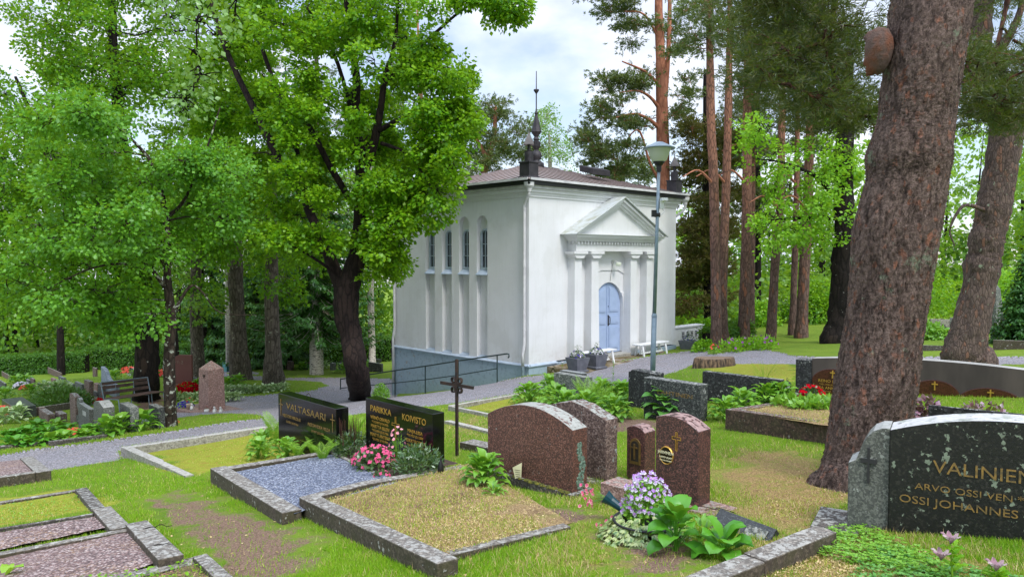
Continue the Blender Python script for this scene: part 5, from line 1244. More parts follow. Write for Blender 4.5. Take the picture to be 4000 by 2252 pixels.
def tree(name, label, base, stems, clumps, leaf, bark, Ls, nl=400, R=.5, cat='tree', group=None, twig=.012, sprayR=.28, per=34, main_r=None, flare=1.35, knob=.03, nseg=14, droop=.5, pen=1.2):
    """stems: list of (px,py,Y,r) polylines; first is the trunk. clumps: (k,3) world points where foliage gathers"""
    base = Vector(base)
    e = empty(name, base, 0, label, cat, group)
    w = Wood(); nodes = []
    for i, st in enumerate(stems):
        L = np.array([tuple(P(*p[:3])) for p in st]); rr = np.array([p[3] for p in st], float)
        if i == 0:
            L = np.concatenate([[np.array(base) + (0, 0, -.25)], [np.array(base) + (0, 0, .12)], L]); rr = np.concatenate([[rr[0] * flare * 1.25], [rr[0] * flare], rr])
        S = smooth_line(np.concatenate([L, rr[:, None]], 1), 5)
        w.limb(S[:, :3] + RNG.normal(0, .012, (len(S), 3)) * (rr.mean() * 3), S[:, 3], None, nseg if i == 0 else 9, knob)
        for p in S[(4 if i == 0 else 0):]: nodes.append((p[:3], p[3]))
    w.build('trunk', bark, e, base)
    NP = np.array([n_[0] for n_ in nodes]); NR = np.array([n_[1] for n_ in nodes])
    bw = Wood(); lv = Leaves(); clumps = clumps[np.argsort([np.linalg.norm(NP - c, axis=1).min() for c in clumps])]
    for c in clumps:
        d = np.linalg.norm(NP - c, axis=1) + np.maximum(0, NP[:, 2] - c[2]) * pen - NR * 2
        k = int(d.argmin()); a = NP[k]
        r0 = min(NR[k] * .5, .012 + .012 * np.linalg.norm(c - a)); pl = wander(a, c, 6, .12, .10)
        bw.limb(pl, r0, .008, 5); NP = np.concatenate([NP, pl[2:]]); NR = np.concatenate([NR, np.linspace(r0 * .7, .012, 4)])
        rf_ = RNG.uniform(.55, 1.15); ns = max(3, int(nl / per * rf_)); th = unit(RNG.normal(0, 1, (ns, 3))) * (RNG.uniform(.35, 1, (ns, 1)) ** .5) * R * rf_ * np.array([1, 1, .7])
        sc = c + th
        for q_ in sc[:7]:
            bw.limb(wander(pl[RNG.integers(3, 6)], q_, 4, .15), .007 + twig * .3, .003, 3)
        out = unit(np.where(np.abs(c - a).sum() > .2, (c - a)[None] * .6, 0) + th)
        spray(lv, sc, out, sprayR, per, Ls, Ls * .8, droop=droop)
    bw.build('branches', bark, e, base)
    lv.build('crown', leaf, e, base)
    return e
def needles(lv, ctr, dirs, n, L, Wd, spread=.9):
    k = len(ctr); d = np.repeat(unit(dirs), n, 0); t = unit(d * .8 + RNG.normal(0, spread, (k * n, 3)))
    pos = np.repeat(ctr, n, 0) + RNG.normal(0, .02, (k * n, 3)); lv.put(pos, t, RNG.normal(0, 1, (k * n, 3)), L * RNG.uniform(.7, 1.2, k * n), Wd, 0, 0)
def pine(name, label, base, stems, clumps, leaf, bark, R=.7, tuft=60, nn=7, L=.11, Wd=.028, group=None, limb_bark=None, knob=.04, flare=1.25, nseg=14, sag=.12, cat='pine', stubs=()):
    base = Vector(base); e = empty(name, base, 0, label, cat, group); w = Wood(); nodes = []
    for i, st in enumerate(stems):
        Lp = np.array([tuple(P(*p[:3])) for p in st]); rr = np.array([p[3] for p in st], float) * (.86 if cat == 'pine' else 1)
        if i == 0:
            Lp = np.concatenate([[np.array(base) + (0, 0, -.25)], [np.array(base) + (0, 0, .1)], Lp, [Lp[-1] + (Lp[-1] - Lp[-2]) / np.linalg.norm(Lp[-1] - Lp[-2]) * (2.2 if st[-1][1] < 150 else .25)]]); rr = np.concatenate([[rr[0] * flare * 1.2], [rr[0] * flare], rr, [.02]])
        S = smooth_line(np.concatenate([Lp, rr[:, None]], 1), 6); w.limb(S[:, :3], S[:, 3], None, nseg if i == 0 else 8, knob)
        for p in S[(6 if i == 0 else 0):]: nodes.append((p[:3], p[3]))
    w.build('trunk', bark, e, base)
    NP = np.array([n_[0] for n_ in nodes]); NR = np.array([n_[1] for n_ in nodes]); bw = Wood(); lv = Leaves()
    if len(clumps): clumps = clumps[np.argsort([np.linalg.norm(NP - c, axis=1).min() for c in clumps])]
    for s_ in stubs: bw.limb(smooth_line(pxline([p[:3] for p in s_]), 4), s_[0][3], s_[-1][3], 6)
    if len(clumps):
        for c in clumps:
            d = np.linalg.norm(NP - c, axis=1) + np.maximum(0, NP[:, 2] - c[2]) * .8; k = int(d.argmin()); a = NP[k]; D = np.linalg.norm(c - a)
            pl = wander(a, c, 8, .10, sag if RNG.random() < .6 else -.05); r0 = min(NR[k] * .55, .018 + .012 * D); bw.limb(pl, r0, .008, 5); NP = np.concatenate([NP, pl[3:]]); NR = np.concatenate([NR, np.linspace(r0 * .7, .012, 5)])
            th = RNG.normal(0, .5, (tuft, 3)) * R * np.array([1, 1, .42]); out = unit(th + unit((c - a)[None] + 1e-6) * R * .3 + [0, 0, .1])
            tc_ = c + th
            for q_ in tc_[:8]: bw.limb(wander(pl[RNG.integers(4, 8)], q_, 4, .2), .008, .003, 3)
            needles(lv, tc_, out, nn, L, Wd, .55)
            needles(lv, tc_ - out * .08, out, nn // 2, L, Wd, .55)
        bw.build('branches', limb_bark or bark, e, base); lv.build('crown', leaf, e, base)
    elif len(stubs): bw.build('branches', limb_bark or bark, e, base)
    return e

# ------------------------------------------------------------------ broadleaf trees on the left
tree('maple_tree', 'big dark stemmed maple forking low beside the chapel, crown reaching over its roof', G(1405, 1556),
     [[(1400, 1480, 19.2, .30), (1370, 1300, 19.2, .29), (1350, 1160, 19.2, .33), (1395, 1000, 19.2, .22), (1408, 820, 19.2, .18), (1415, 660, 19.2, .17), (1388, 480, 19.2, .12), (1392, 300, 19.2, .10), (1362, 110, 19.1, .08), (1340, -250, 19, .05)],
      [(1350, 1160, 19.2, .22), (1270, 960, 19.3, .14), (1190, 770, 19.4, .11), (1150, 560, 19.4, .08), (1090, 380, 19.4, .06), (1000, 120, 19.4, .05)],
      [(1415, 690, 19.2, .12), (1455, 580, 19.0, .12), (1485, 440, 18.9, .09), (1505, 300, 18.8, .07), (1545, 150, 18.8, .045), (1560, -150, 18.7, .03)],
      [(1480, 510, 18.9, .07), (1560, 465, 18.6, .05), (1640, 420, 18.4, .035), (1740, 405, 18.2, .02)],
      [(1375, 790, 19.2, .09), (1290, 650, 19.5, .085), (1210, 500, 19.8, .075), (1120, 390, 20.0, .06), (1030, 300, 20.2, .045)],
      [(1410, 600, 19.2, .06), (1320, 250, 19.6, .05), (1200, 30, 19.8, .03)],
      [(1490, 560, 18.9, .05), (1590, 600, 18.4, .035), (1660, 690, 18.1, .022), (1700, 760, 18.0, .014)],
      [(1500, 330, 18.9, .05), (1700, 130, 18.4, .04), (1850, 15, 18.2, .025), (1990, 20, 18.1, .012)],
      [(1180, 760, 19.4, .10), (1080, 600, 19.6, .10), (1000, 440, 19.8, .09), (930, 300, 20, .08), (850, 100, 20.2, .06), (780, -200, 20.4, .04)],
      [(1330, 1080, 19.2, .05), (1230, 1010, 18.6, .035), (1120, 950, 18.2, .02), (980, 900, 18.0, .012)]],
     np.concatenate([fill_poly([(1000, -250), (1650, -250), (1740, 0), (1770, 110), (1810, 280), (1850, 330), (1820, 400), (1880, 470), (1810, 590), (1740, 700), (1660, 760), (1560, 800), (1500, 620), (1300, 600), (1000, 600)], 70, 19.3, 22.5), fill_poly([(1500, -100), (1740, 0), (1810, 280), (1880, 470), (1740, 700), (1600, 760), (1640, 450), (1560, 200)], 26, 17.6, 19.4), fill_poly([(1020, -100), (1500, -100), (1480, 120), (1020, 250)], 12, 18, 19.2), fill_poly([(1000, 250), (1500, 200), (1450, 700), (1150, 800)], 17, 17.8, 19.0),
                     fill_poly([(1450, 700), (1800, 700), (1830, 780), (1700, 850), (1620, 900), (1500, 1020), (1460, 940)], 16, 17.6, 19),
                     fill_poly([(1820, -50), (2010, 10), (1980, 90), (1840, 110), (1790, 40)], 8, 17.8, 18.6),
                     fill_poly([(1440, 900), (1560, 930), (1560, 1020), (1470, 1090), (1430, 1000)], 7, 18.4, 20),
                     fill_poly([(950, 560), (1350, 560), (1330, 950), (1200, 1010), (1000, 1000), (900, 800)], 24, 19.8, 22), fill_poly([(1050, 860), (1330, 930), (1300, 1020), (1080, 1010)], 5, 17.8, 18.6), fill_poly([(700, -150), (1050, -150), (1100, 400), (950, 600), (800, 450)], 34, 20.3, 23)]),
     M['leaf_maple'], M['bark_maple'], .112, nl=620, R=.55, flare=1.15, knob=.05, sprayR=.24, per=40, nseg=18)
tree('lime_tree', 'slender white spotted lime tree with drooping pale leaves at the path edge', G(668, 1664),
     [[(664, 1560, 16, .125), (660, 1400, 16, .12), (668, 1240, 16, .105), (655, 1100, 16, .085), (655, 960, 16, .07), (640, 800, 16, .06), (600, 650, 16, .045), (530, 560, 15.8, .03), (430, 460, 15.5, .02)],
      [(645, 1120, 16, .055), (590, 1050, 15.7, .04), (520, 980, 15.4, .035), (400, 900, 15, .02), (250, 860, 14.6, .012)],
      [(600, 1060, 15.8, .035), (480, 1030, 15.2, .028), (350, 1050, 14.8, .018), (200, 1120, 14.4, .01)],
      [(650, 1050, 16, .04), (600, 960, 15.8, .03), (520, 880, 15.5, .02), (420, 820, 15.2, .012)],
      [(668, 1240, 16, .04), (740, 1120, 16.2, .03), (790, 1140, 16.3, .02), (860, 1220, 16.4, .014), (1000, 1230, 16.5, .008)],
      [(640, 860, 16, .05), (720, 780, 16.2, .035), (800, 600, 16.4, .02), (860, 420, 16.5, .015)]],
     np.concatenate([fill_poly([(230, 350), (420, 420), (600, 560), (780, 620), (760, 900), (640, 1030), (300, 1050), (60, 1230), (20, 1120), (60, 950), (180, 850), (130, 620), (150, 330)], 62, 13.8, 17.2),
                     fill_poly([(20, 1150), (200, 1100), (560, 1100), (600, 1230), (520, 1300), (420, 1310), (300, 1270), (60, 1240)], 14, 14.0, 16.5),
                     fill_poly([(700, 560), (900, 520), (960, 700), (900, 900), (720, 900)], 14, 15.4, 17.2)]),
     M['leaf_linden'], M['bark_lichen'], .09, nl=460, R=.46, flare=1.1, sprayR=.26, per=30, droop=.9, twig=.02)
tree('old_maple', 'massive black trunked tree behind the park bench', G(572, 1560),
     [[(572, 1500, 24, .37), (575, 1350, 24, .35), (560, 1200, 24, .33), (545, 1050, 24, .30), (520, 900, 24, .28), (480, 600, 24, .22), (450, 300, 24, .16), (430, -100, 24, .1)],
      [(560, 1180, 24, .16), (430, 1040, 23.5, .12), (280, 960, 23, .09), (100, 900, 22.5, .06), (-50, 800, 22.3, .04)],
      [(550, 1080, 24, .15), (680, 900, 24.2, .12), (800, 700, 24.4, .09), (850, 400, 24.5, .06)],
      [(520, 900, 24, .13), (350, 720, 23.6, .1), (180, 560, 23.2, .07), (60, 300, 23, .04)]],
     np.concatenate([fill_poly([(-120, 600), (0, 250), (60, 30), (200, -200), (900, -200), (1000, 200), (950, 900), (900, 1080), (700, 1170), (450, 1210), (0, 1230), (-150, 1180)], 175, 20.5, 27)]),
     M['leaf_deep'], M['bark_dark'], .12, nl=520, R=.8, flare=1.1, sprayR=.36, nseg=18, knob=.08)
# thick grey trunks
for lb_, bx_, by_, st_, poly_, n_ in (
    ('grey barked spruce left of its twin on the far side of the lawn oval', 940, 1482, [(930, 1300, 29, .30), (920, 1050, 29, .27), (915, 700, 29, .2), (905, 200, 29, .12)], [(780, 500), (1050, 500), (1050, 1000), (960, 1120), (800, 1100)], 20),
    ('grey barked spruce rooted in the lawn oval', 1068, 1510, [(1066, 1350, 26.5, .27), (1060, 1150, 26.5, .24), (1062, 900, 26.5, .2), (1060, 300, 26.5, .12)], [(950, 600), (1200, 600), (1220, 1000), (1120, 1180), (960, 1120)], 24)):
    tree('spruce_tree', lb_, G(bx_, by_), [st_], fill_poly(poly_, n_, st_[0][2] - 2, st_[0][2] + 2), M['leaf_deep'], M['bark_grey'], .13, nl=260, R=.8, sprayR=.34, flare=1.5, nseg=16)
tree('oak_like_tree', 'pale grey trunk standing right behind the tall red memorial', G(772, 1475), [[(772, 1380, 31, .27), (765, 1200, 31, .24), (768, 900, 31, .2), (760, 300, 31, .12)]],
     fill_poly([(600, 500), (900, 500), (900, 1200), (650, 1250)], 22, 29, 33), M['leaf_forest'], M['bark_grey'], .15, nl=260, R=.9, sprayR=.36, flare=1.3, cat='tree')
def conifer(name, label, base, H, Rb, leaf, bark, z0=.1, rows=22, per=26, L=.28, Wd=.09, r=.16, group=None, cat='spruce'):
    base = Vector(base); e = empty(name, base, 0, label, cat, group); w = Wood(); w.limb(np.array([[0, 0, -.2], [0, 0, H * .3], [0, 0, H * .7], [0, 0, H]]), [r, r * .85, r * .5, .02], None, 12); lv = Leaves(); bw = Wood()
    for i in range(rows):
        f = i / (rows - 1); z = H * (z0 + (1 - z0) * f); Rr = Rb * (1 - f) ** .85 + .12; nb = max(5, int(14 * (1 - f) + 5))
        for k in range(nb):
            a = RNG.uniform(0, 2 * pi); Rk = Rr * RNG.uniform(.7, 1.1); d = np.array([cos(a), sin(a), 0]); m = max(3, int(per * Rk / Rb))
            t = np.linspace(.12, 1, m)[:, None]; pts = d * Rk * t + np.array([0, 0, 1]) * (z - Rk * .35 * np.sin(t * 1.9) + .12 * Rk * t ** 3)
            bw.limb(np.concatenate([[[0, 0, z]], pts[::max(1, m // 4)]]), .02, .005, 3)
            sd = np.cross(d, [0, 0, 1.0])
            for s_ in (-1, 1, 0):
                p_ = pts + RNG.normal(0, .04, pts.shape); tp_ = d * .6 + sd * s_ * (1.0) + RNG.normal(0, .3, pts.shape) + np.array([0, 0, -.45])
                lv.put(p_, tp_, np.array([0, 0, 1.0]) + RNG.normal(0, .3, pts.shape), L * (1.15 - .5 * t[:, 0]), Wd, .1, .2)
    w.build('trunk', bark, e); bw.build('branches', bark, e); lv.build('crown', leaf, e); return e
conifer('spruce_tree', 'dark spruce with drooping boughs and a pale trunk behind the maple', G(1237, 1462), 13, 2.9, M['needle_spruce'], M['bark_birch'], z0=.16, r=.3, rows=30, per=34)
conifer('spruce_tree', 'taller spruce far behind, between grey trunks and maple', G(1130, 1440) , 15, 2.8, M['needle_spruce'], M['bark_dark'], z0=.08)
conifer('spruce_tree', 'shadowy spruce behind the pale grey trunk', G(840, 1436), 14, 2.6, M['needle_spruce'], M['bark_dark'], z0=.08)
conifer('spruce_tree', 'dark young spruce behind the left forest edge', G(1010, 1438), 12, 2.5, M['needle_spruce'], M['bark_dark'], z0=.05)
tree('birch_tree', 'thin white birch trunk between maple and chapel', G(1455, 1445), [[(1453, 1350, 35, .16), (1448, 1150, 35, .15), (1450, 900, 35, .12), (1455, 500, 35, .07)]], fill_poly([(1330, 600), (1560, 650), (1540, 1150), (1350, 1100)], 20, 33, 37), M['leaf_bright'], M['bark_birch'], .13, nl=260, R=.9, sprayR=.35, flare=1.0)
tree('birch_tree', 'white birch trunk beside the turquoise planter', G(893, 1445), [[(893, 1330, 33, .13), (890, 1100, 33, .11), (895, 700, 33, .07)]], fill_poly([(800, 700), (980, 700), (960, 1180), (820, 1150)], 14, 32, 35), M['leaf_forest'], M['bark_birch'], .13, nl=260, R=.9, sprayR=.35, flare=1.0)
# hanging birch sprays from a tree standing left of the camera
tree('weeping_birch', 'birch hanging large pale leaves in from the top left, trunk outside the picture', Vector((-6.5, 5.5, ground(-6.5, 5.5))),
     [[(-1300, 900, 5.5, .2), (-1200, 0, 5.8, .18), (-900, -900, 6.3, .13), (0, -1000, 7.0, .08), (600, -600, 7.6, .04), (760, -150, 7.7, .02), (770, 200, 7.7, .008)], [(300, -800, 7.3, .04), (800, -500, 7.6, .02), (930, -100, 7.8, .008)]],
     np.concatenate([fill_poly([(480, -150), (1000, -150), (960, 60), (800, 130), (600, 120)], 12, 7.2, 8.2), fill_poly([(620, 100), (860, 100), (840, 300), (720, 330), (650, 250)], 5, 7.4, 8.0), fill_poly([(680, 300), (820, 300), (790, 430), (710, 440)], 3, 7.5, 7.9)]),
     M['leaf_birch'], M['bark_dark'], .062, nl=70, R=.22, sprayR=.16, per=9, flare=1.2, droop=1.5, pen=0)

# ------------------------------------------------------------------ pines on the right
GP = 'pines behind the chapel'
PB, PR = M['bark_pine'], M['bark_pine_red']
pine('red_pine', 'tall orange barked pine rising behind the chapel roof, its upper stem doubled', Vector((P(2600, 1300, 33).x, 33, ground(P(2600, 1300, 33).x, 33))),
     [[(2600, 1200, 33, .38), (2592, 900, 33, .36), (2590, 700, 33, .34), (2588, 500, 33, .32), (2583, 300, 33, .27), (2575, 100, 33, .22), (2568, -200, 33, .15), (2560, -600, 33, .08)],
      [(2595, 420, 33, .14), (2608, 250, 33, .12), (2615, 80, 33, .11), (2618, -200, 33, .09), (2610, -500, 33, .05)]],
     np.concatenate([fill_poly([(2330, -300), (2560, -300), (2560, 150), (2450, 230), (2330, 200), (2280, 60)], 30, 31.5, 34.5), fill_poly([(2270, 330), (2400, 260), (2560, 300), (2420, 400), (2290, 420)], 11, 31.8, 34),
                     fill_poly([(2330, 400), (2560, 420), (2480, 560), (2330, 520)], 8, 31.8, 34), fill_poly([(2260, 500), (2380, 480), (2480, 560), (2520, 660), (2440, 730), (2330, 720), (2290, 620)], 20, 31.5, 34),
                     fill_poly([(2620, -200), (2800, -200), (2760, 150), (2680, 330), (2620, 300)], 16, 32, 35), fill_poly([(2630, 380), (2740, 330), (2760, 520), (2640, 560)], 6, 32, 35)]),
     M['needle_pine'], PR, R=.66, tuft=75, nn=8, L=.14, Wd=.035, knob=.03, limb_bark=PR,
     stubs=[[(2580, 430, 33, .09), (2540, 380, 32.6, .08), (2490, 355, 32.2, .05), (2420, 362, 32, .02)], [(2585, 510, 33, .1), (2540, 470, 32.7, .09), (2480, 445, 32.3, .06), (2400, 460, 32, .03)], [(2590, 730, 33, .07), (2540, 640, 32.6, .06), (2500, 515, 32.4, .06), (2460, 530, 32.2, .03), (2430, 600, 32, .015)],
            [(2585, 180, 33, .06), (2520, 60, 32.8, .05), (2440, 45, 32.5, .03)], [(2583, 340, 33, .08), (2520, 280, 32.8, .06), (2430, 240, 32.4, .03)]])
specs = [
 ('straight pine with orange upper bark just right of the chapel', 2797, 1372, 25.5, [(2797, 1200, .20), (2792, 900, .19), (2788, 700, .185), (2778, 500, .17), (2775, 300, .15), (2770, 50, .12), (2766, -300, .07)],
  [(2640, -300), (2900, -300), (2880, 250), (2700, 230), (2640, 100)], 16),
 ('slightly leaning pine close behind its straight neighbour', 2828, 1362, 26.5, [(2822, 1200, .19), (2828, 950, .18), (2838, 700, .17), (2845, 400, .15), (2850, 100, .11), (2852, -300, .06)],
  [(2760, -300), (2980, -300), (2960, 60), (2800, 200)], 10),
 ('dark lower trunked pine third from the chapel', 2905, 1335, 27.5, [(2908, 1180, .23), (2915, 950, .22), (2918, 700, .20), (2918, 450, .18), (2920, 200, .14), (2925, -200, .08)],
  [(2860, 150), (3060, 150), (3040, 420), (2880, 440)], 14),
 ('thin pine half hidden behind the dark trunked one', 2935, 1330, 30, [(2935, 1200, .15), (2938, 900, .14), (2940, 600, .12), (2942, 200, .08)], [(2930, 300), (3060, 300), (3040, 600), (2940, 620)], 9),
 ('leaning reddish pine standing alone on the green slope', 3010, 1340, 27, [(3018, 1200, .19), (3030, 1000, .18), (3048, 800, .165), (3052, 600, .15), (3058, 300, .12), (3060, -100, .07)],
  [(2960, -100), (3200, -100), (3180, 250), (2980, 300)], 12),
 ('dark thin pine behind the pale barked one', 3093, 1325, 29, [(3098, 1200, .15), (3105, 1000, .14), (3112, 700, .12), (3118, 200, .08)], [(3050, 0), (3250, 0), (3240, 300), (3080, 300)], 8),
 ('pale purplish barked pine beside the dark lime trunk', 3130, 1322, 28, [(3135, 1200, .24), (3145, 1000, .23), (3155, 800, .21), (3165, 500, .18), (3172, 100, .12)], [(3060, -200), (3300, -200), (3300, 150), (3080, 200)], 12),
]
for lb_, bx_, by_, Yb, st_, poly_, n_ in specs:
    b_ = P(bx_, by_, Yb); b_.z = ground(b_.x, b_.y)
    pine('pine_tree', lb_, b_, [[(x, y, Yb, r) for x, y, r in st_]], fill_poly(poly_, n_, Yb - 1.5, Yb + 1.5), M['needle_pine'], PB, R=.75, tuft=75, nn=7, L=.14, Wd=.034, limb_bark=M['bark_pine_red'], group=GP,
         stubs=[[(st_[2][0], st_[2][1] + 20, Yb, .05), (st_[2][0] - 60, st_[2][1] - 35, Yb - .5, .035), (st_[2][0] - 120, st_[2][1] - 10, Yb - 1, .015)]])
# brownish spreading pine right of the chapel (behind) and dark ones
b_ = P(2768, 1290, 33); b_.z = ground(b_.x, b_.y)
pine('pine_tree', 'broad dark pine with low brownish boughs touching the chapel right corner', b_, [[(2768, 1200, 33, .25), (2764, 900, 33, .22), (2760, 600, 33, .18), (2755, 300, 33, .1)]],
     np.concatenate([fill_poly([(2650, 850), (2780, 780), (2860, 900), (2850, 1150), (2700, 1280), (2645, 1200)], 36, 31, 34), fill_poly([(2660, 480), (2900, 450), (2900, 780), (2680, 800)], 34, 31, 35)]), M['needle_brown'], M['bark_dark'], R=.75, tuft=90, nn=8, L=.14, Wd=.04, group=GP, limb_bark=PR)
b_ = P(2960, 1290, 36); b_.z = ground(b_.x, b_.y)
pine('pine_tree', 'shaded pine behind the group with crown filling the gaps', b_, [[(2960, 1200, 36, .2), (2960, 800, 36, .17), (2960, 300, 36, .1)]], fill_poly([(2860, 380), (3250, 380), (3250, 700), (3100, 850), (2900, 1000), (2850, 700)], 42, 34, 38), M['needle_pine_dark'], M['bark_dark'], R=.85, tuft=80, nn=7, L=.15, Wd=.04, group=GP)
# pines behind the chapel, left of the roof
b_ = P(1900, 1300, 40); b_.z = ground(b_.x, b_.y)
pine('pine_tree', 'crooked orange limbed pine showing above the left roof slope', b_, [[(1885, 900, 40, .25), (1890, 700, 40, .22), (1905, 620, 40, .18), (1930, 540, 40, .14), (1935, 430, 40, .1)], [(1905, 620, 40, .14), (1870, 560, 40, .12), (1840, 480, 40, .08)]],
     fill_poly([(1800, 420), (1900, 380), (2080, 400), (2090, 500), (2060, 650), (1950, 690), (1820, 690)], 40, 38, 42), M['needle_pine'], PR, R=.8, tuft=75, nn=7, L=.15, Wd=.04)
b_ = P(1660, 1300, 42); b_.z = ground(b_.x, b_.y)
pine('pine_tree', 'pine seen through the maple crown behind the left turret', b_, [[(1660, 900, 42, .25), (1650, 600, 42, .2), (1640, 300, 42, .12), (1630, 50, 42, .06)]], fill_poly([(1500, 100), (1780, 300), (1760, 700), (1500, 700)], 34, 40, 44), M['needle_pine'], PR, R=.9, tuft=70, nn=7, L=.16, Wd=.04)
b_ = P(1300, 1400, 44); b_.z = ground(b_.x, b_.y)
pine('pine_tree', 'grey twigged conifer seen through the maple limbs', b_, [[(1250, 1000, 44, .25), (1240, 500, 44, .2), (1235, 100, 44, .1)]], fill_poly([(1050, 0), (1420, 0), (1420, 800), (1050, 900)], 40, 42, 46), M['needle_pine'], M['bark_grey'], R=.9, tuft=60, nn=6, L=.16, Wd=.04)
tree('birch_tree', 'pale drooping birch behind the roof right of the spire', Vector((P(2160, 1300, 46).x, 46, -4)), [[(2150, 900, 46, .2), (2150, 700, 46, .15), (2145, 520, 46, .06)]],
     fill_poly([(2090, 480), (2150, 420), (2190, 520), (2230, 640), (2225, 700), (2060, 700), (2070, 560)], 24, 44, 48), M['leaf_birch'], M['bark_birch'], .13, nl=200, R=.7, sprayR=.35, droop=1.6)
b_ = P(2400, 1300, 42); b_.z = ground(b_.x, b_.y)
pine('pine_tree', 'young pine peeking over the right roof edge below the red pine', b_, [[(2440, 900, 42, .15), (2440, 760, 42, .12), (2430, 640, 42, .06)]], fill_poly([(2360, 620), (2560, 600), (2570, 760), (2330, 760)], 16, 40, 44), M['needle_pine'], M['bark_dark'], R=.8, tuft=80, nn=7, L=.15, Wd=.04)
# dark lime and young bright lime to the right
tree('lime_tree', 'dark trunked lime with bright young leaves right of the pine group', G(3262, 1338),
     [[(3285, 1250, 24.5, .40), (3290, 1100, 24.5, .36), (3300, 950, 24.5, .34), (3295, 750, 24.5, .30), (3300, 500, 24.5, .24), (3310, 200, 24.5, .15)], [(3290, 800, 24.5, .12), (3200, 700, 24, .08), (3080, 640, 23.5, .04), (2960, 620, 23, .02)], [(3295, 850, 24.5, .1), (3150, 850, 24, .06), (3000, 860, 23.5, .02)]],
     np.concatenate([fill_poly([(2940, 600), (3250, 520), (3330, 650), (3330, 1000), (3180, 960), (2980, 980), (2960, 800)], 42, 22.5, 25.5), fill_poly([(2900, 430), (2990, 400), (2990, 560), (2920, 560)], 4, 22.5, 24), fill_poly([(3100, 300), (3450, 300), (3450, 600), (3200, 560)], 14, 24, 27)]),
     M['leaf_bright'], M['bark_dark'], .115, nl=230, R=.5, sprayR=.26, per=24, flare=1.1, nseg=18, knob=.07)
# big foreground pine
b_ = G(3400, 1880)
S_ = [(3385, 1800, 6.3, .40), (3397, 1645, 6.3, .36), (3424, 1500, 6.3, .366), (3453, 1307, 6.3, .353), (3475, 1141, 6.3, .358), (3494, 920, 6.3, .385), (3534, 717, 6.3, .364), (3545, 607, 6.3, .383), (3570, 497, 6.3, .35), (3586, 386, 6.3, .343), (3612, 220, 6.3, .352), (3636, 55, 6.35, .366), (3660, -150, 6.4, .34), (3700, -700, 6.7, .28), (3720, -1500, 7, .2)]
q = N('needle_shade'); M['needle_shade'] = M['needle_pine_dark']
base = Vector(b_); e = empty('big_pine', base, 0, 'huge rough barked pine trunk with a round burl in the right foreground', 'pine')
Lp = np.array([tuple(P(*p[:3])) for p in S_]); rr = np.array([p[3] for p in S_]) * np.array([.86, .86, .86, .83, .82, .82, .84, .845, .85, .87, .885, .895, .9, .9, .9]); Lp = np.concatenate([[np.array(base) + (0, .1, -.35)], [np.array(base) + (0, .05, .0)], Lp]); rr = np.concatenate([[.58], [.45], rr])
S = smooth_line(np.concatenate([Lp, rr[:, None]], 1), 26); nS = len(S); NS = 220
tt = 2 * pi * np.arange(NS) / NS; dS = unit(np.gradient(S[:, :3], axis=0)); aS = unit(np.cross(dS, np.array([0, 1.0, .0]))); bS = np.cross(dS, aS)
hgt = np.cumsum(np.r_[0, np.linalg.norm(np.diff(S[:, :3], axis=0), axis=1)])[:, None]; th = tt[None]
cell = np.zeros((nS, NS)); cel2 = np.zeros((nS, NS)); rx2, ry2 = np.random.default_rng(5).uniform(0, 2 * pi, 420), np.random.default_rng(6).uniform(0, hgt[-1, 0], 420)
_vr = np.random.default_rng(3); hs = np.arange(0, hgt[-1, 0], .001)
rx, ry = _vr.uniform(0, 2 * pi, 5200), _vr.uniform(0, hgt[-1, 0], 5200)
for i in range(nS):
    near = np.abs(ry - hgt[i, 0]) < .45
    dx = np.abs(tt[:, None] - rx[near][None]); dx = np.minimum(dx, 2 * pi - dx) * .36 + .012 * np.sin(hgt[i, 0] * 60 + tt[:, None] * 31); dx = np.abs(dx); dy = (hgt[i, 0] - ry[near][None]) * .22 + .006 * np.sin(tt[:, None] * 47 + hgt[i, 0] * 23)
    d_ = np.sort(np.sqrt(dx ** 2 + dy ** 2), axis=1); cell[i] = np.clip((d_[:, 1] - d_[:, 0]) / .012, 0, 1) * (.45 + .55 * ((np.argsort(np.sqrt(dx ** 2 + dy ** 2), axis=1)[:, 0] * 7 % 11) / 10.0))
fl = np.exp(-hgt / .45) * (.10 * np.cos(5 * th + 1) + .05 * np.cos(3 * th))
for i in range(nS):
    dx = np.abs(tt[:, None] - rx2[None]); dx = np.minimum(dx, 2 * pi - dx) * .36 + .03 * np.sin(hgt[i, 0] * 17 + rx2[None] * 9); dy = (hgt[i, 0] - ry2[None]) * .16
    d_ = np.sort(np.sqrt(dx ** 2 + dy ** 2), axis=1); cel2[i] = np.clip((d_[:, 1] - d_[:, 0]) / .022, 0, 1)
Rr = S[:, 3][:, None] * (1 + .05 * np.sin(2 * th + hgt * 1.3) + .03 * np.sin(3 * th - hgt * 2.1) + fl) + 0.007 * (cell - .5) * (.5 + cel2 * .5) + .005 * (cel2 - .5) + .008 * vnoise(th * 9, hgt * 14, 1.0, 3) * (cell > .3) + .004 * RNG.normal(0, 1, (nS, NS))
Vt = S[:, None, :3] + aS[:, None] * (Rr * np.cos(th))[..., None] + bS[:, None] * (Rr * np.sin(th))[..., None]
i_ = np.arange(nS - 1)[:, None] * NS; k_ = np.arange(NS)[None]; k2 = (k_ + 1) % NS
o = mesh_np('trunk', Vt.reshape(-1, 3) - np.array(base), np.stack([i_ + k_, i_ + k2, i_ + NS + k2, i_ + NS + k_], -1).reshape(-1, 4), None, e, smooth=True)
at = o.data.attributes.new('crack', 'FLOAT', 'POINT'); at.data.foreach_set('value', (np.minimum(cell * .6 + .4, cel2 + .05)).reshape(-1).astype(np.float32))
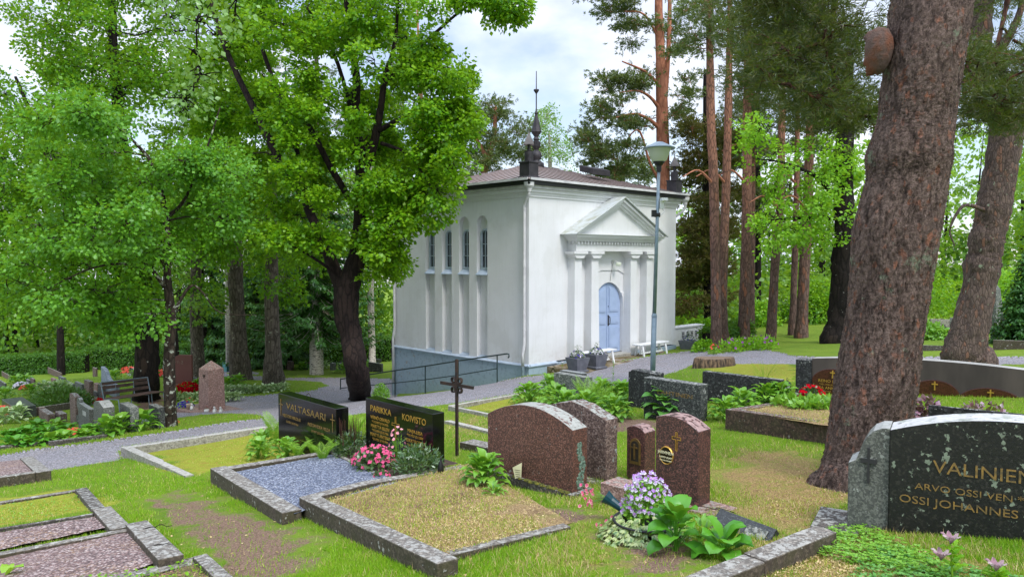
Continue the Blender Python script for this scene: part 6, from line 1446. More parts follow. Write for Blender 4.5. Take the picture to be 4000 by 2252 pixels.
q = N('bark_foreground'); ck = q.attr('crack'); v_ = q.obj((9, 9, 5)); n1 = q.noise(9, 6, .7, vec=q.obj((3.2, 3.2, .8))); n2 = q.noise(34, 6, .7)
col = q.mix(q.ramp(n2, [(.35, 0), (.65, 1)]), (92, 76, 69), (142, 122, 112)); fc = q.voro(3.2, out='Color', vec=v_); sp_ = q.n('ShaderNodeSeparateColor'); q.t.links.new(fc, sp_.inputs[0])
col = q.mix(q.math('MULTIPLY', q.ramp(sp_.outputs[0], [(.80, 0), (.9, .7)]), q.ramp(q.noise(12, 5), [(.42, 0), (.6, 1)])), col, (162, 106, 80))
col = q.mix(q.ramp(sp_.outputs[1], [(.6, 0), (1, .45)]), col, (72, 59, 54)); col = q.mix(q.ramp(q.noise(3.1, 7, .7), [(.60, 0), (.64, .75)]), col, (134, 146, 122))
col = q.mix(q.ramp(n1, [(.36, .75), (.5, 0)]), col, (44, 35, 32)); col = q.mix(q.ramp(ck, [(.1, .45), (.5, 1)]), (40, 31, 28), col)
M['bark_foreground'] = q.bsdf(col, .93, nrm=q.bump(q.math('ADD', q.math('ADD', n2, q.math('MULTIPLY', q.noise(90, 3), .4)), q.math('MULTIPLY', q.noise(9, 6, .7, vec=q.obj((3.2, 3.2, .8))), 1.6)), 1.0, .03), spec=.2); o.data.materials.append(M['bark_foreground'])
# burl
bc = P(3425, 190, 6.25) - base; rb = []
m = MB()
m.lathe([(.001, -.27), (.09, -.22), (.15, -.12), (.18, 0), (.17, .10), (.12, .20), (.001, .25)], 28, (0, 0, 0)); bo = m.build('burl', None or M['bark_foreground'], e, smooth=True)
roughen(bo, .09, 2, 6.0); bo.location = bc + Vector((.035, .05, 0)); bo.scale = (.62, .8, .78)
q = N('burl_bark'); n2 = q.noise(20, 6, .7); M['burl_bark'] = q.bsdf(q.mix(q.ramp(q.noise(5, 4), [(.42, 0), (.6, 1)]), q.mix(n2, (70, 50, 42), (120, 98, 88)), (116, 70, 46)), .9, nrm=q.bump(n2, 1.0, .04)); bo.data.materials[0] = M['burl_bark']
# its dark boughs hanging behind the trunk
cl_ = np.concatenate([fill_poly([(2900, -150), (3330, -150), (3330, 250), (3300, 450), (3120, 480), (3050, 380), (2950, 250)], 52, 10, 14), fill_poly([(3700, 150), (4100, 150), (4100, 450), (3720, 520)], 30, 11, 15),
                      fill_poly([(3330, 400), (3420, 400), (3400, 620), (3330, 560)], 6, 11, 14)])
bw = Wood(); lv = Leaves(); tops_ = S[S[:, 2] > 2.2][:, :3]
NPt = [tops_[len(tops_) // 3]]; NPt = np.concatenate([tops_[::6]] + [smooth_line(pxline(q_), 5) for q_ in ([(3700, -700, 6.8), (3500, -650, 9), (3200, -300, 11.5), (3050, 50, 12)], [(3720, -900, 7), (3600, -900, 10), (3350, -400, 12.5), (3250, 100, 12.5)], [(3700, -600, 6.8), (3950, -600, 10), (3950, -100, 13), (3880, 250, 13)])])
for q_ in ([(3700, -700, 6.8), (3500, -650, 9), (3200, -300, 11.5), (3050, 50, 12)], [(3720, -900, 7), (3600, -900, 10), (3350, -400, 12.5), (3250, 100, 12.5)], [(3700, -600, 6.8), (3950, -600, 10), (3950, -100, 13), (3880, 250, 13)]): bw.limb(smooth_line(pxline(q_), 6), .1, .03, 8)
for c in cl_:
    a = NPt[np.linalg.norm(NPt - c, axis=1).argmin()]; pl = wander(a, c, 9, .08, .05); bw.limb(pl, .03, .008, 5); NPt = np.concatenate([NPt, pl[4:]])
    th_ = RNG.normal(0, .5, (70, 3)) * .62 * np.array([1, 1, .45]); out = unit(th_ + [0, 0, .1]); needles(lv, c + th_, out, 16, .11, .014, .6)
    for q_ in (c + th_)[:8]: bw.limb(wander(pl[RNG.integers(4, 8)], q_, 4, .2), .008, .003, 3)
bw.build('branches', M['bark_bough'], e, base); lv.build('crown', M['needle_pine_dark'], e, base)
# leaning second pine
b_ = G(3800, 1424)
pine('leaning_pine', 'thick knobbly pine leaning right behind the oval plate headstone, limbs spreading at the top', b_,
     [[(3760, 1400, 16.5, .50), (3783, 1307, 16.5, .44), (3820, 1141, 16.5, .385), (3838, 1031, 16.5, .41), (3846, 1000, 16.5, .37), (3853, 937, 16.5, .41), (3866, 890, 16.5, .37), (3881, 810, 16.5, .40), (3903, 700, 16.5, .37), (3925, 560, 16.5, .37), (3935, 480, 16.5, .36)],
      [(3930, 520, 16.5, .26), (3860, 400, 16.6, .24), (3830, 250, 16.7, .26), (3830, 50, 16.8, .28), (3840, -200, 16.9, .24)], [(3940, 520, 16.5, .24), (4000, 440, 16.4, .2), (4080, 350, 16.3, .16)],
      [(3835, 240, 16.7, .14), (3920, 170, 16.4, .12), (3980, 60, 16.2, .08), (4000, -60, 16.1, .06)]],
     fill_poly([(3650, -300), (4100, -300), (4100, 30), (3700, 40)], 14, 15, 19), M['needle_pine_dark'], M['bark_pine_big'], R=.8, tuft=70, nn=9, L=.12, Wd=.02, knob=.05, flare=1.05, nseg=36,
     stubs=[[(3870, 830, 16.5, .05), (3780, 800, 16, .035), (3740, 830, 15.8, .03), (3710, 900, 15.7, .02), (3730, 960, 15.6, .012)]])

# ------------------------------------------------------------------ hedges, bushes, forest
def bush(name, label, c, rx, ry, rz, n, L, leaf, cat='bush', group=None, kind=None, stem=True):
    c = Vector(c); e = empty(name, c, 0, label, cat, group); th = unit(RNG.normal(0, 1, (n // 12, 3))) * RNG.uniform(.55, 1, (n // 12, 1)); th[:, 2] = np.abs(th[:, 2]) * 1.0
    ctr = th * np.array([rx, ry, rz]); lv = Leaves(); spray(lv, ctr, unit(th), max(.04, min(rx, rz) * .22), 12, L, L * .7); lv.build('foliage', leaf, e)
    if stem:
        w = Wood()
        for i in range(min(14, 5 + n // 300)): t = ctr[i]; w.limb(wander((t[0] * .1, t[1] * .1, -.03), t * .9, 4, .1), max(.004, rz * .02), .002, 3)
        w.build('stems', M['bark_dark'], e)
    return e
a0, a1 = G(-120, 1470), G(330, 1452)
def hedge(label, A, B, h, w, n, leaf=None, L=.09):
    e = empty('hedge', A, 0, label, 'hedge'); d = np.array(B - A); t = RNG.uniform(0, 1, n); s = RNG.uniform(-1, 1, n); z = RNG.uniform(0, 1, n)
    side = unit(np.cross(d, [0, 0, 1.0])); k = RNG.integers(0, 3, n); s = np.where(k == 0, -1.0, np.where(k == 1, 1.0, s)); z = np.where(k == 2, 1.0, z)
    pos = d * t[:, None] + side * (s * w / 2)[:, None] + np.array([0, 0, 1.0]) * (z * h)[:, None] + RNG.normal(0, .07, (n, 3))
    lv = Leaves(); lv.put(pos, RNG.normal(0, 1, (n, 3)) + [0, 0, -.2], RNG.normal(0, .5, (n, 3)) + side * s[:, None] + [0, 0, .6], L, L * .7); lv.build('foliage', leaf or M['leaf_hedge'], e)
    m = MB(); sd = Vector(side) * (w * .38); D = B - A; m.add([-sd - Vector((0, 0, .3)), D - sd - Vector((0, 0, .3)), D + sd - Vector((0, 0, .3)), sd - Vector((0, 0, .3)), -sd + Vector((0, 0, h * .93)), D - sd + Vector((0, 0, h * .93)), D + sd + Vector((0, 0, h * .93)), sd + Vector((0, 0, h * .93))],
        [(3, 2, 1, 0), (4, 5, 6, 7), (0, 1, 5, 4), (1, 2, 6, 5), (2, 3, 7, 6), (3, 0, 4, 7)]).build('inner_branches', M['bark_dark'], e); return e
hedge('clipped green hedge behind the far left graves', G(-300, 1478), G(340, 1452), 1.05, .9, 26000)
hedge('long dark hedge behind the far graves left of the chapel', G(345, 1440), G(1540, 1405), 1.2, 1.0, 42000)
hedge('low dark hedge behind the vented wall', cl(LX + .5, -1.2, -.5), cl(LX + 3.2, -1.0, -.35), 1.0, .9, 9000)
def forest(name, polys, n, L, leaf):
    lv = Leaves(); ctr = np.concatenate([fill_poly(p, k, a, b) for p, k, a, b in polys]); spray(lv, ctr, unit(RNG.normal(0, 1, ctr.shape)), .95, n, L, L * .75); o = lv.build(name, leaf); tag(o, kind='stuff'); return o
FRL = [([(-300, 200), (100, 600), (300, 700), (1540, 600), (1545, 1390), (1200, 1420), (600, 1430), (-300, 1430)], 560, 42, 56)]
FR = [
      ([(2630, 760), (3200, 700), (3300, 500), (4300, 500), (4300, 1240), (3300, 1250), (2800, 1280), (2630, 1300)], 380, 38, 56),
      ([(2630, 1100), (3400, 1080), (4300, 1100), (4300, 1270), (3300, 1265), (2800, 1290), (2630, 1330)], 170, 34, 44)]
o = forest('left_woodland', FRL, 60, .28, M['leaf_forest_shade']); tag(o, 'shaded green woodland beyond the left graves', 'woodland')
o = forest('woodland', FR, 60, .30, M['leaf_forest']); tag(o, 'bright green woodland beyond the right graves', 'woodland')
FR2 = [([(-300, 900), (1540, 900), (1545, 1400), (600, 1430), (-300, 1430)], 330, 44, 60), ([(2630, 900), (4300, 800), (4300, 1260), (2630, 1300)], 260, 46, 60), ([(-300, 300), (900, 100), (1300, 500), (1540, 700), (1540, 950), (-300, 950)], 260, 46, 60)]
o = forest('shaded_woodland', FR2, 60, .34, M['leaf_hedge']); tag(o, 'darker woodland deeper behind the trees', 'woodland')  # deep woodland's shade painted in by giving it the darker hedge leaf colour
tk = Wood()
for i in range(46):
    px = RNG.choice([RNG.uniform(-100, 1500), RNG.uniform(2650, 4100)]); Y = RNG.uniform(38, 58); x = float(ray(px, 1300)[0]) * Y; g_ = ground(x, Y); tk.limb(wander((x, Y, g_ - .3), (x + RNG.uniform(-.6, .6), Y, g_ + 11), 5, .01), RNG.uniform(.12, .25), .01, 7)
o = tk.build('woodland_trunks', M['bark_dark']); tag(o, 'dim trunks inside the distant woodland', 'woodland', kind='stuff')
for i, (px, py, Y, rx, rz, lf_, lb_) in enumerate(((2960, 1300, 33, 1.0, 1.2, 'leaf_bright', 'bright green bush behind the pine trunks'), (3040, 1290, 36, 1.3, 1.2, 'leaf_variegated', 'whitish flowering bush on the far lawn edge'), (2730, 1350, 30, .8, .8, 'leaf_bright', 'light green bush left of the first pines'),
      (3560, 1250, 30, 2.2, 2.6, 'leaf_maple', 'leafy shrub between the big pine and the leaning pine'), (3940, 1250, 33, 1.5, 2.2, 'leaf_bright', 'yellow green shrub behind the slim obelisk'), (3640, 1330, 24, .7, .5, 'leaf_hosta', 'leafy perennial clump before the pale grave frame'),
      (3960, 1290, 25, .4, .3, 'leaf_bright', 'small leafy plant by the lanterns'), (2755, 1372, 25.5, .45, .38, 'leaf_bright', 'bright leafy perennial right of the corner planter'), (3170, 1290, 34, 1.6, 2.0, 'leaf_maple', 'tall green shrub left of the dark lime'))):
    c = P(px, py, Y); c.z = ground(c.x, c.y); bush('bush', lb_, c, rx, rx, rz, int(2600 * min(1.6, rx)), .13 if rx > .6 else .09, M[lf_])
c = P(4010, 1330, 21); c.z = ground(c.x, c.y); conifer('thuja', 'dark bushy conifer at the right picture edge', c, 2.6, .9, M['needle_spruce'], M['bark_dark'], z0=.02, rows=26, per=20, L=.16, Wd=.06, r=.05, cat='conifer')
# ------------------------------------------------------------------ plants
class Broad:
    """curved broad leaves as small grids"""
    def __init__(s): s.V = []; s.F = []; s.n = 0
    def leaf(s, base, az, el, L, Wd, bend=1.1, fold=.16, m=6, shape='heart', roll=0.0):
        t = np.linspace(0, 1, m + 1); ang = el - bend * t ** 1.3
        ds = L / m; hx = np.concatenate([[0], np.cumsum(np.cos(ang[:-1]) * ds)]); hz = np.concatenate([[0], np.cumsum(np.sin(ang[:-1]) * ds)])
        if shape == 'heart': w = np.sin(pi * np.clip(t * .93 + .10, 0, 1) ** .72) ** .8
        elif shape == 'round': w = np.sin(pi * np.clip(t * .86 + .12, 0, 1)) ** .55
        else: w = np.sin(pi * np.clip(t * .95 + .05, 0, 1)) ** .9
        w[-1] = .02; w = w * Wd / 2
        d = np.array([cos(az), sin(az)]); sd = np.array([-sin(az), cos(az)])
        rows = []
        for u in (-1, -.5, 0, .5, 1):
            off = w * u; z = hz + np.abs(u) * w * fold * 2 - (abs(u) == 1) * w * fold * .5 + roll * off + .006 * np.sin(t * 11 + u * 4 + az)
            rows.append(np.stack([base[0] + d[0] * hx + sd[0] * off, base[1] + d[1] * hx + sd[1] * off, base[2] + z], -1))
        V = np.stack(rows, 1); k = s.n + np.arange(m)[:, None] * 5 + np.arange(4)[None]
        s.F.append(np.stack([k, k + 1, k + 6, k + 5], -1).reshape(-1, 4)); s.V.append(V.reshape(-1, 3)); s.n += (m + 1) * 5
    def build(s, name, mat, par): return mesh_np(name, np.concatenate(s.V), np.concatenate(s.F), mat, par, smooth=True)
def rosette(name, label, c, R, H, n, L, Wd, leaf, cat='plant', group=None, shape='heart', core=.55):
    c = Vector(c); e = empty(name, c, RNG.uniform(0, 6.28), label, cat, group); b = Broad(); st = Wood()
    for i in range(n):
        f = (i + .5) / n; az = i * 2.399 + RNG.uniform(-.3, .3); rr = R * (f ** .6) * RNG.uniform(.7, 1.0) * core * 1.5; h = H * (1 - f ** 1.4 * .85) * RNG.uniform(.75, 1.05)
        p = np.array([cos(az) * rr * .62, sin(az) * rr * .62, h]); el = radians(50) * (1 - f) + radians(18) + RNG.uniform(-.2, .2)
        b.leaf(p, az + RNG.uniform(-.25, .25), el, L * RNG.uniform(.75, 1.15), Wd * RNG.uniform(.8, 1.1), 1.25 + .5 * f, shape=shape, roll=RNG.uniform(-.2, .2))
        st.limb(np.array([[0, 0, -.02], [p[0] * .35, p[1] * .35, h * .6], p]), .005, .003, 4)
    b.build('leaves', leaf, e); st.build('stalks', leaf, e); return e
def fern(label, c, H, n, leaf, lean=(0, 0), spread=1.0, group=None):
    c = Vector(c); e = empty('fern', c, 0, label, 'fern', group); lv = Leaves(); w = Wood()
    for i in range(n):
        az = i * 2 * pi / n + RNG.uniform(-.4, .4); m = 24; t = np.linspace(0, 1, m); L = H * 1.25 * RNG.uniform(.8, 1.1); el = radians(78) - spread * 1.25 * t ** 1.6
        x = np.concatenate([[0], np.cumsum(np.cos(el[:-1]) * L / m)]); z = np.concatenate([[0], np.cumsum(np.sin(el[:-1]) * L / m)]); d = np.array([cos(az), sin(az), 0]); p = d * x[:, None] + np.array([0, 0, 1.0]) * z[:, None] + np.array([lean[0], lean[1], 0]) * t[:, None] ** 2
        w.limb(p[::4], .004, .0015, 3); tg = unit(np.gradient(p, axis=0)); sd = np.cross(tg, unit(d * -np.sin(el)[:, None] + np.array([0, 0, 1.0]) * np.cos(el)[:, None])); nn = np.cross(sd, tg)
        ln = H * .20 * np.sin(pi * np.clip(t * .9 + .08, 0, 1)) ** .8
        for s_ in (-1, 1):
            for sh in (0,):
                lv.put((p + tg * (L / m * sh))[2:], (sd * s_ + tg * .35)[2:], nn[2:], ln[2:] * (1 if sh == 0 else .95), .5 * L / m, .05, .12)
    w.build('stems', leaf, e); lv.build('fronds', leaf, e); return e
def flowers(e, pos, nrm, size, mat, petals=5, name='flowers', cup=.4):
    lv = Leaves(); pos = np.asarray(pos, float); nrm = unit(np.asarray(nrm, float)); m = len(pos)
    e1 = unit(np.cross(nrm, RNG.normal(0, 1, (m, 3)))); e2 = np.cross(nrm, e1)
    for k in range(petals):
        a = 2 * pi * k / petals; d = e1 * cos(a) + e2 * sin(a) + nrm * cup; lv.put(pos, d, nrm + RNG.normal(0, .15, (m, 3)), size * RNG.uniform(.8, 1.15, m), size * .95, .08, .1)
    return lv.build(name, mat, e)
def dome(n, rx, ry, rz, lo=.15):
    a = RNG.uniform(0, 2 * pi, n); u = RNG.uniform(lo, 1, n); r = np.sqrt(1 - u ** 2); d = np.stack([r * np.cos(a), r * np.sin(a), u], -1); return d * np.array([rx, ry, rz]), d
def clump(name, label, c, rx, rz, n, L, leaf, fl=None, nf=0, fs=.03, cat='flowers', group=None, petals=5, ry=None, W=.6):
    c = Vector(c); e = empty(name, c, 0, label, cat, group); ry = ry or rx; p, d = dome(n, rx, ry, rz, 0.0); p = p * RNG.uniform(.5, 1, (n, 1)); lv = Leaves()
    lv.put(p, d + RNG.normal(0, .5, (n, 3)) + [0, 0, .1], d + RNG.normal(0, .5, (n, 3)) + [0, 0, .6], L * RNG.uniform(.7, 1.2, n), L * W); lv.build('leaves', leaf, e)
    w = Wood(); p2, _ = dome(10, rx, ry, rz, .3)
    for q_ in p2: w.limb(np.array([[0, 0, -.02], q_ * .5, q_ * .9]), max(.003, rz * .015), .002, 3)
    w.build('stems', leaf, e)
    if nf: p, d = dome(nf, rx * 1.02, ry * 1.02, rz * 1.05, .25); flowers(e, p, d + RNG.normal(0, .3, (nf, 3)) + [0, -.3, 0], fs, fl, petals)
    return e
HB, HSG, BG, FN = M['leaf_hosta_blue'], M['leaf_hosta'], M['leaf_bergenia'], M['leaf_fern']
def PG(px, py, up=0.0): return G(px, py, up)
def bedp(px, py, h): return tp(px, py, h)
rosette('hosta', 'large blue green hosta before the headstone ending in NEN', PG(2608, 1632), .52, .36, 62, .24, .19, HB)
GH = 'hostas in the bed by the path'
for i, (x, y, R, lb_) in enumerate(((2070, 1572, .5, 'bright hosta at the left tip of the path bed'), (2175, 1580, .48, 'bright hosta before the small grey headstone'), (2150, 1535, .4, 'hosta tucked behind, left of the small grey headstone'),
                        (2290, 1622, .46, 'bright hosta at the foot of the fern in the path bed'), (2400, 1635, .4, 'bright hosta at the lower right of the path bed'), (2350, 1560, .45, 'bright hosta behind the fern, right of the small grey headstone'), (2430, 1565, .38, 'bright hosta against the chipped dark headstone'), (2205, 1612, .4, 'narrow leaved hosta at the lower front of the path bed'))):
    rosette('hosta', lb_, PG(x, y), R, .27, 64, .17, .085, HSG, group=GH, shape='long')
fern('bright yellow green fern amid the path bed hostas', PG(2295, 1605), .50, 13, FN, spread=.7)
fern('second yellow green fern right beside the first in the path bed', PG(2345, 1612), .42, 11, FN, spread=.8)
for x, y, R, lb_ in ((2900, 1600, .42, 'hosta below the long low dark headstone, left one'), (2835, 1640, .3, 'narrow leaved plant at the red granite kerb corner'), (3000, 1580, .4, 'hosta between long dark headstone and red kerb'), (3050, 1572, .3, 'smallest hosta by the grave lantern')):
    rosette('hosta', lb_, PG(x, y), R, .24, 46, .17, .09, HSG, shape='long')
rosette('hosta', 'light green hosta at the left foot of the arched red headstone', bedp(1890, 1880, .1), .32, .20, 60, .14, .085, HSG)
rosette('hosta', 'low leafy tuft right in front of the light green hosta', bedp(1930, 1925, .08), .16, .05, 22, .07, .035, HSG, shape='long')
rosette('bergenia', 'tall glossy bergenia with large upright round leaves beside the pansy bowl', PG(2640, 2150), .20, .26, 20, .155, .125, BG, shape='round', core=.5)
rosette('bergenia', 'second lower bergenia touching the lichen blotched kerb', PG(2830, 2170), .20, .12, 13, .15, .135, BG, shape='round', core=.5)
rosette('weed', 'narrow leaved weed between the two bergenias', PG(2745, 2110), .2, .10, 16, .13, .05, HSG, shape='long')
# pansy bowl
c = PG(2525, 2085); e = empty('pansy_bowl', c, 0, 'black bowl of lilac and white pansies trimmed with variegated ivy', 'planter')
MB().lathe([(.10, 0), (.22, .09), (.245, .10), (.235, .112), (.20, .09)], 28).build('bowl', M['black_plastic'], e, smooth=True)
p, d = dome(1500, .17, .16, .27, 0); lv = Leaves(); p = p * RNG.uniform(.6, 1, (1500, 1)) + [0, .02, .12]; lv.put(p, d + RNG.normal(0, .5, p.shape), d + RNG.normal(0, .4, p.shape), .035, .02); lv.build('foliage', M['leaf_hosta'], e)
p, d = dome(210, .18, .17, .29, .1); p = p * RNG.uniform(.72, 1.1, (210, 1)) + [0, .02, .135]
flowers(e, p[:170], d[:170] + [0, -.5, 0], .019, M['petal_white'], 5, 'white_petals'); flowers(e, p[:170] + d[:170] * .004 + [0, 0, .007], d[:170] + [0, -.5, .3], .015, M['petal_lilac'], 3, 'lilac_petals', .8); flowers(e, p[170:], d[170:] + [0, -.5, .2], .018, M['petal_lilac'], 5, 'lilac_petals')
n = 420; a = RNG.uniform(pi * .75, pi * 2.15, n); r = RNG.uniform(.15, .34, n); p = np.stack([r * np.cos(a), r * np.sin(a), .14 - (r - .15) * .75 + RNG.normal(0, .02, n)], -1); lv = Leaves(); d = np.stack([np.cos(a), np.sin(a), -.4 + 0 * a], -1)
for k in (-.7, 0, .7): lv.put(p, d + np.cross(d, [0, 0, 1.0]) * k, np.array([0, 0, 1.0]) + d * .5 + RNG.normal(0, .2, (n, 3)), .042, .022)
lv.build('ivy', M['leaf_ivy'], e)
w = Wood()
for i in range(160): a = RNG.uniform(0, 6.3); w.limb(wander((.15 * cos(a), .15 * sin(a), .10), (RNG.uniform(.2, .34) * cos(a), RNG.uniform(.2, .3) * sin(a), RNG.uniform(0, .03)), 4, .2), .002, .001, 3)
w.build('dry_roots', M['bark_dark'], e)
# carnations in the tipped vase
v0, ax1 = VASE; e = empty('carnations', v0, 0, 'pink carnations spilling out of the tipped teal vase', 'flowers'); w = Wood(); ps = []
for i in range(17):
    q_ = np.array(ax1) * 1.0 + np.array([-.16, .06, .0]) * RNG.uniform(.5, 1.25) + np.array([RNG.uniform(-.02, .02), RNG.uniform(-.06, .06), RNG.uniform(-.12, .06)]); w.limb(wander(np.array(ax1) * .9, q_, 4, .06), .002, .0015, 3); ps.append(q_)
ps += [np.array([-.12, .02, -.03]), np.array([-.17, -.02, -.05]), np.array([-.22, -.12, -.05]), np.array([-.25, -.10, -.05])]
ps = np.array(ps); w.build('stems', M['leaf_hosta'], e)
flowers(e, ps, RNG.normal(0, .3, ps.shape) + [-.8, -.5, .3], .019, M['petal_carnation'], 9, 'flowers', .5); flowers(e, ps + [0, 0, .004], RNG.normal(0, .4, ps.shape) + [-.5, -.5, .5], .014, M['petal_pink'], 7, 'flowers', .9)
# begonias and azaleas in the soil bed
clump('begonia', 'pink flowering begonia in front of the gold lettered black headstone', bedp(1462, 1822, .09), .24, .22, 320, .06, M['leaf_shrub'], M['petal_pink'], 110, .024, petals=4, W=.8)
clump('begonia', 'small low begonia spray spilling over the thin gravel divider', bedp(1400, 1812, .09), .10, .08, 60, .05, M['leaf_shrub'], M['petal_pink'], 20, .022, petals=4)
clump('begonia', 'single pink bloom cluster at the lower edge of the soil bed', bedp(1490, 1862, .09), .09, .06, 40, .05, M['leaf_shrub'], M['petal_pink'], 12, .022, petals=4)
clump('azalea', 'dark leaved azalea at the right foot of the gold lettered headstone', bedp(1635, 1838, .1), .27, .27, 1500, .05, M['leaf_shrub'], W=.35, cat='shrub')
e = clump('azalea', 'bronze tipped azalea between the two black headstones', bedp(1372, 1775, .06), .22, .30, 1200, .05, M['leaf_shrub'], W=.35, cat='shrub')
w = Wood()
for i in range(40): a, r = RNG.uniform(0, 6.3), RNG.uniform(0, .18); w.limb(np.array([[r * cos(a), r * sin(a), .15], [r * cos(a) * 1.1, r * sin(a) * 1.1, RNG.uniform(.34, .48)]]), .004, .002, 3)
w.build('dry_tips', M['bark_bough'], e)
clump('carnation_plant', 'pale pink carnations standing above the begonia', bedp(1555, 1800, .1), .12, .36, 160, .05, M['leaf_hosta'], M['petal_carnation'], 16, .02, petals=9, W=.15)
# ferns and hostas around the VALTASAARI stone
for x, y, H, n, sp, lb_ in ((1078, 1745, .55, 9, .6, 'tall bright fern at the left end of the long black headstone'), (1165, 1800, .27, 13, 1.1, 'bright fern in front of the left part of the long black headstone'), (1262, 1815, .30, 13, 1.1, 'large fern in front of the right part of the long black headstone'),
                            (1325, 1790, .34, 11, .9, 'fern beside the right end of the long black headstone'), (1225, 1785, .24, 9, .9, 'small fern against the middle of the long black headstone'), (1035, 1790, .26, 7, 1.0, 'small fern at the left edge of the fern bed'), (1390, 1715, .36, 9, .8, 'fern behind the bronze tipped azalea')):
    fern(lb_, PG(x, y), H, n, FN, spread=sp)
for x, y, R, lb_ in ((1025, 1750, .3, 'pointed leaf hosta left of the ferns'), (1120, 1790, .28, 'broad leaf hosta amid the ferns'), (1010, 1790, .22, 'low leafy clump at the corner of the mossy grave')):
    rosette('hosta', lb_, PG(x, y), R, .22, 34, .13, .075, HSG)
# left bed
GL = 'broad leaved plants in the left bed'
k = 0; ORD = ['leftmost', 'second', 'third', 'fourth', 'fifth', 'sixth', 'seventh', 'eighth', 'ninth', 'tenth', 'eleventh', 'twelfth', 'thirteenth', 'fourteenth', 'fifteenth']
LBL = [o_ + ' broad leaved clump in the ' + r_ + ' of the left bed beside the path' for r_, o_ in (('front row', 'leftmost'), ('front row', 'second'), ('front row', 'third'), ('middle row', 'second'), ('middle row', 'third'), ('front row', 'fourth'), ('middle row', 'fourth'), ('middle row', 'leftmost'), ('middle row', 'rightmost'), ('back row', 'leftmost'), ('back row', 'rightmost'), ('back row', 'middle'))]
for x, y, R in ((60, 1742, .55), (130, 1738, .6), (205, 1728, .55), (100, 1705, .55), (180, 1700, .55), (255, 1722, .4), (265, 1690, .45), (40, 1712, .4), (330, 1712, .35), (140, 1672, .5), (350, 1695, .3), (220, 1672, .4)):
    k += 1; rosette('bergenia', LBL[k - 1], PG(x, y), R * .75, .12, 26, .17, .13, BG if k % 3 else HSG, group=GL, shape='round')
for x, y, R, lb_ in ((420, 1702, .4, 'pointed leaf hosta before the rounded lichen headstone'), (470, 1692, .4, 'pointed leaf hosta before the orange capped headstone'), (562, 1680, .42, 'hosta between orange capped and dark grey headstones'), (20, 1655, .45, 'white edged hosta beneath the black stone block'), (75, 1640, .4, 'second white edged hosta below the black stone block'),
                     (20, 1560, .6, 'round leaved green clump above the black stone block'), (60, 1505, .6, 'hosta before the dark slab headstone'), (100, 1500, .5, 'hosta right of the dark slab headstone'), (175, 1530, .5, 'broad leaf plant left of the white hosta'), (120, 1540, .4, 'light green low plant by the reddish lantern stone'),
                     (535, 1478, .5, 'bright leafy plant behind the black trunk'), (450, 1480, .5, 'bright leafy plant behind the blue grey headstone'), (775, 1522, .45, 'yellow green hosta right of the red memorial'), (885, 1515, .45, 'leafy plant right of the obelisk'), (930, 1505, .5, 'upright leafy plant on the lawn oval'),
                     (1265, 1440, .6, 'hosta beneath the white trunk of the spruce'), (1180, 1445, .5, 'hosta by the far dark long headstone'), (1445, 1440, .6, 'large leaved plant between far stones and chapel'), (1340, 1455, .5, 'whitish hosta in the far middle group')):
    rosette('hosta', lb_, PG(x, y), R, .32, 34, .24, .14, M['leaf_variegated'] if 'white' in lb_ else HSG)
for (xa, ya, xb, yb, n, lab, gp) in ((690, 1562, 925, 1560, 15, 'striped hosta in the curved row behind the obelisk', 'striped hostas in the near row'), (870, 1532, 1110, 1522, 13, 'striped hosta in the row along the lawn oval', 'striped hostas in the far row')):
    for i in range(n):
        f = i / (n - 1)
        if abs(xa + (xb - xa) * f - 832) < 28 and 'obelisk' in lab: continue
        rosette('hosta', ORD[i] + (' ' if i == 0 else ' from left ') + lab, PG(xa + (xb - xa) * f, ya + (yb - ya) * f + 6 * sin(pi * f)), .36, .2, 26, .17, .08, M['leaf_variegated'], group=gp, shape='long')
clump('juniper', 'wide spreading juniper mound among the left graves', PG(235, 1582), 1.0, .55, 5200, .15, M['leaf_juniper'], cat='shrub', ry=.8, W=.16)
clump('white_edged_plant', 'pale leaved hosta mound behind the juniper', PG(236, 1522), .4, .35, 300, .16, M['leaf_variegated'], cat='plant')
for nm, lb_, x, y, r, mt, lf_ in (('red_flowers', 'red flowers at the foot of the tall dark rough headstone', 380, 1575, .22, 'petal_red', 'leaf_shrub'), ('coral_flowers', 'coral flowers right of the brown pillar stone', 328, 1565, .26, 'petal_coral', 'leaf_shrub'), ('coral_flowers', 'coral flowers in the left hosta bed', 285, 1702, .2, 'petal_coral', 'leaf_hosta'),
                            ('coral_flowers', 'coral flowers at the left edge beneath the black stone block', 10, 1622, .32, 'petal_coral', 'leaf_shrub'), ('red_flowers', 'red flower bed at the foot of the tall red memorial', 735, 1530, .45, 'petal_red', 'leaf_hosta'), ('coral_flowers', 'coral flowers behind the spotted trunk', 636, 1470, .4, 'petal_coral', 'leaf_hosta'),
                            ('coral_flowers', 'coral flowers beyond the black trunk', 500, 1455, .4, 'petal_coral', 'leaf_shrub'), ('white_flowers', 'whitish flowers in the far left row', 85, 1515, .3, 'petal_white', 'leaf_shrub'), ('coral_flowers', 'coral flowers in the far left row', 100, 1520, .22, 'petal_coral', 'leaf_shrub'),
                            ('red_flowers', 'far red flowers left of the grey twin trunk', 1022, 1425, .4, 'petal_red', 'leaf_hosta'), ('red_flowers', 'far red flowers before the spruce', 1178, 1412, .4, 'petal_red', 'leaf_hosta'),
                            ('small_flowers', 'pale small flowers before the short brown headstone', 345, 1575, .3, 'petal_white', 'leaf_hosta'), ('pink_flower', 'tiny pink flower at the foot of the spotted trunk', 688, 1652, .08, 'petal_coral', 'leaf_hosta')):
    clump(nm, lb_, PG(x, y), r, r * .7, 200, r * .3, M[lf_], M[mt], 60, r * .22)
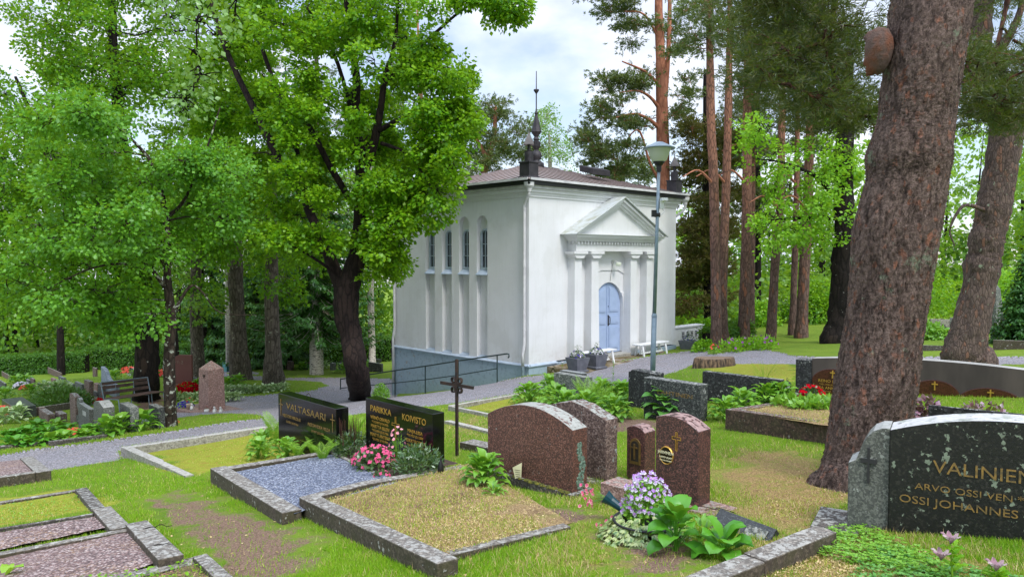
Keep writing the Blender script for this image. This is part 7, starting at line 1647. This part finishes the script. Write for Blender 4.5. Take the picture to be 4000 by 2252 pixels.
e = clump('violet_flowers', 'violet flower bowl on the left end of the obelisk slab', onslab(-.85, -.35), .26, .16, 160, .06, M['leaf_hosta'], M['petal_violet'], 90, .035)
p, d = dome(60, .12, .12, .14, .1); lv = Leaves(); lv.put(p + [0, 0, .14], d, d + [0, 0, .5], .05, .035); lv.build('leaves', M['leaf_hosta'], POT); p, d = dome(8, .13, .13, .18, .4); flowers(POT, p + [0, 0, .16], d, .03, M['petal_red'])
p, d = dome(20, .06, .06, .08, .1); lv = Leaves(); lv.put(p + [0, 0, .08], d, d + [0, 0, .5], .03, .02); lv.build('leaves', M['leaf_shrub'], CUP); p, d = dome(5, .05, .05, .1, .4); flowers(CUP, p + [0, 0, .1], d, .02, M['petal_red'])
clump('round_bush', 'little round bush beside the maple foot', PG(1488, 1552), .24, .38, 1100, .05, M['leaf_hosta'], cat='bush')
# planters by the chapel
for e in PLT:
    p, d = dome(260, .2, .2, .22, 0); lv = Leaves(); lv.put(p + [0, 0, .38], d + RNG.normal(0, .4, p.shape), d + [0, 0, .6], .05, .025); p2 = np.stack([RNG.normal(0, .035, 90), RNG.normal(0, .035, 90), RNG.uniform(.4, .78, 90)], -1); lv.put(p2, RNG.normal(0, 1, p2.shape) + [0, 0, .5], RNG.normal(0, .4, p2.shape) + [0, 0, 1], .05, .02); lv.build('foliage', M['leaf_shrub'], e)
    p, d = dome(26, .23, .23, .2, .2); flowers(e, p + [0, 0, .40], d, .028, M['petal_white'], name='white_flowers'); p, d = dome(16, .25, .25, .26, .2); flowers(e, p + [0, 0, .38], d, .03, M['petal_violet'], name='violet_flowers')
# right side
clump('heuchera', 'purple leaved heuchera peeping out right of the big pine', PG(3618, 1655), .17, .33, 260, .075, M['leaf_purple'], cat='plant', W=.9)
clump('heuchera', 'purple leaved plant tips before the rightmost oval plates', PG(3850, 1640), .3, .22, 160, .06, M['leaf_purple'], cat='plant', W=.9)
clump('red_roses', 'crimson flower cushion behind the red granite kerb', bedp(3170, 1572, .2), .17, .22, 200, .06, M['leaf_shrub'], M['petal_red'], 40, .03, W=.7, petals=7)
clump('strawberry_leaves', 'bright low foliage around the crimson flowers', bedp(3200, 1590, .2), .38, .12, 420, .08, M['leaf_hosta'], cat='plant', ry=.25, W=.8)
clump('strawberry_leaves', 'bright low foliage left of the crimson flowers', bedp(3095, 1580, .2), .28, .11, 260, .08, M['leaf_hosta'], cat='plant', ry=.2, W=.8)
for i, (x, y, lb_) in enumerate(((2850, 1372, 'mauve flowering perennial left of the pine feet'), (2900, 1366, 'mauve flowering perennial behind the gravel bend'), (2945, 1362, 'tall mauve perennial in the middle of the border'), (2990, 1362, 'last mauve perennial right in the border'))):
    clump('perennial', lb_, PG(x, y), .42, .42, 260, .12, M['leaf_bright'], M['petal_mauve'], 12, .05, cat='flowers', W=.4)
c = PG(2788, 1382); clump('grave_candle_flowers', 'small orange and white flowers at the foot of the first pine', c, .2, .3, 60, .06, M['leaf_hosta'], M['petal_coral'], 14, .04)
# lilies bottom right
def lily(px, py, H, lb_, nfl, up=.0):
    c = PG(px, py); e = empty('lily', c, 0, lb_, 'flowers'); w = Wood(); top = np.array([-.02, 0, H]); w.limb(np.array([[0, 0, -.03], [-.01, 0, H * .5], top]), .006, .004, 5); w.build('stem', M['leaf_fern'], e); b = Broad()
    for i in range(11): f = i / 10; b.leaf((0, 0, H * (.25 + .75 * f)), i * 2.2, .7, .085 * (1.1 - .3 * f), .042, 1.0, shape='long')
    b.build('leaves', M['leaf_bright'], e)
    if nfl:
        b = Broad()
        for kf in range(nfl):
            q_ = np.array([-.03 - .05 * kf, -.02, H + .01 - .09 * kf])
            for i in range(6): b.leaf(q_, i * pi / 3 + .2, .95, .07, .032, .55, shape='long', fold=.25)
        b.build('flowers', M['petal_faded'], e)
    return e
lily(3722, 2262, .20, 'bright green lily shoot with faded pink blooms before the old black headstone', 2)
lily(3900, 2300, .10, 'lily shoot with white bloom at the bottom right edge', 1);
# tall weeds
def stalk(px, py, H, lb_, fl=None):
    c = PG(px, py); e = empty('weed_stalk', c, 0, lb_, 'weed'); w = Wood(); w.limb(wander((0, 0, -.02), (.02, 0, H), 5, .02), .005, .003, 4); w.build('stem', M['leaf_hosta'], e); n = int(H * 60); z = RNG.uniform(.1, H, n); p = np.stack([0 * z + .02 * z / H, 0 * z, z], -1); lv = Leaves(); lv.put(p, RNG.normal(0, 1, (n, 3)) * [1, 1, .2] + [0, 0, .6], RNG.normal(0, .3, (n, 3)) + [0, 0, 1], .07, .015); lv.build('leaves', M['leaf_hosta'], e)
    if fl: flowers(e, [[.02, 0, H]], [[0, -.3, 1]], .04, fl, 9)
stalk(2393, 1500, .45, 'upright weed stalk at the path edge above the hostas'); stalk(2195, 1452, .30, 'dandelion clock stalk by the mossy stone block', M['petal_white']); stalk(2218, 1452, .26, 'small leafy sprout by the mossy stone block')
e = empty('grass_tuft', PG(2985, 1560), 0, 'tall thin grass tuft before the long low dark headstone', 'grass tuft'); w = Wood()
for i in range(46): a = RNG.uniform(0, 6.3); H = RNG.uniform(.25, .62); w.limb(np.array([[RNG.uniform(-.25, .25), RNG.uniform(-.05, .05), 0], [.06 * cos(a), .06 * sin(a), H * .7], [.2 * cos(a), .2 * sin(a), H]]) + [0, 0, -.02], .004, .0015, 3)
w.build('blades', M['blade_green'], e)
rosette('seedling', 'pale young leaf at the bottom left corner', PG(20, 2262), .1, .04, 3, .16, .09, FN, shape='round')

# ------------------------------------------------------------------ grass blades, straw, ground cover
n = 620000
py = 1440 + (2360 - 1440) * RNG.uniform(0, 1, n) ** 0.85; px = RNG.uniform(-150, 4150, n)
W3 = Gv(px, py); X, Y, Z = W3.T
keep = (Y < 34) & (~tmask(PMg, X, Y)); X, Y, Z = X[keep], Y[keep], Z[keep]
kind = np.zeros(len(X), int)      # 0 lawn, 1 dropped
DR = tmask(DRYg, X, Y); MS = tmask(MOSSg, X, Y); SO = tmask(SOILg, X, Y)
nz_ = vnoise(X, Y, 2.3, 11) * .5 + vnoise(X, Y, 7, 12) * .5
for poly, co, mt in BEDS:
    k = inpoly(X, Y, poly); Z = np.where(k, co[0] * X + co[1] * Y + co[2], Z); SO = np.where(k & (mt in ('gravel_blue', 'gravel_pink', 'soil')), 9, SO); DR = np.where(k & (mt == 'dry_turf'), .9, DR); SO = np.where(k & (mt == 'leaf_litter'), .8, SO)
drop = (SO > 5) | ((SO > .3) & (RNG.uniform(0, 1, len(X)) < .95)) | ((DR > .5) & (RNG.uniform(0, 1, len(X)) < .45)) | ((MS > .5) & (RNG.uniform(0, 1, len(X)) < .35))
drop |= ((cx_l := (X - CX) * U.x + (Y - CY) * U.y) > -.3) & (cx_l < LX + .3) & (((X - CX) * W.x + (Y - CY) * W.y) > -2.1)
X, Y, Z, DR, MS, nz_ = [v[~drop] for v in (X, Y, Z, DR, MS, nz_)]
u = RNG.uniform(0, 1, len(X)); dd = np.clip(DR * .8 + MS * .55 + .16 + nz_ * .22, 0, 1)
cls = np.where(u < dd * .5, 2, np.where(u < dd * .95, 1, 0)); cls = np.where((MS > .5) & (cls == 2), 1, cls)
for k, (nm_, mt, hh, lie) in enumerate((('grass', 'blade_green', .038, .5), ('yellow_grass', 'blade_yellow', .032, .8), ('straw', 'blade_straw', .06, 3.2))):
    s = cls == k; m = s.sum(); x, y, z = X[s], Y[s], Z[s]; far = np.clip(y / 9, 1, 3)
    h = hh * RNG.uniform(.5, 1.3, m) * np.where(y > 12, 1.2, 1); h = h * np.where((DR[s] > .5) | (MS[s] > .5), .5, 1.0)
    a = RNG.uniform(0, 6.283, m); w_ = (.0032 if k < 2 else .0028) * far * RNG.uniform(.7, 1.3, m); ln = np.abs(RNG.normal(0, lie, m)) + .1; b_ = RNG.uniform(0, 6.283, m)
    up = 1 / np.sqrt(1 + ln ** 2); hz_ = ln * up
    z = z - .006
    V = np.stack([np.stack([x - w_ * np.cos(a), y - w_ * np.sin(a), z], -1), np.stack([x + w_ * np.cos(a), y + w_ * np.sin(a), z], -1), np.stack([x + h * hz_ * np.cos(b_), y + h * hz_ * np.sin(b_), z + h * up + .004], -1)], 1).reshape(-1, 3)
    o = mesh_np(nm_, V, np.arange(3 * m).reshape(-1, 3), M[mt]); tag(o, {'grass': 'short green grass blades of the cemetery lawn', 'yellow_grass': 'yellowed grass and moss tips in the lawn', 'straw': 'dry straw and needles lying on the turf'}[nm_], 'grass', kind='stuff')
def scatter(poly, n, L, W_, mat, name, lab, up=.0, lift=.01, tri=False):
    q_ = inpoly_px(poly, n); g_ = Gv(q_[:, 0], q_[:, 1], up); lv = Leaves(); g_[:, 2] += RNG.uniform(0, lift, n)
    if tri:
        for k in range(3): a = RNG.uniform(0, 2.1, n) * 0 + 2 * pi * k / 3 + RNG.uniform(-.3, .3, n); lv.put(g_, np.stack([np.cos(a), np.sin(a), .3 + 0 * a], -1), RNG.normal(0, .25, (n, 3)) + [0, 0, 1], L, W_)
    else: lv.put(g_, RNG.normal(0, 1, (n, 3)) * [1, 1, .25], RNG.normal(0, .35, (n, 3)) + [0, 0, 1], L * RNG.uniform(.6, 1.2, n), W_)
    o = lv.build(name, mat); tag(o, lab, 'ground cover', kind='stuff'); return o
scatter([(3170, 2080), (3380, 2060), (3560, 2140), (3720, 2230), (3700, 2270), (3300, 2200), (3120, 2140)], 950, .022, .018, M['leaf_hosta'], 'clover', 'clover patch at the foot of the old black headstone', lift=.05, tri=True)
scatter([(3400, 2140), (4050, 2280), (4050, 2400), (3300, 2300)], 700, .024, .02, M['leaf_hosta_blue'], 'clover_sprigs', 'scattered clover sprigs before the lilies', lift=.04, tri=True)
scatter([(2950, 2200), (3250, 2100), (3700, 2260), (3700, 2400), (2700, 2500), (2800, 2280)], 4200, .022, .012, M['blade_straw'], 'leaf_litter', 'dry brown leaf litter beyond the lichen blotched kerb')
scatter([(1300, 1950), (1850, 1880), (2200, 2000), (2150, 2060), (1720, 2160)], 1500, .02, .008, M['blade_straw'], 'dry_litter', 'dry needles and bits on the dry grass grave', up=.1)
scatter([(300, 2260), (760, 2180), (900, 2260), (800, 2400), (300, 2400)], 260, .05, .022, M['leaf_bright'], 'weeds', 'low green weeds in the bottom edge grave', up=.05, lift=.03)
scatter([(-100, 1980), (330, 1915), (360, 1990), (-100, 2060)], 420, .03, .012, M['leaf_hosta'], 'moss_weeds', 'tiny weeds on the mossy strip at left', up=.01)

w_i = 0
for (x, y, L, a, lb_) in ((560, 2070, .22, .3, 'forked dry twig across the grey kerb slab'), (600, 2135, .14, .1, 'short dry twig on the lower kerb slab'), (2880, 2010, .3, 2.6, 'bent dry twig right of the fallen plaque'), (1330, 2105, .2, .9, 'dry twig in front of the long kerb')):
    c = tp(x, y, .10 if x < 700 else .0); e = empty('fallen_twig', c + Vector((0, 0, .006)), a, lb_, 'twig'); w = Wood(); w.limb(wander((0, 0, .004), (L, 0, .012), 6, .12), .004, .002, 4); w.limb(wander((L * .4, 0, .008), (L * .75, L * .25, .02), 4, .1), .003, .001, 4); w.build('twig', M['bark_dark'], e)

scatter([(-100, 1850), (4100, 1700), (4100, 2400), (-100, 2400)], 900, .03, .018, M['blade_straw'], 'dry_leaves', 'scattered fallen brown leaves on the near lawn', lift=.012)
